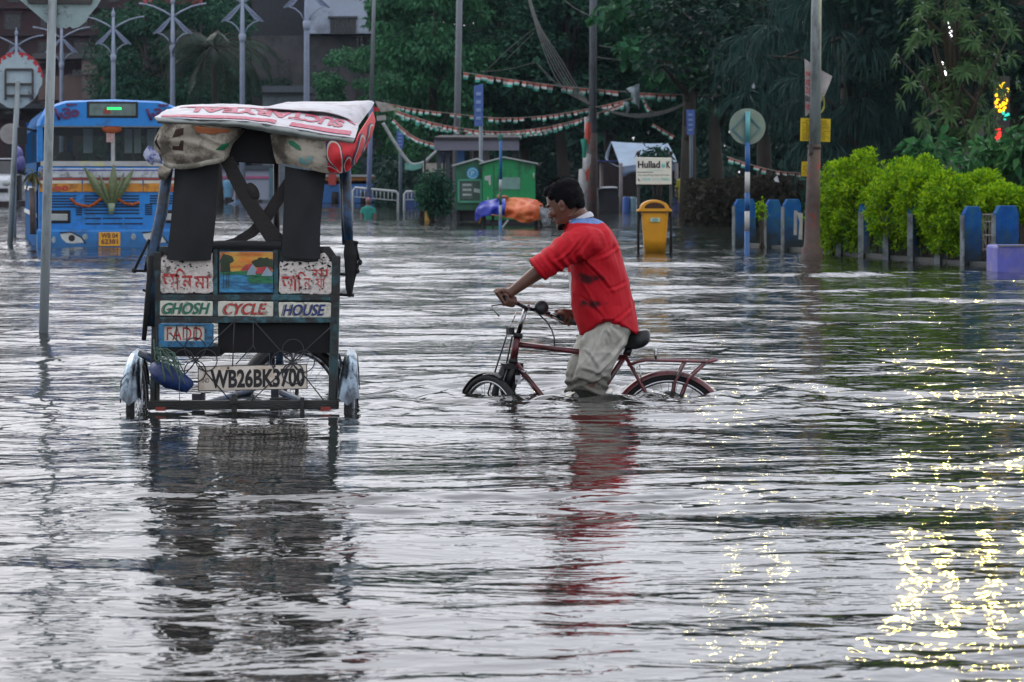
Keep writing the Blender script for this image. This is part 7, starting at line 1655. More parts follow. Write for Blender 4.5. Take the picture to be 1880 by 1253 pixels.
def crown_proto(kind, seed):
    """mesh data for one kind of tree, about 14 m tall, standing at the origin"""
    if (kind, seed) in PROTO: return PROTO[(kind, seed)]
    r = np.random.default_rng(seed * 13 + 5)
    if kind == 'broad':
        K = 62; u = unit(r.normal(size=(K, 3))); c = u * (r.uniform(0.25, 1, (K, 1)) ** 0.5) * np.array([3.9, 3.4, 5.4]) + np.array([0, 0, 8.4]); q = r.uniform(0.8, 1.5, K)
        p, a, n = clumps(r, c, q, 230, 0.75); L_ = r.uniform(0.20, 0.36, len(p)); W_ = L_ * r.uniform(0.42, 0.6, len(p)); mat = lf_dark
    elif kind == 'bright':
        K = 58; u = unit(r.normal(size=(K, 3))); c = u * (r.uniform(0.3, 1, (K, 1)) ** 0.5) * np.array([3.3, 3.0, 5.6]) + np.array([0, 0, 8.2]); q = r.uniform(0.7, 1.25, K)
        p, a, n = clumps(r, c, q, 210, 0.6, 0.5, 0.6); L_ = r.uniform(0.22, 0.40, len(p)); W_ = L_ * r.uniform(0.45, 0.65, len(p)); mat = lf_mid
    elif kind == 'weeping':
        K = 70; u = unit(r.normal(size=(K, 3))); c = u * (r.uniform(0.2, 1, (K, 1)) ** 0.5) * np.array([2.6, 2.4, 5.6]) + np.array([0, 0, 7.4]); P_, A_, N_, LL = [], [], [], []
        for k in range(K):
            n_ = 150; d = unit(r.normal(size=(n_, 3)) * np.array([1, 1, 0.5])); s_ = r.uniform(0, 1, (n_, 1))
            P_.append(c[k] + d * s_ * 0.9 + np.array([0, 0, -0.5]) * s_ ** 2 * 1.6); A_.append(d * 0.7 * (1 - s_) + np.array([0, 0, -1.0]) * (0.25 + s_)); N_.append(r.normal(size=(n_, 3)))
        p, a, n = np.concatenate(P_), np.concatenate(A_), np.concatenate(N_); L_ = r.uniform(0.4, 0.8, len(p)); W_ = np.full(len(p), 0.035); mat = lf_blue; q = None
    elif kind == 'heart':
        K = 40; u = unit(r.normal(size=(K, 3))); c = u * (r.uniform(0.4, 1, (K, 1)) ** 0.5) * np.array([2.7, 2.4, 4.2]) + np.array([0, 0, 9.0]); q = r.uniform(0.6, 1.1, K)
        p, a, n = clumps(r, c, q, 95, 0.7, 0.3, 1.0); L_ = r.uniform(0.30, 0.46, len(p)); W_ = L_ * r.uniform(0.7, 0.9, len(p)); mat = lf_mid
    me = leaf_mesh('crown', p, a, n, L_, W_, mat)
    mb = LB(); limb_mb(mb, (0, 0, -0.6), (0, 0, 10), 0.24, c, r, 9); tr = mb.build('trunk', bark)
    data = (me.data, tr.data); bpy.data.objects.remove(me); bpy.data.objects.remove(tr)
    PROTO[(kind, seed)] = data
    return data
def tree(kind, seed, px, d, h, wide, rot, lab, group, mat=None):
    cm, tm = crown_proto(kind, seed)
    t = thing({'broad': 'broadleaf_tree', 'bright': 'broadleaf_tree', 'weeping': 'weeping_tree', 'heart': 'peepal_tree'}[kind], lab, 'tree', ((px - CX) / F * d, d, 0), rot, group)
    t.scale = (wide, wide, h / 13.8)
    for n_, m_ in (('trunk', tm), ('crown', cm)):
        o = bpy.data.objects.new(n_, m_); COL.objects.link(o); o.parent = t
        if n_ == 'crown' and mat: o.material_slots[0].link = 'OBJECT'; o.material_slots[0].material = mat
    return t
G1 = 'dark trees beyond the flooded road'
for i, (kind, seed, px, d, h, w, lab) in enumerate((
        ('bright', 1, 798, 118, 10.5, 0.72, 'mid green leafy tree between the white walled building and the bunting'),
        ('bright', 2, 840, 126, 11.2, 0.9, 'mid green tree behind the grey lamp post, right of the leafy one'),
        ('broad', 1, 880, 122, 11.0, 1.0, 'dense dark tree above the tall blue banner'),
        ('broad', 2, 965, 128, 11.2, 1.05, 'dark tree behind the right half of the shelter'),
        ('broad', 3, 1045, 121, 10.6, 1.0, 'dark tree left of the tall post with a rusty lower part'),
        ('broad', 1, 1130, 130, 11.4, 1.1, 'dark tree straight above the pale market stall'),
        ('heart', 1, 1262, 92, 9.6, 1.0, 'tree of broad heart shaped leaves hanging over the tricolour bunting'),
        ('broad', 2, 1215, 124, 11.0, 1.0, 'dark tree standing behind the heart leaved one'),
        ('broad', 3, 1320, 118, 10.8, 1.1, 'dark tree left of the round grey sign'),
        ('broad', 1, 1405, 98, 9.8, 1.0, 'blackish tree right behind the round grey sign'),
        ('broad', 2, 1480, 78, 8.6, 0.95, 'blackish tree straight behind the near street lamp'),
        ('weeping', 1, 1560, 66, 8.0, 1.0, 'drooping needle leaved tree just right of the near street lamp'),
        ('weeping', 2, 1625, 69, 8.3, 1.0, 'drooping needle leaved tree behind the middle of the hedge'),
        ('weeping', 1, 1690, 72, 8.6, 1.0, 'drooping needle leaved tree behind the mango tree'),
        ('broad', 3, 1765, 76, 8.8, 0.9, 'dark tree behind the white sky gap discs among the mango leaves'),
        ('broad', 1, 1880, 64, 8.2, 0.9, 'dark tree overhanging the neon sign at the right edge'))):
    tree(kind, seed, px, d, h, w, i * 1.9, lab, G1, lf_blk if (kind == 'broad' and d < 100) else None)
G2 = 'trees before the old buildings'
for i, (kind, seed, px, d, h, w, lab) in enumerate((('broad', 2, 310, 150, 11.5, 0.95, 'dark tree right of the brown building, behind the bus'), ('broad', 3, 262, 153, 7.0, 0.7, 'low dark tree beside the pale wall above the bus roof'), ('broad', 1, 508, 156, 7.6, 0.45, 'dark tree between the palm and the white walled building'), ('bright', 1, 655, 140, 7.2, 0.6, 'small tree below the white walled building'), ('broad', 3, 425, 162, 12.0, 1.0, 'dark tree standing behind the palm'))):
    tree(kind, seed, px, d, h, w, i * 2.3, lab, G2)
# coconut palm
d = 131.0
t = thing('palm_tree', 'drooping dark palm between two lamp standards above the rickshaw roof', 'tree', ((392 - CX) / F * d, d, 0))
r = np.random.default_rng(3); pos, ax, nr, ln = [], [], [], []; mb = LB(); top = np.array([0, 0, P(0, 92, d).z])
for k in range(26):
    az = k * 2.4; el = r.uniform(-0.25, 1.2); L0 = r.uniform(2.8, 3.8); pts = []
    for s_ in np.linspace(0, 1, 16):
        e = el - 1.9 * s_; pts.append((pts[-1] if pts else top) + L0 / 16 * np.array([math.cos(az) * math.cos(e), math.sin(az) * math.cos(e), math.sin(e)]))
    mb.tube([Vector(p) for p in pts[::3]], [0.035, 0.03, 0.025, 0.02, 0.015, 0.01][:len(pts[::3])], 5)
    for j in range(2, 16):
        tg = pts[j] - pts[j - 1]; sd_ = np.cross(tg, [0, 0, 1.0]); sd_ /= np.linalg.norm(sd_) + 1e-9
        for s in (-1, 1):
            for q in (0, 0.5): pos.append(pts[j - 1] + tg * q); ax.append(sd_ * s * 0.7 + tg * 2 + np.array([0, 0, -0.55])); nr.append([0, 0, 1]); ln.append(0.75 * math.sin(math.pi * (j / 16) ** 0.7) + 0.1)
mb.build('frond_ribs', bark, t); ln = np.array(ln); leaf_mesh('fronds', np.array(pos), np.array(ax), np.array(nr, float), ln, np.full(len(ln), 0.06), leafmat('leaf_palm', (0.020, 0.040, 0.030), (0.045, 0.075, 0.05), 0.5), t)
mb = LB(); mb.tube([(0.3, 0, -0.6), (0.15, 0, 2.5), (0, 0, top[2])], [0.2, 0.15, 0.13], 10); mb.build('trunk', bark, t)
# far wood closing the view, and dark undergrowth along the water's edge
r = np.random.default_rng(9)
def mass(name, n, x0, x1, d0, d1, z0, z1, l0, l1, mat, lab):
    dd = r.uniform(d0, d1, n); xx = (r.uniform(x0, x1, n) - CX) / F * dd; top = z1 * (0.82 + 0.18 * np.sin(xx * 0.55) * np.cos(xx * 0.21 + 1))
    zz = z0 + (top - z0) * r.uniform(0, 1, n); p = np.stack([xx, dd, zz], 1); L_ = r.uniform(l0, l1, n)
    o = leaf_mesh(name, p, r.normal(size=(n, 3)) + np.array([0, -0.3, -0.4]), r.normal(size=(n, 3)) + np.array([0, -0.4, 0.5]), L_, L_ * 0.55, mat)
    return tag(o, lab, None, None, 'stuff')
mass('far_wood', 30000, 715, 2250, 150, 162, -0.3, 12.3, 0.5, 1.0, lf_blk, 'dark wood closing the view')
mass('far_wood', 9000, 1780, 2500, 84, 92, -0.3, 8.6, 0.4, 0.8, lf_blk, 'dark wood at the right')
mass('undergrowth', 9000, 690, 1345, 128, 140, -0.2, 2.6, 0.25, 0.5, lf_blk, 'dark shrubs at the far bank')
mass('undergrowth', 9000, 1262, 1500, 76, 86, -0.2, 1.35, 0.12, 0.28, lf_brown, 'brownish shrubs behind the blue fence')
mass('undergrowth', 6000, 1480, 1990, 58, 61, -0.2, 1.5, 0.15, 0.3, lf_blk, 'dark shrubs behind the hedge')
mass('undergrowth', 7000, 150, 700, 160, 168, -0.2, 3.6, 0.3, 0.6, lf_blk, 'dark shrubs before the buildings')
# mango tree: rosettes of long leaves over the hedge
d = 52.0
t = thing('mango_tree', 'mango tree with rosettes of long leaves above the right part of the hedge', 'tree', ((1752 - CX) / F * d, d, 0))
r = np.random.default_rng(21); pos, ax, nr, ln = [], [], [], []; ends = []
for k in range(210):
    x = r.normal(0, 0.62); z = r.uniform(1.75, 4.6); y = r.normal(0, 0.45)
    if abs(x) > 1.15 * (1 - abs(z - 3.1) / 3.2) + 0.1: continue
    c = np.array([x, y, z]); ends.append(c); od = unit(np.array([x, y - 0.3, (z - 2.8) * 0.6 + 0.3]))
    for j in range(10):
        a = 2 * math.pi * j / 10 + r.uniform(-.2, .2); u_ = unit(np.cross(od, [0.1, 0.2, 1])); v_ = np.cross(od, u_)
        dirv = (u_ * math.cos(a) + v_ * math.sin(a)) * 0.9 + od * r.uniform(0.0, 0.5) + np.array([0, 0, -0.35]); pos.append(c); ax.append(dirv); nr.append(od + np.array([0, 0, 0.6])); ln.append(r.uniform(0.17, 0.27))
ln = np.array(ln); leaf_mesh('crown', np.array(pos), np.array(ax), np.array(nr), ln, ln * 0.24, lf_mango, t, 0.2, 0.15)
mb = LB(); limb_mb(mb, (0.05, 0, -0.5), (0, 0, 3.9), 0.09, np.array(ends), r, 40); mb.build('trunk', bark, t)
# yellow green hedge: bushes behind the fence
r = np.random.default_rng(31)
hl = ('yellow green bush at the lamp end of the hedge, touching the near street lamp', 'tallest yellow green bush, second in the hedge from the lamp', 'yellow green bush right behind the fourth visible fence edge', 'rounded yellow green bush in front of the large leaved plant', 'yellow green bush spilling low over the fence in the middle of the hedge', 'yellow green bush behind the two broad blue fence posts', 'yellow green bush at the right edge above the violet block')
for i, (px, ty, hw, d, low) in enumerate(((1538, 304, 46, 46.6, -0.02), (1588, 281, 56, 45.9, 0.12), (1648, 300, 54, 44.3, 0.16), (1704, 293, 54, 43.5, 0.2), (1746, 322, 50, 42.0, 0.14), (1798, 318, 48, 43.4, 0.60), (1855, 345, 52, 42.2, 0.60))):
    x0 = (px - CX) / F * d; top = P(0, ty, d).z; W_ = hw / F * d
    t = thing('hedge_bush', hl[i], 'hedge', (x0, d, 0), 0, 'yellow green bushes of the hedge')
    K = 170; u = unit(r.normal(size=(K, 3))); rad = (r.uniform(0.2, 1, (K, 1)) ** 0.4)
    c = u * rad * np.array([W_, 0.55, (top - low) * 0.52]) + np.array([0, 0, (top + low) / 2]); q = r.uniform(0.05, 0.15, K)
    p, a, n = clumps(r, c, q, 56, 0.8, 0.8, -0.35); L_ = r.uniform(0.045, 0.085, len(p))
    leaf_mesh('foliage', p, a, n, L_, L_ * r.uniform(0.4, 0.6, len(p)), lf_hedge, t, 0.25, 0.1)
    mb = LB()
    for k in range(9): cc = Vector(c[r.integers(K)]); mb.tube([Vector((r.uniform(-.25, .25), r.uniform(-.2, .2), -0.5)), cc * 0.5 + Vector((r.uniform(-.1, .1), 0, -.1)), cc], [0.022, 0.015, 0.006], 5)
    mb.build('stem', bark, t)
def plant(name, lab, px, ty, by, hw, d, n, l, mat, seed, cat='plant', ratio=0.5, down=0.25):
    r = np.random.default_rng(seed); x0 = (px - CX) / F * d; zt = P(0, ty, d).z; zb = P(0, by, d).z; W_ = hw / F * d
    t = thing(name, lab, cat, (x0, d, -0.5)); K = max(6, n // 9); u = unit(r.normal(size=(K, 3)))
    c = u * (r.uniform(0.2, 1, (K, 1)) ** 0.45) * np.array([W_, min(W_, 1.0), (zt - zb) / 2]) + np.array([0, 0, (zt + zb) / 2 + 0.5])
    p, a, nn = clumps(r, c, np.full(K, l * 0.8), 9, 0.8, 0.9, down); L_ = r.uniform(l * 0.7, l * 1.25, len(p)); leaf_mesh('foliage', p, a, nn, L_, L_ * ratio, mat, t, 0.2, 0.2)
    mb = LB()
    for k in range(min(K, 12)): mb.tube([Vector((r.uniform(-.15, .15), r.uniform(-.1, .1), 0)), Vector(c[k]) * 0.55 + Vector((0, 0, 0.1)), Vector(c[k])], [0.02, 0.014, 0.006], 5)
    mb.build('stem', bark, t); return t
plant('garden_plant', 'large leaved dark green plant rising behind the middle of the hedge', 1706, 246, 330, 38, 48.5, 190, 0.24, lf_plant, 1)
plant('garden_plant', 'large leaved green plant under the red light right of the mango tree', 1835, 262, 345, 42, 46.5, 300, 0.22, lf_plant, 2)
plant('garden_plant', 'tall leafy green plant at the right edge beside the neon sign', 1880, 225, 350, 30, 46.0, 300, 0.20, lf_plant, 3)
plant('garden_plant', 'bushy green plant half hidden between hedge and mango trunk', 1775, 285, 345, 26, 47.6, 170, 0.18, lf_plant, 4)
plant('bush', 'dark green bush beside the dark green kiosk', 800, 312, 402, 30, 81, 1500, 0.15, lf_dark, 5, 'bush')
plant('bush', 'small bush by the bollard left of the kiosk', 775, 338, 372, 12, 83, 160, 0.15, lf_mid, 6, 'bush')
plant('bush', 'small yellow green bush on top of the blue fence posts left of the lamp', 1400, 362, 405, 8, 50.5, 260, 0.06, lf_hedge, 7, 'bush')
plant('bush', 'dark leafy branch hanging in front of the pale stall roof', 1208, 268, 300, 28, 92, 160, 0.28, lf_dark, 8, 'bush', 0.3, 0.9)
plant('bush', 'greenish shrub in water behind the notice board', 1205, 318, 392, 36, 98, 1200, 0.16, lf_blk, 9, 'bush')

# ------------------------------------------------------------------ fence before the hedge
cb = M('fence_blue_paint', (0.004, 0.080, 0.28), 0.75, spec=0.2, var=0.3, vscale=5, dirt=(0.02, 0.10, 0.17), damt=0.42, dscale=5, bump=0.3, bscale=14)
nt = cb.node_tree; N = nt.nodes; L = nt.links; b_ = N['Principled BSDF']; src = b_.inputs['Base Color'].links[0].from_socket      # mould creeping up from the water line
g_ = N.new('ShaderNodeNewGeometry'); sx = N.new('ShaderNodeSeparateXYZ'); L.new(g_.outputs['Position'], sx.inputs[0]); nz = N.new('ShaderNodeTexNoise'); nz.inputs['Scale'].default_value = 6; L.new(g_.outputs['Position'], nz.inputs['Vector'])
ad = N.new('ShaderNodeMath'); ad.operation = 'MULTIPLY_ADD'; ad.inputs[1].default_value = -0.5; L.new(nz.outputs['Fac'], ad.inputs[0]); L.new(sx.outputs['Z'], ad.inputs[2])
mr = N.new('ShaderNodeMapRange'); mr.inputs['From Min'].default_value = -0.12; mr.inputs['From Max'].default_value = 0.34; mr.inputs['To Min'].default_value = 0.95; mr.inputs['To Max'].default_value = 0; L.new(ad.outputs[0], mr.inputs['Value'])
m2 = N.new('ShaderNodeMix'); m2.data_type = 'RGBA'; L.new(mr.outputs['Result'], m2.inputs['Factor']); L.new(src, m2.inputs['A']); m2.inputs['B'].default_value = (0.016, 0.022, 0.022, 1); L.new(m2.outputs['Result'], b_.inputs['Base Color'])
cbe = M('bare_concrete_edge', (0.17, 0.20, 0.21), 0.8, var=0.3, vscale=5, dirt=(0.08, 0.09, 0.09), damt=0.45, dscale=6)
conc = M('wet_concrete', (0.04, 0.044, 0.043), 0.7, var=0.3, vscale=3, dirt=(0.03, 0.035, 0.03), damt=0.45, dscale=4)
fence = thing('fence', 'low concrete fence of blue slab posts along the hedge, one panel of iron grille', 'fence', (P(1600, 470, 46).x, 46, -0.56))
posts = ((1369, 449, 366, 0.40, 52.6), (1421, 452, 367, 0.27, 50.7), (1456, 456, 366, 0.31, 49.4), (1504, 462, 372, 0.26, 47.8), (1551, 466, 374, 0.26, 46.4), (1592, 470, 375, 0.26, 45.4), (1638, 475, 376, 0.27, 44.3), (1683, 480, 377, 0.26, 43.3), (1733, 485, 378, 0.27, 42.2), (1787, 490, 379, 0.27, 41.0), (1850, 495, 378, 0.35, 39.9))
for px, by, ty, w, d in posts:
    c = P(px, by, d); top = P(px, ty, d).z; a = R(62) if 1500 < px < 1740 else R(24)
    ux = Vector((math.cos(a), math.sin(a), 0)); uy = Vector((-math.sin(a), math.cos(a), 0))
    mb = MB(); th = 0.09
    prof_ = [(-w / 2, -0.6), (w / 2, -0.6), (w / 2, top - 0.09), (w / 2 - 0.04, top), (-w / 2 + 0.06, top), (-w / 2, top - 0.10)]
    mb.prism([Vector((c.x, d, 0)) + ux * x + Vector((0, 0, z)) for x, z in prof_], uy * th); p_ = mb.build('post', cb, fence, bevel=0.012)
    mb = MB(); e = Vector((c.x, d, 0)) + ux * (-w / 2 - 0.012) + uy * th / 2; mb.bar(e + Vector((0, 0, -0.5)), e + Vector((0, 0, top - 0.12)), 0.02, th * 0.9, tuple(uy)); mb.build('worn_edge', cbe, p_)
pts = [P(px, by, d) for px, by, ty, w, d in posts]
mb = MB()
for i in range(len(pts) - 1):
    a = pts[i]; b = pts[i + 1]; mb.bar(Vector((a.x, a.y + .06, -0.25)), Vector((b.x, b.y + .06, -0.25)), 0.16, 0.62)
mb.build('kerb_wall', conc, fence)
mb = MB(); a = P(1806, 480, 40.7); b = P(1826, 480, 40.4)
for y in (394, 407, 432, 458): mb.bar(P(1804, y, 40.75), P(1828, y, 40.4), 0.012, 0.016)
for k in range(5): mb.bar(P(1805 + k * 5.4, 392, 40.7), P(1805 + k * 5.4, 462, 40.7), 0.010, 0.010, (0, 1, 0))
for y0, y1 in ((408, 431), (433, 457)):
    for k in range(4): mb.bar(P(1806 + k * 5, y0, 40.68), P(1810 + k * 5 - (k % 2) * 6, y1, 40.68), 0.010, 0.010, (0, 1, 0))
mb.build('grille', M('rusty_grille', (0.20, 0.18, 0.16), 0.7, var=0.4), fence)
mb = MB(); mb.bar(P(1461, 387, 48.6), P(1460, 432, 48.6), 0.05, 0.03, (0, 1, 0)); mb.prism([P(x, y, 48.5) for x, y in ((1463, 390), (1474, 392), (1473, 440), (1466, 440), (1468, 408))], (0, 0.02, 0)); mb.build('broken_board', M('pale_board', (0.30, 0.31, 0.31), 0.7, var=0.3, vscale=6), fence)
t = thing('concrete_block', 'violet blue painted block standing in water at the right edge below the fence', 'block', (P(1880, 500, 38.5).x, 38.5, -0.56))
mb = MB(); c = P(1831, 452, 38.5); mb.box((c.x + 0.6, 38.95, (c.z - 0.6) / 2), (1.2, 0.9, c.z + 0.6)); mb.build('block', M('violet_blue_paint', (0.10, 0.11, 0.42), 0.6, var=0.25, vscale=3, dirt=(0.17, 0.16, 0.36), damt=0.45, dscale=4), t, bevel=0.03)
mb = MB(); mb.box((c.x + 0.6, 38.5, c.z + 0.004), (1.2, 0.03, 0.018)); mb.build('worn_edge', cbe, t)

# ------------------------------------------------------------------ buildings at the left
d = 168.0
wallb = M('maroon_brown_wall', (0.050, 0.024, 0.029), 0.85, var=0.35, vscale=0.5, dirt=(0.03, 0.025, 0.03), damt=0.45, dscale=0.6)
beige = M('stained_beige_wall', (0.16, 0.125, 0.115), 0.85, var=0.3, vscale=0.6, dirt=(0.08, 0.065, 0.065), damt=0.4, dscale=0.8)
winm = M('dark_window', (0.012, 0.014, 0.018), 0.25)
t = thing('building', 'old maroon brown building with balconies rising behind the bus', 'building', (P(60, 365, d).x, d, -0.56))
def pbox(mb, x0, y0, x1, y1, d, dep): a = P(x0, y1, d); b = P(x1, y0, d); return mb.box(((a.x + b.x) / 2, d + dep / 2, (a.z + b.z) / 2), (b.x - a.x, dep, b.z - a.z))
mb = MB(); pbox(mb, -260, -110, 262, 380, d, 10); mb.build('wall', wallb, t)
for y in (-90, -40, 12, 62, 112, 165, 215):
    mb = MB(); pbox(mb, -260, y, 258, y + 4, d - 0.35, 0.34); mb.build('ledge', beige if y in (112,) else wallb, t)
k = 0
for y in (-75, -25, 25, 76, 128, 180):
    for x in range(-240, 250, 62):
        k += 1
        mb = MB(); pbox(mb, x + (k % 3) * 4, y, x + 24 + (k % 2) * 6, y + 30, d - 0.06, 0.05); w_ = mb.build('window', winm, t)
        mb = MB(); pbox(mb, x + (k % 3) * 4 - 2, y - 3, x + 26 + (k % 2) * 6, y - 0.5, d - 0.30, 0.28); mb.build('sill', wallb, w_)
mb = MB(); pbox(mb, 70, 140, 262, 184, d - 1.4, 1.3); mb.build('balcony', M('beige_balcony', (0.13, 0.09, 0.08), 0.85, var=0.25, vscale=0.8), t)
mb = MB(); pbox(mb, 150, 104, 178, 182, d - 1.6, 0.15); mb.build('side_wall', beige, t)
mb = MB(); pbox(mb, 60, 98, 212, 108, d - 1.8, 1.8); mb.build('sunshade', M('grey_slab', (0.085, 0.085, 0.09), 0.85), t)
mb = MB(); mb.bar(P(150, 132, d - 1.9), P(178, 176, d - 1.9), 0.06, 0.06); pbox(mb, 118, 137, 180, 139, d - 1.7, 0.05); mb.build('pipe', winm, t)
mb = MB(); pbox(mb, -20, 190, 262, 200, d - 2.2, 2.2); mb.build('shop_awning', M('dark_shop_awning', (0.03, 0.035, 0.045), 0.8), t)
t = thing('awning', 'red sheet awning on the roof line above the dark trees', 'awning', (P(315, 365, 150).x, 150, -0.56))
mb = MB(); mb.sheet(refine([[P(258, -22, 152), P(315, -25, 152), P(372, -20, 152)], [P(262, -4, 149), P(315, -6, 149), P(372, -6, 149)], [P(262, 9, 148.6), P(315, 8, 148.6), P(372, 10, 148.6)]], 3, 3, 0.08, 1), 0.04); mb.build('sheet', M('red_awning_sheet', (0.26, 0.03, 0.05), 0.7, var=0.2), t)
mb = MB()
for x in (266, 368): a = P(x, -5, 150.5); mb.tube([Vector((a.x, a.y, -0.6)), a], 0.07, 6)
mb.build('post', bracket, t)
d = 155.0
t = thing('building', 'grey building with a pale blue white upper storey and a barred window', 'building', (P(590, 365, d).x, d, -0.56))
mb = MB(); pbox(mb, 462, 66, 700, 380, d, 9); mb.build('wall', M('grey_brown_wall', (0.085, 0.082, 0.09), 0.85, var=0.3, vscale=0.5, dirt=(0.045, 0.05, 0.05), damt=0.45, dscale=0.7), t)
mb = MB(); pbox(mb, 566, -110, 688, 62, d - 0.9, 9.5); mb.build('upper_storey', M('blue_white_wall', (0.36, 0.42, 0.52), 0.8, var=0.15, vscale=0.6, dirt=(0.20, 0.22, 0.27), damt=0.40, dscale=0.7), t)
mb = MB(); pbox(mb, 606, 34, 653, 63, d - 0.96, 0.05); w_ = mb.build('window', winm, t)
mb = MB()
for x in (606, 615, 623, 631, 640, 652): pbox(mb, x, 34, x + 1.5, 63, d - 1.02, 0.05)
pbox(mb, 602, 30, 656, 34, d - 1.2, 0.3); mb.build('bars', M('window_bars', (0.04, 0.05, 0.06), 0.6), w_)
mb = MB(); pbox(mb, 462, -110, 566, 66, d + 2.0, 6); mb.build('rear_wing', M('dark_rear_wall', (0.04, 0.042, 0.05), 0.85, var=0.3), t)
mb = MB(); pbox(mb, 688, -110, 742, 70, d + 0.6, 6); mb.build('side_wing', M('brown_side_wall', (0.07, 0.055, 0.055), 0.85, var=0.3), t)
for x in (655, 662):
    mb = MB(); pbox(mb, x, 66, x + 3, 190, d - 0.3, 0.1); mb.build('drain_pipe', winm, t)
for x, y in ((510, 110), (560, 120), (600, 110)):
    mb = MB(); pbox(mb, x, y, x + 22, y + 40, d - 0.06, 0.05); mb.build('window', winm, t)
t = thing('building', 'dark building half hidden by trees between the brown and the grey buildings', 'building', (P(360, 365, 176).x, 176, -0.56))
mb = MB(); pbox(mb, 246, -110, 478, 380, 176, 8); mb.build('wall', M('dark_slate_wall', (0.03, 0.03, 0.036), 0.85, var=0.3, vscale=0.5), t)
for x, y in ((275, 20), (330, 20), (420, 30), (275, 80), (440, 90)):
    mb = MB(); pbox(mb, x, y, x + 22, y + 30, 175.94, 0.05); mb.build('window', winm, t)
t = thing('satellite_dish', 'small white satellite dish on the side of the white walled building', 'dish', P(694, 56, d - 1.0))
mb = MB(); mb.lathe([(0.01, 0.0), (0.16, 0.03), (0.27, 0.09), (0.26, 0.10), (0.01, 0.02)], 18, P(694, 56, d - 1), Matrix.Rotation(R(70), 3, 'Y')); mb.build('dish', rail, t); mb = MB(); mb.tube([P(690, 58, d - 1), P(688, 66, d - .6)], 0.03, 6); mb.build('bracket', bracket, t)
t = thing('tarpaulin', 'blue sheet stretched on the roof right of the white walled building', 'tarpaulin', P(722, 14, d - 1.2))
mb = MB(); mb.sheet(refine([[P(703, -14, d - .4), P(722, -16, d - .4), P(745, -14, d - .4)], [P(705, 13, d - 1.2), P(724, 16, d - 1.2), P(746, 12, d - 1.2)]], 4, 4, 0.1, 1), 0.03); mb.build('sheet', M('deep_blue_sheet', (0.02, 0.05, 0.26), 0.6), t)
t = thing('shed', 'low pale shed behind the palm above the rickshaw roof', 'shed', (P(510, 200, 148).x, 148, -0.56))
mb = MB(); pbox(mb, 482, 170, 560, 380, 148, 4); mb.build('wall', M('pale_shed_wall', (0.13, 0.16, 0.18), 0.8, var=0.3), t); mb = MB(); pbox(mb, 476, 158, 566, 170, 147.5, 5); mb.build('roof', M('shed_roof', (0.07, 0.085, 0.10), 0.8), t)
# gate pillar, neon sign and glowing sky gap discs behind the mango tree
t = thing('gate_pillar', 'grey gate pillar under the trees left of the red light', 'pillar', (P(1786, 330, 56).x, 56, -0.56))
mb = MB(); pbox(mb, 1772, 226, 1806, 420, 56, 0.4); mb.build('shaft', M('grey_pillar', (0.085, 0.08, 0.085), 0.8, var=0.2), t); mb = MB(); pbox(mb, 1768, 220, 1810, 226, 55.95, 0.5); mb.build('cap', conc, t)
t = thing('neon_sign', 'vertical neon sign glowing yellow, teal and red between the trees at right', 'sign', (P(1838, 420, 60).x, 60, -0.56))
mb = MB(); pbox(mb, 1826, 140, 1854, 400, 60.2, 0.15); mb.build('panel', M('sign_panel', (0.02, 0.022, 0.022), 0.6), t)
mb = MB(); r_ = random.Random(6)
for k in range(26): x = r_.uniform(1828, 1850); y = r_.uniform(152, 208); mb.ell(P(x, y, 60.1), (r_.uniform(.012, .04), .02, r_.uniform(.015, .05)), None, 8, 5)
mb.build('yellow_bulbs', emat('yellow_neon', (1.0, 0.55, 0.01), 1.6), t)
mb = MB()
for x, y in ((1842, 208), (1847, 213), (1851, 211), (1845, 218)): mb.ell(P(x, y, 60.1), (.03, .02, .04), None, 8, 5)
mb.build('teal_bulbs', emat('teal_neon', (0.03, 0.6, 0.5), 0.9), t)
mb = MB(); pbox(mb, 1828, 242, 1838, 266, 60.0, 0.1); pbox(mb, 1828, 236, 1837, 239, 60.0, 0.1); mb.build('red_tube', emat('red_neon', (1.0, 0.03, 0.02), 1.6), t)
t = thing('sky_gap_glow', 'glowing white discs standing in for sky gaps among the mango leaves', 'lamp', (P(1741, 420, 56).x, 56, -0.56))  # made-up glow: emissive discs stand in for bright sky between leaves, no lamp there
mb = MB(); mb.tube([Vector((P(1741, 0, 56).x, 56.1, -0.6)), P(1741, 60, 56.1)], 0.05, 8); mb.build('pole', bracket, t)
mb = MB()
for x, y, s in ((1738, 138, .085), (1746, 136, .06), (1729, 117, .035), (1731, 124, .035), (1745, 126, .03)): mb.ell(P(x, y, 55.9), (s, .04, s), None, 12, 8)
for x, y in ((1743, 62), (1746, 58), (1744, 50), (1741, 42), (1735, 36), (1747, 66)): mb.ell(P(x, y, 55.9), (.024, .02, .024), None, 8, 5)
mb.build('lens', emat('white_glow', (1.0, 0.97, 1.0), 3.0), t)  # glowing discs added for the sky gaps, not a real lens

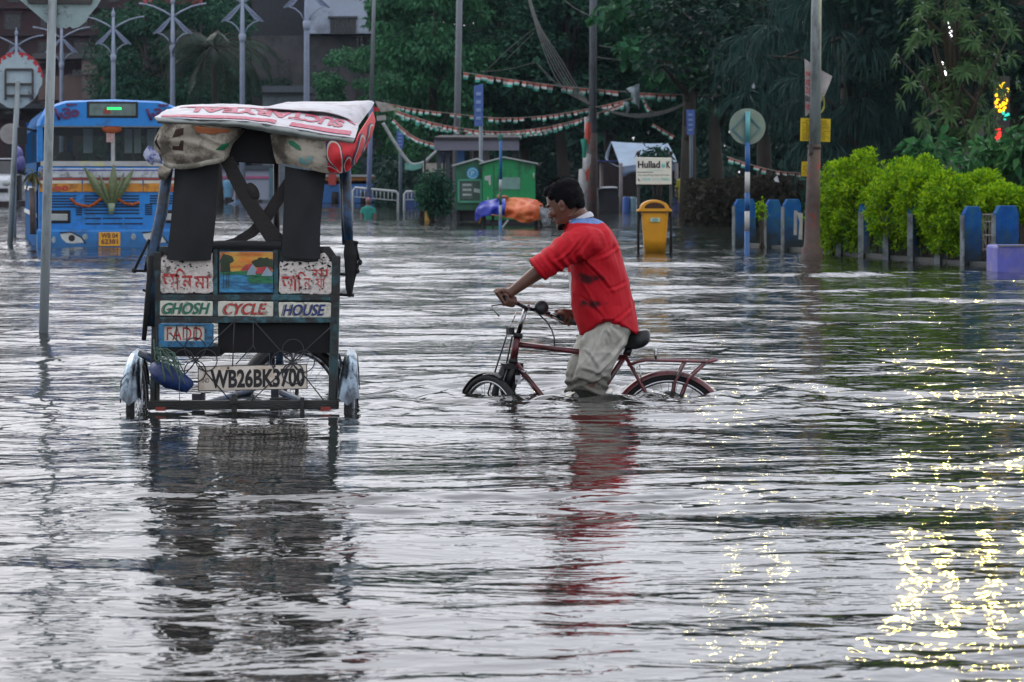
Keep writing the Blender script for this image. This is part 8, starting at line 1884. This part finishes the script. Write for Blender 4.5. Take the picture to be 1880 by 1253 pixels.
# ------------------------------------------------------------------ bunting and cables
fo = M('bunting_orange', (0.48, 0.12, 0.08), 0.7, var=0.15); fwh = M('bunting_white', (0.62, 0.64, 0.64), 0.7); fgn = M('bunting_green', (0.05, 0.40, 0.30), 0.7, var=0.15)
FLAG = []
for v in range(4):
    r_ = random.Random(v); mb = LB(); sk = r_.uniform(-0.25, 0.25); cv = r_.uniform(-0.3, 0.3)
    def fp(u, w): return Vector((u - 0.5 + sk * w * 0.6 + 0.1 * w * (0.5 - u), 0.18 * math.sin(u * 3 + v) * w + cv * w * 0.4, -w))
    cut = (1.0, 0.95, 0.75, 1.0)[v]
    for i_, (w0, w1) in enumerate(((0, .34), (.34, .67), (.67, cut))):
        mb.mi = i_
        for u0, u1 in ((0, .33), (.33, .67), (.67, 1)): mb.add([fp(u0, w0), fp(u0, w1 * (1 - 0.12 * (v == 2) * (u0 < .2))), fp(u1, w1), fp(u1, w0)], [(0, 1, 2, 3)], False)
    o = mb.build('flag', [fo, fwh, fgn]); FLAG.append(o.data); bpy.data.objects.remove(o)
cord = M('bunting_cord', (0.30, 0.28, 0.26), 0.8)
def smooth_line(pts, n):
    pts = [Vector(p) for p in pts]; out = []
    for i in range(len(pts) - 1):
        a, b, c, d_ = pts[max(i - 1, 0)], pts[i], pts[i + 1], pts[min(i + 2, len(pts) - 1)]
        for k in range(n): t = k / n; out.append(0.5 * ((2 * b) + (c - a) * t + (2 * a - 5 * b + 4 * c - d_) * t * t + (3 * b - a - 3 * c + d_) * t ** 3))
    out.append(pts[-1]); return out
def bunting(lab, pix, d, step, w, h, seed, gap=0.15):
    ln = smooth_line([P(x, y, d) for x, y in pix], 8); t = thing('bunting', lab, 'bunting', ln[0], 0, 'tricolour bunting strings')
    mb = MB(); mb.tube(ln, 0.011, 5); mb.build('cord', cord, t)
    r_ = random.Random(seed); acc = 0.0; nxt = 0.1; n = 0
    for a, b in zip(ln[:-1], ln[1:]):
        L_ = (b - a).length
        while nxt < acc + L_ and n < 98:
            q = a.lerp(b, (nxt - acc) / L_); nxt += step * r_.uniform(0.9, 1.12); dr = b - a
            if r_.random() < gap: continue
            o = bpy.data.objects.new('flag', FLAG[r_.randrange(4)]); COL.objects.link(o); o.parent = t; n += 1
            o.location = q - ln[0] + Vector((0, -0.012, -0.008)); o.scale = (w * r_.uniform(.7, 1.0), w, h * r_.uniform(.6, 1.0)); o.rotation_euler = (r_.uniform(-.25, .25), -math.atan2(dr.z, abs(dr.x)), r_.uniform(-.5, .5))
        acc += L_
    return t
bunting('topmost bunting string running from the lamp post to the heart leaved tree', [(850, 133), (930, 145), (1010, 156), (1100, 165), (1180, 171), (1245, 174), (1308, 176)], 100, 0.21, 0.22, 0.27, 1)
bunting('upper sagging bunting between the rickshaw roof corner and the tall post', [(690, 186), (760, 200), (850, 211), (920, 217), (1000, 213), (1090, 198), (1168, 179)], 101, 0.20, 0.18, 0.20, 2)
bunting('lower sagging bunting whose lowest point hangs at the blue banner', [(727, 203), (790, 224), (850, 236), (920, 242), (1000, 234), (1085, 213), (1150, 186)], 100, 0.17, 0.18, 0.22, 3, 0.05)
bunting('doubled bunting just below the lower sagging string', [(735, 212), (800, 233), (860, 243), (925, 247), (985, 243), (1040, 228), (1100, 207)], 100.6, 0.17, 0.16, 0.18, 7, 0.1)
bunting('steep bunting string dropping from the rickshaw corner to the shelter', [(722, 219), (748, 243), (772, 257), (798, 264)], 99, 0.16, 0.18, 0.20, 4, 0.05)
bunting('bunting between the round grey sign and the near street lamp', [(1335, 288), (1380, 303), (1430, 315), (1478, 318)], 66, 0.15, 0.14, 0.13, 5)
bunting('short loose bunting end hanging by the heart leaved tree', [(1198, 227), (1220, 240), (1240, 251)], 98, 0.15, 0.16, 0.18, 6, 0.0)
bunting('tail of bunting dangling under the meeting point of the strings', [(1182, 180), (1190, 196), (1198, 206)], 99, 0.15, 0.15, 0.16, 8, 0.0)
t = thing('cloth_rope', 'pale twisted cloth rope looping from the rickshaw corner to the shelter', 'rope', P(703, 228, 98))
mb = MB(); mb.tube(smooth_line([P(x, y, 98) for x, y in ((703, 226), (722, 258), (742, 288), (757, 302), (778, 299), (792, 287), (804, 276))], 6), 0.055, 7); mb.build('rope', M('grey_white_cloth', (0.32, 0.35, 0.35), 0.8, var=0.3, vscale=6), t)
mb = MB(); mb.sheet(refine([[P(744, 299, 97.9), P(758, 302, 97.9), P(776, 299, 97.9)], [P(743, 311, 97.9), P(757, 313, 97.9), P(774, 309, 97.9)]], 3, 3, 0.06, 4), 0.02); mb.build('green_hem', M('pale_green_cloth', (0.16, 0.40, 0.34), 0.8), t)
t = thing('loudspeaker', 'black horn speaker and white box with rags tied where the bunting meets the thin post', 'loudspeaker', P(695, 190, 101))
mb = MB(); mb.lathe([(0.02, .2), (0.06, .12), (0.16, 0.0), (0.15, -0.01), (0.02, .1)], 16, P(696, 191, 101), Matrix.Rotation(R(-80), 3, 'X')); mb.build('horn', black, t)
mb = MB(); mb.box(P(700, 217, 101.2), (0.30, 0.2, 0.16), (0, R(-6), 0)); mb.build('box', M('white_box', (0.45, 0.44, 0.42), 0.6), t)
for m_, pts in ((M('rag_cream', (0.36, 0.34, 0.30), 0.8, var=0.3), ((688, 186), (710, 190), (730, 202), (700, 206))), (M('rag_green', (0.12, 0.30, 0.14), 0.8), ((722, 196), (734, 202), (735, 212), (724, 212))), (M('rag_red', (0.45, 0.03, 0.04), 0.8), ((684, 198), (696, 197), (699, 204), (686, 206)))):
    mb = MB(); a, b, c, e = [P(x, y, 100.9) for x, y in pts]; mb.sheet(refine([[a, (a + b) / 2, b], [e, (e + c) / 2, c]], 4, 4, 0.06, 5, pts[0][0]), 0.03); mb.build('rag', m_, t)
t = thing('plastic_sheet', 'torn pale plastic caught where the bunting strings cross at the tree', 'plastic', P(1165, 180, 98))
mb = MB(); mb.sheet(refine([[P(1150, 163, 98), P(1162, 158, 98), P(1174, 154, 98)], [P(1158, 172, 97.9), P(1166, 176, 97.8), P(1174, 178, 98)], [P(1166, 190, 98), P(1170, 194, 97.9), P(1174, 200, 98)]], 4, 4, 0.12, 4, 2), 0.01); mb.sheet(refine([[P(1146, 186, 98), P(1154, 188, 97.9)], [P(1150, 200, 97.9), P(1156, 198, 98)], [P(1148, 212, 98), P(1152, 210, 98)]], 4, 4, 0.1, 4, 5), 0.01); mb.build('sheet', M('pale_plastic', (0.26, 0.33, 0.36), 0.4, var=0.4, vscale=4), t)
cab = M('cable_grey', (0.17, 0.175, 0.165), 0.7); cabl = M('cable_pale', (0.19, 0.19, 0.18), 0.7)
def cables(lab, lines, d, rad, mat):
    t = thing('overhead_cable', lab, 'cable', P(*lines[0][0], d), 0, 'overhead cables under the trees')
    for l in lines: mb = MB(); mb.tube(smooth_line([P(x, y, d) for x, y in l], 8), rad, 5); mb.build('strand', mat, t)
    return t
r_ = random.Random(12)
cables('pale cable bundle falling steeply left of the tall post', [[(968 + k, -10), (984 + k * 1.5, 45), (1010 + k * 5, 110), (1040 + k * 6 - abs(k) * 1, 160), (1086, 196)] for k in range(-1, 5)], 99, 0.012, cabl)
cables('thin cables fanning down from the dark tree to the topmost bunting', [[(985, 50), (940, 85), (895, 128)], [(983, 115), (930, 128), (880, 132)], [(985, 115), (1010, 145), (1035, 160)], [(980, 60), (930, 110)], [(990, 120), (1040, 170), (1086, 190)]], 99.5, 0.008, cab)
cables('broad fan of sagging cables above the end of the bunting', [[(1296, 172), (1330, 150 + k * 1.5), (1380 + k * 3, 95 + k * 4), (1420 + k * 4, 30 + k * 5), (1450 + k * 5, -20)] for k in range(-4, 6)], 85, 0.012, cab)
cables('sagging cable bundle under the topmost bunting beside the tall post', [[(1092, 196), (1130, 207 + k), (1170, 212 + k * 2), (1220, 205 + k * 2), (1262, 188 + k), (1300, 168)] for k in range(-1, 3)], 98, 0.013, cab)
cables('single cable sagging between tall post and heart leaved tree, upper', [[(1100, 84), (1140, 90), (1180, 92), (1220, 86)]], 99, 0.012, cab)
cables('single cable sagging between tall post and heart leaved tree, lower', [[(1095, 105), (1140, 111), (1180, 111), (1220, 104)]], 99, 0.012, cab)
cables('cable rising from the tall post to the right across the dark crown', [[(1092, 30), (1130, 34), (1170, 20), (1225, -8)], [(1030, -5), (1055, 15), (1088, 32)]], 99, 0.013, cabl)
cables('long thin cable from the end of the bunting up to the near lamp', [[(1308, 178), (1345, 168), (1400, 135), (1470, 85), (1500, 78)]], 80, 0.009, cab)
for lab, x, y, d in (('white scrap of plastic caught in the tree left of the near lamp', 1383, 160, 70), ('white scrap of plastic low in the shrubs above the blue fence', 1425, 331, 62)):
    t = thing('plastic_bag', lab, 'plastic bag', P(x, y, d)); mb = MB(); c = P(x, y, d); mb.sheet(refine([[c + Vector((-.05, 0, .02)), c + Vector((0.02, -.03, .10))], [c + Vector((-.02, -.05, -.03)), c + Vector((.06, -.02, -.04))]], 4, 4, 0.03, 9, x), 0.006); mb.build('film', rail, t)
t = thing('floating_debris', 'dark floating stick with a black lump on the open water', 'debris', P(865, 452, 52.9))
mb = MB(); mb.tube([P(855, 449, 52.9), P(862, 447, 52.9), P(872, 452, 52.9), P(874, 456, 52.9)], 0.018, 6); mb.build('stick', black, t); mb = MB(); mb.ell(P(870, 455, 52.8), (0.04, 0.04, 0.05)); mb.build('lump', black, t)
for lab, a, b, d in (('thin reed leaning out of the water right of the bin', (1283, 362), (1276, 408), 80), ('second thin reed right of the leaning one', (1299, 364), (1291, 410), 79)):
    t = thing('reed', lab, 'reed', (P(*b, d).x, d, -0.56)); mb = MB(); A, Bv = P(*a, d), P(*b, d); mb.tube([Bv - (A - Bv), Bv, A], [0.014, 0.014, 0.008], 5); mb.build('stem', bark, t)
